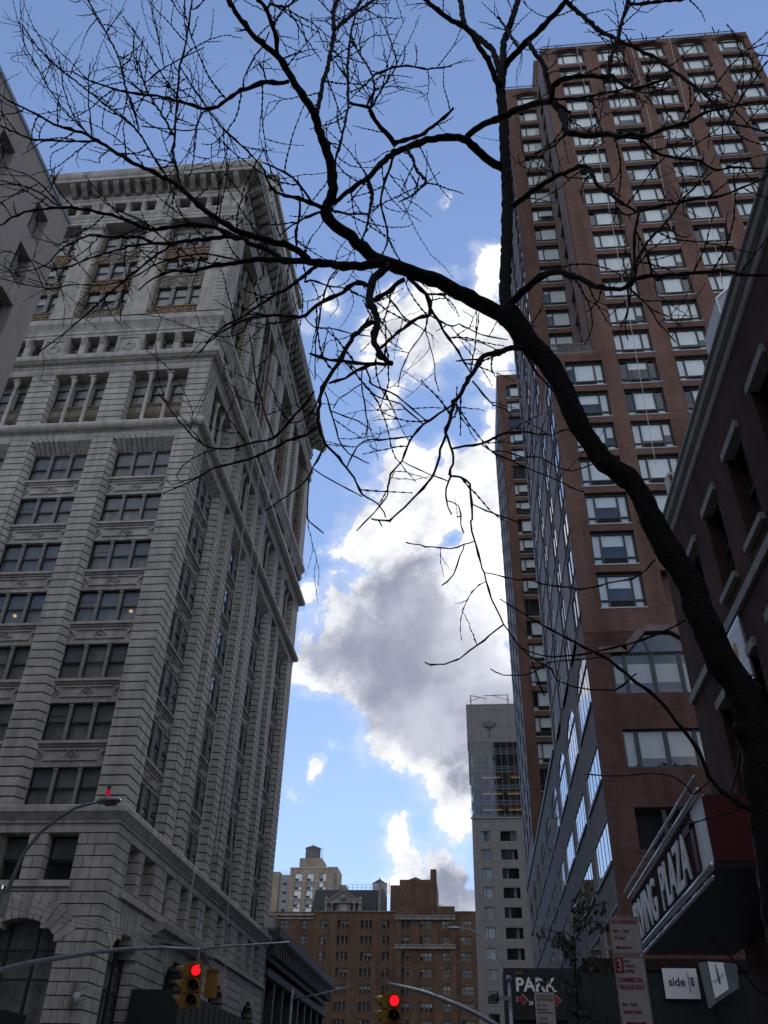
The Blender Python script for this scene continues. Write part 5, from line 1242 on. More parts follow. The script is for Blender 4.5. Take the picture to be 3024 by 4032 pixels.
def arrow(x0, x1, z, y, heads, parent):
    b = MB(); h = .018; b.box(x0+.02, x1-.02, y-.003, y, z-.007, z+.007)
    if 'l' in heads: b.prism([(x0, y-.003, z), (x0+.035, y-.003, z+h), (x0+.035, y-.003, z-h)], [(x0, y, z), (x0+.035, y, z+h), (x0+.035, y, z-h)])
    if 'r' in heads: b.prism([(x1, y-.003, z), (x1-.035, y-.003, z+h), (x1-.035, y-.003, z-h)], [(x1, y, z), (x1-.035, y, z+h), (x1-.035, y, z-h)])
    part('arrow', b, M['signr'], parent)
T_ = lambda s, size, x, z, sx=.8, off=.001: text('lettering', s, size, M['signr'], NP, (x, ys-.002, z), sx=sx, off=off, ext=.002)
T_('NO PARKING', .058, sx0+.02, 3.39, .74, .0018); T_('6am - 11pm', .048, sx0+.03, 3.31, .7); T_('All Days', .048, sx0+.03, 3.245, .7)
arrow(sx0+.035, sx0+.22, 3.165, ys, 'l', NP)
b = MB(); b.box(sx0+.012, sx0+.095, ys-.003, ys, 2.93, 3.07); part('red_panel', b, M['signr'], NP)
text('numeral', '3', .15, M['signw'], NP, (sx0+.022, ys-.006, 2.95), sx=.8, off=.002, ext=.002)
T_('hour', .04, sx0+.105, 3.03, .75); T_('metered', .04, sx0+.105, 2.985, .75); T_('parking', .04, sx0+.105, 2.94, .75)
T_('COMMERCIAL', .058, sx0+.02, 2.85, .68, .0018); T_('VEHICLES ONLY', .058, sx0+.02, 2.785, .6, .0018)
T_('8am - 6pm', .048, sx0+.03, 2.64, .7); T_('Except Sunday', .048, sx0+.03, 2.575, .65); arrow(sx0+.04, sx0+.25, 2.49, ys, 'lr', NP); T_('Pay at Meter', .045, sx0+.03, 2.40, .7)
N2 = thing('parking_sign', 'smaller white street sign with red lettering in front of the PARK board', 'street sign', (1.4, 20, .13))
b = MB(); b.tube([(1.42, 20.06, .13), (1.42, 20.06, 3.9)], .03, 8); part('post', b, M['steel'], N2)
b = MB(); b.box(1.17, 1.56, 19.98, 19.995, 3.2, 3.9); part('plate', b, M['signw'], N2)
b = MB()
for z in (3.84, 3.54, 3.24): b.box(1.2, 1.53, 19.975, 19.98, z-.008, z+.008)
part('red_border', b, M['signr'], N2)
for s, z, q in (('NO PARKING', 3.75, .075), ('8am - 7pm', 3.66, .06), ('Mon thru Fri', 3.58, .055), ('1 HOUR', 3.42, .07), ('PARKING', 3.34, .065)):
    text('lettering', s, q, M['signr'], N2, (1.21, 19.976, z), sx=.72, off=.001, ext=.002)

# ------------------------------------------------------------------ green pavement shed in front of the tower, with its boards
def shed(name, lab, x0, x1, y0, y1, z0, z1, zt):
    t = thing(name, lab, 'shed', ((x0+x1)/2, (y0+y1)/2, .13))
    b = MB(); b.box(x0, x1, y0, y0+.06, z0, z1); b.box(x0, x1, y1-.06, y1, z0, z1); b.box(x0, x0+.06, y0+.06, y1-.06, z0, z1); b.box(x1-.06, x1, y0+.06, y1-.06, z0, z1)
    n = int(max(x1-x0, y1-y0)/1.22)
    for i in range(1, n):
        if x1-x0 > y1-y0: b.box(x0+i*(x1-x0)/n-.03, x0+i*(x1-x0)/n+.03, y0-.02, y0, z0, z1)
        else: b.box(x1, x1+.02, y0+i*(y1-y0)/n-.03, y0+i*(y1-y0)/n+.03, z0, z1)
    part('parapet', b, M['hoard'], t)
    b = MB(); b.box(x0+.06, x1-.06, y0+.06, y1-.06, z0, z0+.2); part('deck', b, M['brown'], t)
    n = max(2, int(max(x1-x0, y1-y0)/3))
    for i in range(n+1):
        for j in (0, 1):
            x, y = ((x0+.2+(x1-x0-.4)*i/n), (y0+.2, y1-.2)[j]) if x1-x0 > y1-y0 else ((x0+.2, x1-.2)[j], y0+.2+(y1-y0-.4)*i/n)
            b = MB(); b.tube([(x, y, .13), (x, y, z0)], .05, 6); part('post', b, M['steel'], t)
    return t
SHR = shed('sidewalk_shed', 'dark green sidewalk shed along the foot of the brick tower, hung with white boards', 1.2, 30, 42, 44.6, 5.0, 7.36, 0)
b = MB(); b.box(4.6, 30, 41.9, 42.0, 7.3, 7.75); 
part('fascia', b, M['brown'], SHR)
SBd = thing('banner', 'white square side bar banner hung on the dark green shed', 'banner', (8.6, 41.9, 6.2))
b = MB(); b.box(7.93, 9.36, 41.86, 41.88, 6.24, 7.38); part('sheet', b, M['white'], SBd)
text('lettering', 'side', .46, M['sash'], SBd, (8.12, 41.85, 6.72), sx=.95, off=.004, ext=.004)
b = MB(); b.box(8.96, 8.985, 41.845, 41.86, 6.44, 7.2); part('rule', b, M['sash'], SBd)
me = text_mesh('lettering', 'BAR', .2, M['sash'], .95, .003, .004); me.transform(Matrix.Rotation(math.pi/2, 4, 'Y')); put('lettering', me, SBd, (9.05, 41.85, 7.05))
PB = thing('poster_box', 'white poster in a grey perspex case beside the side bar banner', 'poster', (10.0, 41, 6.0))
b = MB(); b.prism([(9.35, 41.2, 7.5), (9.6, 40.9, 7.5), (10.95, 41.3, 7.5), (10.95, 41.6, 7.5)], [(9.45, 41.2, 5.8), (9.7, 40.9, 6.0), (10.85, 41.3, 6.6), (10.85, 41.6, 6.6)]); part('case', b, mat('grey_perspex', (.10, .12, .12), .3), PB)
b = MB(); b.poly([(9.66, 40.86, 7.5), (10.34, 41.06, 7.5), (10.36, 41.06, 6.52), (9.70, 40.86, 6.16)]); i = len(b.v); b.prism([(9.66, 40.87, 7.5), (10.34, 41.07, 7.5), (10.36, 41.07, 6.52), (9.70, 40.87, 6.16)], [(9.66, 40.89, 7.5), (10.34, 41.09, 7.5), (10.36, 41.09, 6.52), (9.70, 40.89, 6.16)]); part('sheet', b, M['white'], PB)
b = MB(); b.prism([(9.98, 40.92, 7.45), (10.03, 40.94, 7.2), (10.06, 40.94, 6.7), (9.99, 40.92, 6.72)], [(9.98, 40.95, 7.45), (10.03, 40.97, 7.2), (10.06, 40.97, 6.7), (9.99, 40.95, 6.72)]); b.tube([(9.75, 40.85, 6.75), (10.0, 40.92, 6.9), (10.3, 41.0, 7.1)], .012, 4); part('figure', b, M['sash'], PB)
PK = thing('parking_board', 'black PARK board with red arrows hung on the dark green shed', 'sign', (2.5, 41.8, 5.6))
b = MB(); b.box(1.5, 3.75, 41.78, 41.88, 5.4, 7.28); part('board', b, M['black'], PK)
text('lettering', 'PARK', .72, M['white'], PK, (1.66, 41.75, 6.45), sx=.98, off=.02, ext=.006)
b = MB(); b.box(1.68, 1.98, 41.74, 41.78, 7.06, 7.18); part('yellow_plate', b, M['yellow'], PK)
text('lettering', 'QUIK', .12, M['black'], PK, (1.70, 41.73, 7.075), sx=.9, off=.002, ext=.003)
def big_arrow(x, z, s):
    o = [(0, -.08), (.22, -.08), (.22, -.22), (.46, 0), (.22, .22), (.22, .08), (0, .08)]
    for k, (f, m, y) in enumerate(((1.12, 'white', 41.765), (1, 'signr', 41.75))):
        b = MB(); P = [(x+.23*s+(a-.23)*f*s, z+c*f*s) for a, c in o]; b.prism([(p, y, q) for p, q in P], [(p, y+.012, q) for p, q in P]); part('arrow' if k else 'arrow_border', b, M[m], PK)
big_arrow(1.70, 6.14, .95); big_arrow(3.1, 6.12, .95)
text('lettering', '24', .22, M['white'], PK, (2.18, 41.75, 5.93), sx=.8, off=.006, ext=.004); text('lettering', 'HRS', .14, M['white'], PK, (2.42, 41.75, 6.1), sx=.8, off=.003, ext=.004)
# sheds round the limestone building
shed('sidewalk_shed', 'dark green sidewalk shed along the arched front of the limestone building', -34, -21.2, 42.2, 44.6, 3.6, 5.55, 0)
shed('sidewalk_shed', 'dark green sidewalk shed running along the street side of the limestone building', -18.3, -15.6, 50, 88, 4.6, 7.3, 0)
# security camera on the corner
CM = thing('security_camera', 'small white security camera on a bracket at the corner of the limestone building', 'camera', (-18.9, 44.8, 6.2))
b = MB(); b.box(-19.35, -19.2, 44.8, 44.98, 5.9, 7.0); part('bracket', b, M['conc'], CM); b = MB(); b.tube([(-19.2, 44.9, 6.6), (-18.5, 44.5, 6.75)], .05, 6); b.tube([(-19.1, 44.75, 6.1), (-18.4, 44.4, 6.25)], .05, 6); part('arm', b, M['steel'], CM)
b = MB(); b.lathe((-18.95, 44.65, 6.25), [(.03, .3), (.16, .25), (.16, .05), (.09, -.1), (.02, -.14)], 10); part('housing', b, M['signw'], CM)

# ------------------------------------------------------------------ traffic signals
def signal_head(b_, x, y, z, ang, parent, lit):
    """three-lens head facing the direction ang (0 = towards -y); z is the top"""
    Rz = Matrix.Rotation(ang, 4, 'Z'); tr = Matrix.Translation((x, y, z))
    def tf(mb): mb.v = [tuple(tr @ (Rz @ Vector(p))) for p in mb.v]; return mb
    b = MB()
    for k in range(3): b.prism([(-.16, -.10, -.02-.36*k), (.16, -.10, -.02-.36*k), (.18, .0, -.02-.36*k), (.16, .12, -.02-.36*k), (-.16, .12, -.02-.36*k), (-.18, .0, -.02-.36*k)], [(-.16, -.10, -.35-.36*k), (.16, -.10, -.35-.36*k), (.18, .0, -.35-.36*k), (.16, .12, -.35-.36*k), (-.16, .12, -.35-.36*k), (-.18, .0, -.35-.36*k)])
    b.box(-.1, .1, -.06, .08, -1.1, .06)
    o = part('housing', tf(b), M['yellow'], parent)
    off = WL[parent.name]
    def sp(name, mb, m):
        tf(mb); mb.v = [(p[0]-off.x, p[1]-off.y, p[2]-off.z) for p in mb.v]; return sub(name, mb.mesh(name, m, True), o)
    for k in range(3):
        zc = -.185-.36*k; l = MB(); n = 18
        l.rings([[(r*math.cos(2*math.pi*i/n), yy, zc+r*math.sin(2*math.pi*i/n)) for i in range(n)] for r, yy in ((.128, -.10), (.124, -.115), (.075, -.135), (.01, -.14))])
        sp('lens', l, M['lampred'] if (lit and k == 0) else M['lens'])
        v = MB()
        for i in range(11):
            a0 = math.pi*(-.15+1.3*i/11); a1 = math.pi*(-.15+1.3*(i+1)/11); L = .26
            P = [(.165*math.cos(a0), zc+.165*math.sin(a0)), (.165*math.cos(a1), zc+.165*math.sin(a1)), (.152*math.cos(a1), zc+.152*math.sin(a1)), (.152*math.cos(a0), zc+.152*math.sin(a0))]
            v.prism([(p, -.10, q) for p, q in P], [(p, -.10-L*(.35+.65*max(0, math.sin((a0+a1)/2))), q-.02) for p, q in P])
        sp('visor', v, M['yellow'])
def mast(b, pts, r0, r1, n=10):
    m = len(pts); b.tube(pts, [r0+(r1-r0)*i/(m-1) for i in range(m)], n)
TL1 = thing('traffic_light', 'yellow traffic signal showing red under a curved mast arm at the lower left', 'traffic light', (-14.2, 26, .13))
b = MB(); mast(b, [(-15.2, 26, .13), (-15.2, 26, 5.6)], .11, .09); part('pole', b, M['steel'], TL1, True)
b = MB(); mast(b, [(-15.2, 26, 4.4), (-13.9, 26, 4.86), (-13.45, 26, 4.98), (-12.64, 26, 5.18), (-11.52, 26, 5.36), (-10.69, 26, 5.48), (-9.84, 26, 5.56), (-8.81, 26, 5.6), (-7.75, 26, 5.55)], .09, .05); part('mast_arm', b, M['steel'], TL1, True)
b = MB(); mast(b, [(-7.9, 26.1, 5.56), (-7.1, 26.1, 5.66), (-6.55, 26.1, 5.69), (-5.2, 26.1, 5.77)], .035, .025, 8); part('arm_extension', b, M['steel'], TL1, True)
b = MB()
for q in (0, .14, .28): b.tube([(-15.2, 26, 7.6-q*2), (-11.5, 26, 6.35-q*.8), (-7.8, 26, 5.6)], .012, 4)
part('guy_wire', b, M['steel'], TL1)
b = MB(); b.tube([(-7.74, 26, 5.55), (-7.74, 26, 5.2)], .04, 6); part('hanger', b, M['steel'], TL1)
signal_head(None, -7.70, 25.9, 5.2, 0, TL1, True); signal_head(None, -8.0, 26.15, 5.2, -math.pi/2, TL1, False)
PD = thing('signal_box', 'flat ochre signal cabinet hanging beside the red traffic signal at the lower left', 'signal box', (-7.55, 27, 4.6))
b = MB(); b.box(-7.74, -7.42, 27, 27.2, 4.5, 5.16); b.box(-7.6, -7.56, 26.99, 27, 4.52, 5.14); b.box(-7.76, -7.4, 26.96, 27.22, 5.16, 5.2); part('case', b, M['yellow'], PD); b = MB(); b.tube([(-7.6, 27.1, 5.15), (-7.65, 26.1, 5.6)], .03, 5); part('hanger', b, M['steel'], PD)
TL2 = thing('traffic_light', 'yellow traffic signal showing red at the tip of the sloping mast arm in mid-street', 'traffic light', (.9, 27, .13))
b = MB(); mast(b, [(.9, 27, .13), (.9, 27, 5.0)], .075, .05); part('pole', b, M['steel'], TL2, True); b = MB(); b.box(.6, .95, 26.86, 26.93, 4.5, 4.6); part('crossbar', b, M['steel'], TL2); b = MB(); b.lathe((.9, 27, 5.0), [(.09, 0), (.09, .06), (.03, .12)], 8); part('cap', b, M['steel'], TL2)
b = MB(); mast(b, [(.9, 27, 3.7), (.4, 27, 3.96), (.02, 27, 4.15), (-.45, 27, 4.35), (-1.1, 27, 4.57), (-1.54, 27, 4.70), (-2.03, 27, 4.80), (-2.48, 27, 4.88)], .075, .045); part('mast_arm', b, M['steel'], TL2, True)
b = MB()
for q in (0, .1): b.tube([(.9, 27, 4.42-q), (-1.3, 27, 4.66)], .008, 4)
part('guy_wire', b, M['steel'], TL2)
b = MB(); b.tube([(-2.45, 27, 4.85), (-2.48, 27, 4.62), (-2.3, 27, 4.62)], .025, 6); b.tube([(-2.3, 27, 4.8), (-2.28, 27, 4.6)], .02, 6); part('hanger', b, M['steel'], TL2)
signal_head(None, -2.28, 26.95, 4.64, 0, TL2, True); signal_head(None, -2.53, 27.1, 4.62, -math.pi/2, TL2, False)

# ------------------------------------------------------------------ street lamps
def lamp(lab, pole, armpts, head, y, beacon=False):
    t = thing('street_lamp', lab, 'street lamp', (pole[0], y, .13))
    b = MB(); mast(b, [(pole[0], y, .13), (pole[0], y, pole[1])], .11, .08); part('pole', b, M['steel'], t, True)
    b = MB(); mast(b, [(x, y, z) for x, z in armpts], .045, .028); part('arm', b, M['steel'], t, True)
    x0, z0, x1, z1 = head; d = Vector((x1-x0, 0, z1-z0)); L = d.length; d.normalize(); n = Vector((-d.z, 0, d.x));
    if n.z < 0: n = -n
    b = MB(); rg = []
    for q, w, h in ((0, .05, .05), (.12, .09, .08), (.4, .13, .10), (.75, .13, .09), (.93, .09, .06), (1, .03, .02)):
        c = Vector((x0, y, z0))+d*L*q
        rg.append([c+Vector((0, w*math.cos(a), 0))+n*(h*math.sin(a) if math.sin(a) > 0 else h*.45*math.sin(a)) for a in [2*math.pi*i/12 for i in range(12)]])
    b.rings(rg); part('lamp_head', b, M['steel'], t, True)
    b = MB(); c = Vector((x0, y, z0))+d*L*.55
    b.prism([c+d*(L*.25*sx)+Vector((0, .09*sy, 0))-n*.035 for sx, sy in ((-1, -1), (1, -1), (1, 1), (-1, 1))], [c+d*(L*.2*sx)+Vector((0, .07*sy, 0))-n*.075 for sx, sy in ((-1, -1), (1, -1), (1, 1), (-1, 1))]); part('lens', b, M['shade'], t)
    return t
L1 = lamp('grey cobra-head street lamp with a red beacon on its long curved arm', (-9.25, 5.3), [(-9.25, 4.7), (-9.1, 5.12), (-9.04, 5.3), (-8.99, 5.57), (-8.91, 5.92), (-8.68, 6.3), (-8.37, 6.59), (-8.06, 6.79), (-7.76, 6.87), (-7.6, 6.9)], (-7.62, 6.89, -7.13, 6.93), 17)
for nm, a, c, m in (('beacon', 7.0, 7.16, 'beacon'), ('beacon_cap', 7.16, 7.21, 'sash'), ('beacon_base', 6.95, 7.0, 'sash')):
    b = MB(); b.lathe((-7.43, 17, a), [(.042, 0), (.042, c-a)], 12); part(nm, b, M[m], L1)
b = MB(); b.box(-9.3, -9.05, 16.85, 17.15, 4.75, 5.2); part('junction_box', b, M['steel'], L1)
lamp('pale cobra-head street lamp on a curved arm in front of the brown apartment house', (1.62, 7.0), [(1.62, 6.9), (1.55, 7.8), (1.41, 8.47), (1.19, 8.96), (.82, 9.5), (.53, 9.78), (.14, 10.08), (-.2, 10.24), (-.6, 10.3), (-.78, 10.31)], (-.76, 10.31, -1.44, 10.33), 50)
L3 = thing('street_lamp', 'thin straight grey lamp arm low beyond the limestone building', 'street lamp', (-14.4, 75, .13))
b = MB(); mast(b, [(-14.4, 75, .13), (-14.4, 75, 10.3)], .1, .07); part('pole', b, M['steel'], L3, True); b = MB(); mast(b, [(-14.4, 75, 9.6), (-12.5, 75, 9.9), (-9.4, 75, 10.6)], .06, .04); part('arm', b, M['steel'], L3, True)
# suspension ropes on the limestone building and a window air conditioner
for lab, P in (('pale rope hanging down the street side of the limestone building, nearest its corner', [(-17.0, 53.1, 74), (-17.1, 54, 56), (-16.9, 53.6, 30), (-16.8, 53.2, 12)]), ('pale rope hanging down the street side of the limestone building, middle of three', [(-17.0, 55.2, 74), (-17.1, 55.7, 52), (-16.9, 58.4, 28), (-16.6, 62.5, 9)]), ('pale rope hanging down the street side of the limestone building, farthest of three', [(-17.0, 61.0, 74), (-17.1, 60, 46), (-17.0, 58.3, 31), (-16.9, 57.5, 16)])):
    b = MB(); b.tube(P, .028, 5); whole('suspension_rope', b, M['rope'], lab, 'rope', 'ropes on the limestone building')
AC = thing('window_air_conditioner', 'window air conditioner caged on the far end of the limestone building', 'air conditioner', (-17.9, 82, 15.6))
b = MB(); b.box(-18.6, -17.8, 81.2, 82.2, 15.75, 16.5); part('case', b, M['signw'], AC)
b = MB()
for i in range(6): b.box(-17.8, -17.76, 81.25+i*.17, 81.3+i*.17, 15.7, 16.9)
part('cage', b, M['steel'], AC)
# ------------------------------------------------------------------ the bare street tree in front of everything
TREE=[
('T',"414,4308,6541,190 508,4328,6331,174 601,4345,6160,161 698,4361,6006,156 807,4406,5599,151 898,4434,5361,149 986,4456,5182,147 1143,4476,5014,146 1202,4505,4809,154 1243,4531,4659,160 1385,4594,4320,173 1408,4622,4177,178 1462,4654,4016,182 1502,4689,3847,187 1565,4716,3718,191 1591,4745,3585,195 1604,4768,3465,199 1617,4788,3354,202 1607,4825,3154,209 1605,4863,2961,216 1609,4900,2775,219 1579,4927,2414,219 1544,4957,2048,220 1482,5000,1584,221"),
('A',"421,4308,6487,109 419,4350,6707,110 435,4403,7004,111 475,4474,7438,113 524,4556,8050,115 556,4605,8529,115 574,4655,9202,116 606,4687,9911,116 606,4698,10291,116 632,4706,10676,116 667,4712,10974,116"),
('A0',"661,4736,10958,89 702,4783,11424,87 733,4813,11743,86 857,4881,12384,84 997,4973,13122,82 1115,5069,13839,80"),
('Ar',"662,4741,10967,89 705,4683,10981,86 928,4439,10928,76 1098,4262,10899,68 1279,4095,10946,61 1352,4023,11041,57"),
('Ard',"922,4419,10863,43 959,4410,10621,43 1022,4411,10384,43 1047,4426,10134,44 1055,4446,9922,44 1062,4458,9788,45"),
('Al1',"634,4762,10972,78 601,4899,11729,78 513,4972,12121,78 317,5100,12853,77 296,5205,13606,77 286,5307,14333,77"),
('Al2',"615,4656,10474,75 557,4609,10536,73 506,4528,10722,71 406,4451,10927,68 306,4387,11168,65 101,4325,11334,62 -119,4262,11613,58 -218,4224,11827,56"),
('E',"553,4648,8951,101 407,4587,9009,96 283,4525,9133,92 182,4481,9214,88 27,4431,9186,83 -128,4386,9094,78 -318,4335,8918,72 -454,4302,8770,67 -561,4277,8589,62 -674,4252,8329,55 -776,4238,8196,51 -876,4227,8050,47 -975,4219,7931,43"),
('B',"198,4493,9228,73 288,4422,9266,73 416,4335,9216,73 517,4258,9144,72 708,4079,8968,71 860,3907,8723,69 916,3835,8606,68"),
('B1',"925,3896,8743,56 973,3837,8405,51 972,3804,8206,48 964,3771,8014,46 1051,3720,7863,42 1108,3687,7785,40 1225,3624,7683,36 1300,3576,7543,33 1360,3545,7518,31 1434,3502,7407,28 1485,3477,7393,27 1578,3434,7378,24 1656,3401,7358,22 1742,3368,7347,19 1808,3343,7386,17 1919,3309,7358,14 2030,3281,7335,11 2116,3262,7324,9"),
('B1b',"1291,3552,7503,20 1436,3614,7575,20 1536,3679,7511,18 1680,3747,7507,17 1795,3793,7542,16 1934,3843,7581,15 2040,3889,7519,14 2174,3925,7607,13 2323,3961,7622,12 2481,3991,7656,11 2603,4009,7738,10"),
('B1c',"952,3760,7971,14 885,3844,7952,12 745,3957,8026,9 682,4026,7936,7 663,4052,7876,6"),
('Bs',"920,3831,8561,30 985,3827,8457,25 1047,3838,8396,21"),
('B2',"908,3808,8608,47 929,3763,8697,44 995,3725,8703,42 1133,3659,8641,37 1310,3584,8421,30 1351,3571,8417,28 1452,3525,8109,22 1552,3501,8100,19 1719,3464,8104,14"),
('B3',"907,3816,8595,21 971,3840,8611,20 1215,3935,8800,17 1505,4071,9103,14 1715,4175,9350,11 1840,4238,9567,9"),
('C',"533,4617,8261,64 592,4572,8256,61 710,4475,8254,57 860,4353,8221,51 1039,4214,8152,44 1171,4120,8053,40 1183,4051,7747,35 1231,3986,7486,31 1332,3902,7170,25 1391,3864,7038,22"),
('C1',"1399,3908,7109,21 1552,3836,7048,19 1622,3801,7016,18 1759,3733,6954,16 1876,3679,6887,14 2036,3622,6892,12 2207,3584,6948,10 2369,3564,7063,9"),
('C2',"1385,3849,7016,18 1349,3857,6880,18 1310,3883,6705,17 1291,3972,6439,15 1248,4005,6385,14"),
('D',"427,4291,6599,72 501,4198,6587,68 565,4117,6586,64 658,4022,6563,59 747,3942,6530,54 860,3840,6315,47 939,3763,6141,42 1029,3681,5986,36 1110,3608,5911,32"),
('D1',"1108,3652,5955,26 1180,3612,5989,25 1314,3540,5919,22 1462,3459,5825,19 1597,3396,5753,17 1689,3359,5666,15 1820,3326,5601,13 1920,3310,5552,12"),
('D2',"1109,3580,5878,19 1186,3617,6121,18 1309,3668,6392,16 1576,3785,6861,13 1748,3870,7188,11 2082,4017,7707,8"),
('D3',"1106,3598,5888,13 1118,3660,5819,10 1096,3774,5756,7 1125,3875,5715,5"),
('D4',"1119,3594,5883,13 1174,3474,5553,9 1184,3417,5347,7 1225,3357,5127,4"),
('E2',"-445,4340,8948,61 -491,4273,8979,56 -570,4175,8982,49 -614,4103,9000,44 -657,4025,9030,38 -679,3995,9038,36 -746,3942,8985,32 -823,3886,8928,27"),
('E2a',"-831,3864,8900,20 -857,3914,9334,20 -890,3981,9855,19 -912,4128,10880,18 -878,4270,11840,17 -870,4292,11992,17"),
('E2c',"-819,3866,8889,18 -833,3854,8699,17 -844,3841,8352,16 -871,3844,8079,15 -860,3853,8266,14 -888,3869,8092,14 -894,3901,7807,12"),
('E2b',"-682,4013,9071,18 -667,4051,9269,18 -634,4096,9523,17 -668,4142,9848,16 -719,4173,10106,15 -871,4226,10636,12 -928,4247,10900,11"),
('E3',"-687,4226,8279,31 -634,4189,8023,26 -619,4179,7947,25 -634,4136,7655,19 -636,4102,7459,16 -651,4058,7258,12 -668,4018,7101,10"),
('E4',"-449,4259,8665,21 -510,4295,8460,19 -560,4346,8272,17 -574,4393,8140,16 -529,4470,7967,14 -527,4553,7791,12 -572,4594,7717,11"),
('E5',"-340,4294,8831,28 -285,4226,8535,24 -246,4170,8271,21 -162,4110,8003,18 -185,4087,7892,16 -272,4035,7709,13 -377,3971,7523,10"),
('E6',"-481,4295,8931,37 -403,4278,8914,35 -223,4232,8914,30 -134,4200,8936,27 -44,4154,8981,24 97,4061,9025,18"),
('E7',"-676,4165,9914,20 -476,4206,10133,18 -341,4234,10193,17 -178,4276,10197,15 -97,4302,10235,15 101,4379,10412,13"),
('E8',"-664,4074,9117,16 -665,4075,9122,16 -566,4121,9585,14 -443,4154,10076,12 -493,4179,10529,11 -629,4238,11289,8"),
('F',"468,4401,6517,149 408,4377,6556,147 318,4341,6615,144 64,4241,6724,135 -88,4179,6789,129 -241,4118,6809,123 -382,4060,6830,118 -503,4008,6848,114 -593,3965,6890,110 -683,3915,6964,106 -728,3886,7013,104 -828,3834,7068,100 -899,3791,7134,97 -909,3764,7200,96 -866,3728,7264,93 -849,3691,7349,91 -870,3627,7505,87 -897,3571,7640,83 -950,3507,7788,79 -981,3449,7930,75 -1067,3379,8076,70 -1175,3295,8246,65 -1286,3204,8450,58 -1382,3152,8514,54 -1546,3056,8678,47 -1664,2976,8875,42 -1714,2941,8972,39"),
('F2',"-968,3410,7916,39 -977,3494,8428,40 -976,3583,8940,40 -987,3683,9516,41 -1006,3778,10069,42 -1057,3868,10624,42 -1052,3947,11113,43 -1045,3979,11315,43"),
('F2b',"-993,3752,10011,29 -910,3888,10552,27 -806,4025,11058,25 -700,4143,11504,23 -649,4193,11712,22"),
('F3',"-1284,3195,8441,32 -1276,3034,8466,29 -1318,2893,8520,26 -1370,2827,8537,24 -1387,2802,8551,23"),
('F3b',"-1327,2903,8544,18 -1276,2852,8507,16 -1119,2745,8182,14 -1021,2653,8058,12 -993,2617,8031,11"),
('F3c',"-1297,3020,8483,14 -1325,3167,9052,12 -1330,3262,9424,11"),
('F3d',"-1311,3012,8422,10 -1364,3087,8372,9 -1442,3149,8363,9 -1539,3252,8241,8 -1547,3293,8134,8"),
('F4',"-1162,3209,8035,31 -1238,3188,7975,30 -1318,3169,7970,28 -1398,3148,7873,27 -1488,3128,7790,25 -1560,3111,7652,23 -1622,3098,7533,22 -1715,3087,7498,20 -1747,3084,7514,20 -1857,3074,7576,19 -2077,3058,7676,16 -2292,3042,7730,14 -2617,3011,7888,10 -2785,2988,8024,8"),
('F4b',"-1661,3049,7402,11 -1539,3118,7255,10 -1445,3177,7184,9 -1362,3232,7126,9 -1413,3254,7230,9 -1298,3330,7106,8 -1180,3393,6962,7"),
('F4c',"-1714,3100,7490,9 -1698,3032,7126,8 -1573,2886,6481,5 -1533,2816,6213,5"),
('F4d',"-1322,3175,7994,12 -1444,3330,8533,8 -1531,3419,8842,6"),
('F5',"-905,3753,7166,34 -1003,3663,7132,29 -1072,3601,7099,25 -1154,3523,7026,20 -1208,3459,6987,17 -1250,3376,6981,13 -1260,3281,6985,9"),
('F5b',"-1000,3691,7173,19 -1045,3624,7217,17 -1124,3529,7255,14 -1222,3448,7264,12 -1323,3391,7264,9"),
('F5c',"-932,3740,7125,19 -1037,3793,7154,16 -1133,3850,7176,13 -1234,3922,7203,10 -1314,3991,7219,8"),
('F5d',"-1068,3585,7074,15 -1076,3669,6997,14 -1123,3776,6954,12 -1126,3869,6915,11"),
('F5e',"-882,3764,7180,17 -771,3989,7440,15 -646,4178,7699,13"),
('G',"-471,3926,6714,85 -598,3961,6753,81 -751,4007,6814,76 -898,4052,6912,72 -1063,4104,7020,67 -1067,4106,7029,67 -1174,4139,7091,64 -1338,4189,7172,59 -1507,4239,7261,53 -1644,4277,7318,49 -1756,4309,7338,45 -1963,4362,7387,38 -2120,4400,7391,32 -2335,4443,7462,25 -2511,4476,7425,18 -2633,4502,7316,11"),
('G1',"-1066,4022,6943,66 -1145,3999,7032,64 -1240,3977,7080,62 -1381,3948,7109,60 -1525,3920,7162,57 -1621,3902,7193,55 -1743,3879,7283,53 -1914,3847,7433,50 -2027,3826,7561,48 -2145,3804,7709,45 -2278,3782,7811,43 -2496,3746,7939,39 -2607,3727,8012,37 -2740,3704,8127,35 -2898,3675,8256,32 -3050,3646,8352,29 -3248,3605,8400,25 -3471,3556,8546,21 -3689,3504,8670,17 -3803,3475,8748,14 -3976,3428,8841,11"),
('G1b',"-2953,3724,8330,15 -3221,3765,8437,14 -3587,3801,8574,13 -3847,3824,8774,13 -4036,3846,8935,12 -4296,3883,9138,12"),
('G1c',"-2947,3679,8289,11 -2996,3476,8662,8 -3021,3389,9003,7"),
('G1c2',"-2943,3637,8251,11 -3063,3559,8382,10 -3213,3481,8705,8 -3374,3416,9240,7"),
('G1d',"-2234,3746,7763,14 -2487,3773,8243,14 -2668,3799,8601,14 -3025,3855,9099,13 -3350,3914,9548,13 -3927,4028,10360,13 -4439,4131,11159,12 -4815,4205,11853,12"),
('G1e',"-2974,3689,8344,11 -3278,3710,8758,10 -3641,3745,9356,9 -3972,3796,9991,9 -4218,3842,10458,9 -4439,3897,11019,8"),
('G1f',"-2161,3853,7823,19 -2279,3843,8191,18 -2324,3821,8554,17 -2358,3783,8946,17 -2397,3714,9429,16 -2376,3656,9740,15 -2378,3532,10399,13 -2382,3508,10542,12"),
('G1g',"-2318,3832,8498,18 -2609,3949,9168,16 -2883,4026,9775,15 -3082,4072,10354,14 -3172,4085,10541,13"),
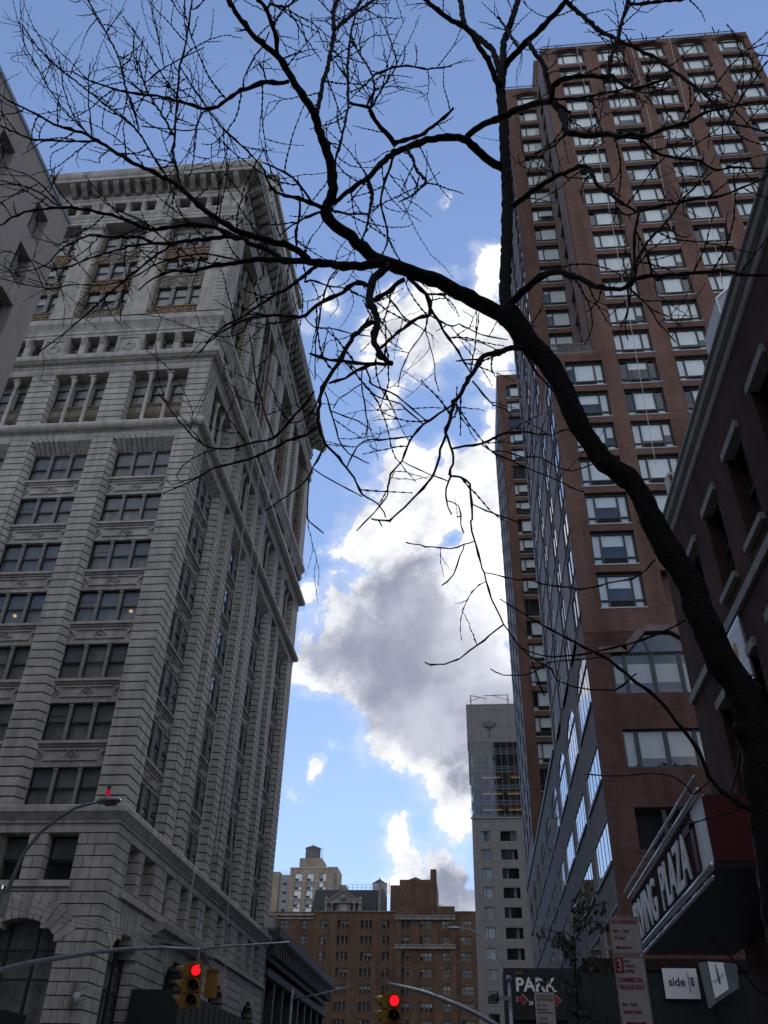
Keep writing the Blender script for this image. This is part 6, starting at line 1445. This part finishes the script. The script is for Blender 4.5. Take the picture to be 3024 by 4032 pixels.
('G1g2',"-2905,4016,9847,12 -2822,4085,10242,11 -2707,4190,10675,10 -2582,4309,11129,8"),
('G1g3',"-3087,4066,10391,10 -3157,4082,10980,8"),
('G1h',"-2688,3859,8708,16 -2879,3910,9259,16 -3040,3936,9671,16 -3201,3956,10186,15 -3358,3965,10566,15 -3655,3977,11208,15 -3926,3991,11791,15 -4050,4000,12071,15"),
('G1i',"-2803,4080,10277,10 -3063,4155,11174,9 -3311,4245,12000,9"),
('G1j',"-2659,3833,8714,11 -2404,3925,8783,10 -2231,3964,8826,10 -2225,3994,9153,10 -2121,4025,9295,10"),
('G1k',"-2365,3670,9378,12 -2152,3750,8970,11 -1935,3880,8675,10 -1735,3996,8513,9"),
('G2',"-1324,4238,7238,53 -1483,4278,7438,51 -1666,4318,7608,49 -1756,4337,7710,48 -1911,4365,7782,46 -2028,4384,7804,44 -2237,4416,7835,40 -2432,4441,7838,37 -2592,4457,7894,34 -2714,4468,7991,32 -2875,4479,8044,30 -3055,4490,8071,26 -3248,4499,8138,23 -3385,4506,8060,20 -3493,4511,7961,17 -3593,4519,7751,12 -3862,4530,7695,7"),
('G2b',"-1833,4440,7868,36 -1949,4428,7942,35 -2119,4406,8018,33 -2378,4362,7985,30 -2519,4330,7903,29 -2621,4307,7900,27 -2790,4267,7985,26 -2928,4233,8016,24 -3047,4202,8036,23 -3277,4143,8044,21 -3480,4086,7951,18 -3564,4064,7913,17 -3675,4030,7777,15 -3725,4008,7639,14 -3794,3985,7506,13"),
('G2c',"-3352,4097,8002,13 -3713,4183,8416,12 -4055,4245,8664,11 -4174,4259,8737,10 -4341,4271,8814,10"),
('G2c2',"-3323,4087,7985,13 -3539,4004,8226,11 -3741,3953,8348,8 -3887,3899,8352,7"),
('G2c3',"-3681,4037,7788,9 -3790,4032,7957,7 -3846,4023,8018,7"),
('G2d',"-2362,4396,7786,18 -2420,4416,7769,17 -2628,4498,7678,16 -2853,4588,7548,14 -3014,4648,7422,12 -3162,4694,7265,11 -3329,4727,7083,9 -3516,4742,6856,6"),
('G2e',"-1773,4391,7486,13 -2089,4402,7615,12 -2460,4400,7535,11 -2612,4396,7382,10 -2866,4394,7276,9 -3165,4399,7312,8 -3406,4414,7305,8 -3916,4465,7546,7"),
('G2f',"-2566,4402,7808,16 -2754,4442,7856,15 -3064,4517,7867,13 -3249,4561,7856,12 -3439,4601,7822,11 -3580,4621,7845,10 -3774,4639,7975,9 -4100,4650,8185,8 -4192,4649,8174,7"),
('G2g',"-2711,4402,7335,11 -2737,4477,7178,9 -2724,4522,6939,6"),
('G2h',"-3185,4386,7291,11 -3203,4391,7305,11 -3449,4475,7367,9 -3647,4530,7684,8 -3771,4550,7895,7"),
('H',"-448,3988,6760,75 -493,3952,6656,72 -537,3916,6537,69 -558,3881,6390,65 -553,3841,6196,61 -513,3814,6062,57 -492,3785,5905,53 -499,3757,5741,49 -475,3733,5612,46 -426,3705,5479,43 -375,3685,5424,41"),
('H1',"-522,3795,5938,41 -589,3797,5885,39 -642,3798,5812,37 -699,3799,5674,34 -738,3798,5562,32 -785,3795,5451,30 -813,3790,5351,28 -827,3779,5197,26 -824,3765,5047,23 -797,3751,4934,21 -756,3735,4832,20 -699,3716,4740,18 -617,3685,4607,16 -552,3650,4469,13 -514,3621,4360,12 -450,3594,4299,10 -402,3570,4233,9 -376,3545,4152,8"),
('H1a',"-825,3746,4982,17 -891,3760,4940,16 -1004,3784,4910,15 -1118,3816,4867,13 -1237,3855,4849,12 -1371,3904,4858,11 -1492,3956,4868,10 -1642,4035,4842,8 -1867,4149,4844,6"),
('H1c',"-849,3696,5228,14 -916,3727,5139,13 -999,3767,5061,12 -1092,3819,4975,12 -1218,3867,4993,11 -1415,3943,5010,10 -1544,3987,5065,9 -1657,4024,5165,9 -1797,4069,5341,8 -2052,4135,5712,7"),
('H1d',"-1080,3777,4937,9 -1158,3838,5135,9 -1243,3922,5408,9 -1335,4006,5698,8 -1400,4076,5990,8 -1470,4127,6266,7"),
('H1e',"-760,3740,4826,10 -797,3642,4593,9 -824,3584,4450,8 -874,3534,4339,7 -932,3495,4249,6 -991,3465,4167,5"),
('H1e2',"-816,3610,4490,7 -803,3617,4260,5 -786,3607,4189,5 -702,3584,4093,4"),
('H1f',"-790,3613,4549,7 -684,3613,4466,6 -593,3634,4411,5 -518,3652,4373,4"),
('H1h',"-795,3761,5282,9 -760,3799,5176,9 -729,3864,5063,8 -692,3938,4979,7 -615,4013,4949,7 -543,4069,4947,6"),
('H1i',"-749,3793,5147,8 -680,3898,5193,7 -614,3989,5236,6 -536,4085,5240,5"),
('H2',"-581,3963,6507,31 -658,3996,6602,30 -744,4032,6592,29 -829,4067,6564,27 -947,4106,6545,25 -1071,4147,6459,23 -1214,4177,6491,20 -1282,4190,6518,20 -1426,4214,6550,17 -1544,4234,6555,16 -1668,4258,6511,13 -1807,4292,6424,10 -1905,4328,6309,8"),
('H2b',"-947,4107,6547,11 -963,4141,6405,10 -987,4192,6257,9 -996,4286,6098,7 -1000,4363,6006,6"),
('H2c',"-945,4117,6573,13 -941,4248,6973,12 -903,4347,7230,10"),
('H2d',"-1078,4136,6432,9 -1008,4182,6365,9 -895,4233,6398,8 -745,4279,6377,7 -602,4299,6357,6"),
('H3',"-343,4102,6734,34 -412,4174,6766,35 -481,4246,6764,35 -586,4331,6795,35"),
('H3b',"-478,4219,6716,13 -410,4298,6661,12 -362,4364,6623,10 -282,4435,6618,9 -201,4499,6605,7 -139,4541,6584,6"),
('H4',"-313,4111,6774,29 -263,4136,6722,27 -183,4173,6633,26 -145,4202,6509,24 -166,4213,6448,23 -249,4225,6439,22 -351,4234,6354,20 -450,4235,6245,18 -509,4233,6161,17"),
('H4b',"-149,4174,6492,19 -87,4221,6376,17 -21,4288,6283,15 46,4364,6214,13 88,4426,6160,12 126,4479,6112,11"),
('H4c',"-146,4193,6424,11 2,4098,6187,10 51,4073,6183,9 161,4024,6035,8 251,3996,5955,8 373,3963,5876,7"),
('H4d',"-165,4174,6397,9 -198,4203,6277,8 -271,4248,6187,8 -344,4308,6085,7 -387,4361,5960,6 -398,4380,5898,5"),
('H4e',"-176,4190,6415,7 -186,4265,6330,7 -155,4348,6241,7 -135,4420,6142,6 -133,4467,6048,6 -106,4503,5955,6"),
('H4f',"-193,4162,6636,17 -101,4178,6647,16 -30,4179,6626,15"),
('H4g',"2,4099,6180,7 76,4116,6073,7 219,4162,6069,6 334,4226,6045,5"),
('H5',"-391,3706,5444,22 -458,3693,5433,21 -541,3675,5421,19 -660,3657,5429,17 -755,3653,5451,15 -893,3666,5530,13"),
('H5b',"-476,3699,5438,19 -613,3816,5509,17 -692,3875,5512,15 -812,3943,5538,13"),
('H5c',"-536,3640,5378,12 -506,3698,5310,11 -499,3721,5285,11 -428,3777,5288,10 -356,3834,5287,9 -267,3908,5245,8 -167,3972,5181,6"),
('H5d',"-569,3758,5459,8 -568,3782,5350,7 -564,3799,5302,7 -546,3868,5168,6 -539,3907,5100,5 -562,3938,5049,5"),
('H5e',"-568,3775,5351,8 -658,3819,5316,7 -725,3862,5315,6 -765,3913,5282,5"),
('I',"-1016,4143,7032,28 -1090,4083,6847,25 -1142,4031,6691,23 -1209,3968,6527,20 -1233,3949,6491,19 -1322,3863,6279,16 -1405,3774,6044,13 -1505,3697,5856,10 -1574,3637,5645,7"),
('I2',"-1090,4121,6912,14 -1107,4136,6817,12 -1058,4143,6854,12 -895,4155,6773,9 -790,4167,6761,7 -695,4187,6713,6"),
('J',"536,4292,6134,51 452,4229,6073,48 368,4168,5995,46 267,4097,5894,42 187,4040,5780,39 145,3994,5646,37 85,3938,5481,34 38,3890,5335,31 1,3853,5222,29 -27,3804,5065,26 -49,3763,4942,23 -54,3738,4866,22"),
('Js',"177,4024,5767,14 86,4039,5784,10 21,4046,5786,7"),
('J1',"-52,3714,4850,19 -88,3732,4748,18 -106,3752,4664,17 -140,3779,4587,16 -197,3813,4537,15 -270,3865,4482,14 -345,3918,4446,13 -395,3954,4426,13 -463,3991,4456,12 -507,4015,4485,12"),
('J1s',"-464,3993,4457,9 -443,3996,4414,7"),
('J2',"-53,3694,4833,18 -32,3672,4725,17 -15,3650,4615,16 -32,3632,4523,15 -33,3621,4466,15 15,3606,4443,15 68,3588,4384,14 67,3562,4241,13 69,3539,4119,12 58,3534,4093,12 78,3508,3941,11 97,3487,3819,10 114,3477,3755,10 128,3462,3652,9 154,3448,3553,9 186,3435,3453,8 226,3425,3375,7 251,3419,3321,7 291,3414,3277,7 372,3405,3211,6 395,3401,3157,5 462,3396,3127,5 530,3392,3112,4 625,3386,3104,4 678,3383,3135,4 721,3379,3171,3"),
('J2b',"186,3437,3454,8 125,3506,3437,7 63,3566,3418,7 -1,3617,3393,6 -34,3638,3379,6 -90,3665,3376,6 -154,3689,3385,5 -187,3701,3404,5"),
('J2c',"116,3550,3800,6 183,3527,3769,6 237,3504,3734,6 298,3476,3710,5 370,3436,3664,5 440,3392,3618,5 527,3334,3566,4 607,3280,3544,4 641,3257,3547,4 732,3201,3530,4 787,3168,3554,3 831,3143,3588,3"),
('J2d',"75,3533,3978,6 20,3582,3993,6 -49,3633,4004,6 -146,3686,4054,5 -209,3716,4087,5 -283,3751,4130,4"),
('J2d2',"24,3567,3988,5 1,3583,3924,5 -36,3598,3826,4 -95,3591,3761,4"),
('J2e',"255,3465,3349,6 338,3432,3293,5 440,3382,3261,5 558,3304,3243,5 667,3207,3222,5 773,3091,3208,4 858,2990,3211,4"),
('J2f',"292,3421,3280,4 306,3402,3191,4 333,3406,3092,3"),
('J2g',"-33,3629,4473,11 -58,3655,4409,9 -67,3679,4362,8 -37,3742,4296,6"),
('J2h',"-60,3702,4361,6 2,3750,4355,5 13,3792,4265,4 26,3811,4217,4"),
('J2i',"66,3542,4217,7 145,3644,4244,6 266,3780,4282,6 328,3837,4291,6"),
('J3',"-6,3827,5186,14 -93,3833,5118,13 -187,3845,5045,12 -255,3860,4974,11 -289,3876,4903,11 -323,3900,4818,10 -391,3933,4754,9 -409,3970,4669,8 -427,3996,4617,8 -496,4045,4556,7 -609,4122,4475,6"),
('J3b',"-324,3908,4825,6 -226,3924,4769,5 -153,3921,4720,5 -48,3897,4645,4"),
('J3c',"-254,3856,4971,8 -358,3904,5003,8 -456,3944,5026,8 -571,3977,5056,8 -639,3995,4958,8 -669,4001,4865,8"),
('J3d',"-185,3813,5017,8 -262,3845,5140,7 -334,3884,5262,7 -408,3920,5336,7 -502,3965,5421,7 -583,4004,5552,7"),
('J4',"-21,3677,4708,13 53,3632,4686,12 143,3578,4645,11 210,3536,4654,10 211,3535,4654,10 266,3505,4658,9 346,3469,4627,8 428,3438,4583,7 505,3417,4553,5 553,3406,4566,5 623,3394,4570,4"),
('J4b',"143,3584,4650,8 210,3635,4629,8 201,3640,4632,8 293,3695,4626,8 369,3736,4603,7 466,3776,4583,7 556,3803,4554,6 629,3821,4512,6 703,3836,4487,6"),
('J4c',"203,3649,4652,7 279,3664,4654,7 369,3682,4631,6 441,3698,4640,6 506,3718,4619,6 565,3742,4590,5 644,3776,4593,5 718,3810,4637,5 817,3863,4728,4"),
('J5',"120,3925,5474,11 187,3983,5404,9 255,4037,5354,8 245,4042,5365,8 322,4078,5360,6 377,4105,5294,5"),
('J6',"509,4340,6166,15 533,4356,6125,14 603,4419,5988,12 674,4475,5937,11 780,4586,5873,9"),
('L',"1597,4823,3019,25 1513,4807,3026,24 1402,4782,3081,23 1346,4765,3140,22 1312,4752,3193,21 1285,4732,3284,20 1243,4705,3390,19 1172,4678,3475,18 1117,4650,3566,17 1041,4619,3638,16 928,4575,3719,14 836,4533,3794,13 722,4488,3836,12 559,4416,3902,10 455,4366,3944,9 342,4308,3991,7 216,4239,4050,6"),
('L2',"780,4536,3818,7 638,4554,3814,7 495,4579,3814,6 435,4597,3782,6 347,4632,3763,5 233,4689,3792,5 157,4740,3856,5"),
('L3',"1337,4807,3194,7 1234,4815,3117,6 1210,4817,3148,6 1134,4821,3219,6 1018,4833,3239,5 900,4857,3240,4 772,4904,3257,4 668,4957,3283,3"),
('Mm',"1461,4785,3047,12 1450,4808,3035,12 1431,4881,3112,11 1493,4953,3215,10 1571,5034,3370,9 1611,5073,3485,8"),
('N',"1473,4764,3029,7 1464,4759,3021,7 1359,4712,2984,6 1233,4663,2942,4 1158,4627,2910,3 1077,4579,2885,3"),
('O',"1555,4945,2174,9 1374,4814,2160,8 1293,4736,2206,7 1235,4671,2267,6 1174,4621,2325,5 1125,4593,2364,5 1040,4563,2411,4 988,4547,2454,4"),
('Pp',"1555,4718,3746,7 1678,4788,3795,6 1737,4812,3839,6 1785,4828,3895,5 1812,4837,3934,5"),
('Pq',"1647,4746,3597,7 1701,4771,3652,7 1758,4803,3705,7 1864,4880,3806,6"),
('Q',"1314,4162,11121,42 1427,4144,10773,39 1553,4114,10338,35 1688,4082,10057,32 1812,4043,9773,30 1927,3999,9489,27 2007,3951,9172,24 2090,3893,8827,21 2155,3828,8450,19 2167,3787,8195,17 2167,3740,7908,15 2259,3689,7756,13 2358,3627,7540,11"),
('Q2',"1325,3618,8453,29 1417,3680,8882,29 1525,3725,9280,29 1645,3769,9740,29 1768,3814,10190,29"),
('Q3',"1761,3829,10201,29 1931,3838,10189,26 2088,3849,10231,23 2272,3875,10281,20 2483,3921,10445,17"),
('Q2b',"1759,3815,10169,29 1850,3938,10714,20"),
('Q4',"2190,3779,7974,14 2425,3785,8399,13 2727,3800,8904,12 2938,3834,9259,11"),
('Q5',"2023,3983,9232,13 1885,3991,8875,11 1883,4001,8520,9 2029,4053,8235,6"),
('Q6',"849,4554,10980,27 751,4816,12144,21 713,4906,12586,19"),
]

TR = thing('bare_street_tree', 'large leafless street tree with dark branches crossing the whole view', 'tree', (1.42, 5.05, .13))
rt_ = random.Random(21)
def smooth_path(P, R, step):
    P = [Vector(p) for p in P]; out = []; rad = []
    n = len(P)
    for i in range(n-1):
        p0, p1, p2, p3 = P[max(i-1, 0)], P[i], P[i+1], P[min(i+2, n-1)]
        m = max(2, int((p2-p1).length/step))
        for k in range(m):
            t = k/m; t2 = t*t; t3 = t2*t
            out.append(.5*((2*p1)+(-p0+p2)*t+(2*p0-5*p1+4*p2-p3)*t2+(-p0+3*p1-3*p2+p3)*t3)); rad.append(R[i]+(R[i+1]-R[i])*t)
    out.append(P[-1]); rad.append(R[-1]); return out, rad
def knobby(b, P, R, n, amp, node):
    """bark-covered limb: uneven radius, a bud or scar at each node"""
    rr = []
    acc = 0; last = None
    for p, r in zip(P, R):
        if last is not None: acc += (p-last).length
        last = p; f = 1+amp*rt_.uniform(-1, 1)
        if acc > node: f += rt_.uniform(.25, .65)*min(1, .012/max(r, .004)); acc = rt_.uniform(0, node*.4)
        rr.append(r*f)
    b.tube(P, rr, n)
crown = MB(); tips = []
mains = {'A': 1, 'A0': 1, 'Ar': 1, 'Al1': 1, 'Al2': 1, 'E': 1, 'B': 1, 'D': 1, 'F': 1, 'F2': 1, 'G': 1, 'G1': 1, 'G2': 1, 'H': 1, 'H1': 1, 'J': 1, 'J2': 1, 'J1': 1, 'C': 1, 'E2': 1}
segs = []
for nm, s in TREE:
    q = [tuple(int(v)/1000 for v in t.split(',')) for t in s.split()]
    P = [Vector(p[:3]) for p in q]; R = [max(.0032, p[3]*.5*(.83 if nm in mains else 1.05)) for p in q]
    if nm == 'T':
        P.append(Vector((1.45, 5.04, .75))); R.append(.125); P.append(Vector((1.44, 5.05, .1))); R.append(.17)
        R = [r*.88 for r in R]; P2, R2 = smooth_path(P, R, .05); b = MB(); rg = []
        knobby(b, P2, R2, 20, .035, .6)
        # knots
        for (x, y, z, r) in ((1.655, 4.80, 3.70, .085), (1.68, 4.84, 3.35, .07), (1.54, 4.74, 3.45, .055), (1.50, 4.70, 3.85, .05)):
            b.lathe((x, y, z), [(.01, -r), (r*.8, -r*.5), (r, 0), (r*.7, r*.6), (.01, r)], 10)
        tr_o = part('trunk', b, M['bark'], TR, True)
        me = tr_o.data
        for v in me.vertices:
            w = v.co; v.co += v.normal*(.010*math.sin(w.x*60+w.z*17)*math.sin(w.z*9+3*w.y)+rt_.uniform(-.006, .006))
        continue
    st = .045 if R[0] > .012 else .06
    P2, R2 = smooth_path(P, R, st)
    # a little natural zigzag
    for i in range(1, len(P2)-1):
        a = min(.5*R2[i]+.004, .012); P2[i] += Vector((rt_.uniform(-a, a), rt_.uniform(-a, a), rt_.uniform(-a, a)))*.6
    if nm in mains: b = MB(); knobby(b, P2, R2, 12, .03, .35); part('limb', b, M['bark'], TR, True)
    else: knobby(crown, P2, R2, 7, .07, .11)
    segs.append((nm, P2, R2)); 
def twig(b, p, d, L, r, lev):
    P = [p]; R = [r]; n = max(4, int(L/.045)); side = rt_.choice((-1, 1)); ax = d.orthogonal().normalized()
    ax.rotate(Matrix.Rotation(rt_.uniform(0, 6.28), 3, d))
    bend = Vector((rt_.uniform(-1, 1), rt_.uniform(-1, 1), rt_.uniform(-.6, 1)))*rt_.uniform(.04, .16)
    for i in range(n):
        side = -side
        d = (d+bend+ax*side*rt_.uniform(.08, .30)+Vector((rt_.uniform(-.12, .12), rt_.uniform(-.12, .12), rt_.uniform(-.08, .10)))).normalized()
        P.append(P[-1]+d*(L/n)); R.append(r*(1-.5*(i+1)/n))
        if lev > 0 and rt_.random() < .13:
            q = (d+ax*side*rt_.uniform(.6, 1.1)+Vector((0, 0, rt_.uniform(-.2, .3)))).normalized(); twig(b, P[-1], q, L*rt_.uniform(.3, .55), r*.7, lev-1)
    P2 = []; R2 = []
    for i in range(len(P)):
        P2.append(P[i]); R2.append(R[i])
        if i < len(P)-1: P2 += [P[i].lerp(P[i+1], .12), P[i].lerp(P[i+1], .5)]; R2 += [R[i], R[i]*.85]
    R2 = [r_*(1.9 if i % 3 == 0 and i else 1) for i, r_ in enumerate(R2)]
    b.tube(P2, R2, 5)
twigs = MB(); cnt = 0
low = ('T', 'L', 'L2', 'L3', 'N', 'O', 'Pp', 'Pq', 'Mm', 'J2c', 'J2e', 'J2f', 'J6')
for nm, P2, R2 in segs:
    if nm in low: continue
    acc = rt_.uniform(.05, .2)
    for i in range(2, len(P2)-1):
        acc -= (P2[i]-P2[i-1]).length
        if acc < 0 and R2[i] < .026:
            acc = rt_.uniform(.09, .25)
            if P2[i].z < 5.0 and rt_.random() < .7: continue
            t = (P2[i+1]-P2[i-1]).normalized(); o = t.orthogonal().normalized(); o.rotate(Matrix.Rotation(rt_.uniform(0, 6.28), 3, t))
            d = (t*rt_.uniform(.35, .9)+o+Vector((0, 0, .12))).normalized()
            twig(twigs, P2[i], d, rt_.uniform(.18, .70), min(.0062, R2[i]*.8)*rt_.uniform(.8, 1.0), 1); cnt += 1
part('crown', crown, M['twig'], TR, True)
tag(part('twigs', twigs, M['twig'], TR), kind='stuff')
# ------------------------------------------------------------------ sapling with a few hanging leaves near the lower right
SPt = thing('leafy_sapling', 'young street tree with sparse drooping dark leaves in front of the podium glass', 'tree', (2.2, 24, .13))
b = MB(); b.tube([(2.3, 24, .1), (2.32, 24, 2.5), (2.4, 24.1, 4.0), (2.5, 24.05, 5.6), (2.62, 24, 6.6)], [.04, .03, .025, .015, .006], 8); rs = random.Random(8); lv = MB()
br = []
for i in range(16):
    z = 3.2+i*.21; a = rs.uniform(0, 6.28); p = Vector((2.35+(z-2.5)*.06, 24.02, z)); q = p+Vector((math.cos(a)*rs.uniform(.5, 1.25), math.sin(a)*.8, rs.uniform(.05, .6))); m = p.lerp(q, .5)+Vector((0, 0, .15)); b.tube([p, m, q], [.018, .012, .005], 5); br.append((p, m, q))
part('trunk', b, M['bark'], SPt, True)
for i in range(620):
    p, m, q = rs.choice(br); t = rs.random(); c = (p.lerp(m, t*2) if t < .5 else m.lerp(q, t*2-1))+Vector((rs.uniform(-.14, .14), rs.uniform(-.14, .14), rs.uniform(-.22, .04)))
    d = Vector((rs.uniform(-.6, .6), rs.uniform(-.6, .6), -1)).normalized(); s = d.orthogonal().normalized(); s.rotate(Matrix.Rotation(rs.uniform(0, 6.28), 3, d)); L = rs.uniform(.08, .17); w = L*.36
    lv.poly([c, c+d*L*.4+s*w, c+d*L, c+d*L*.4-s*w])
part('crown', lv, M['leaf'], SPt)
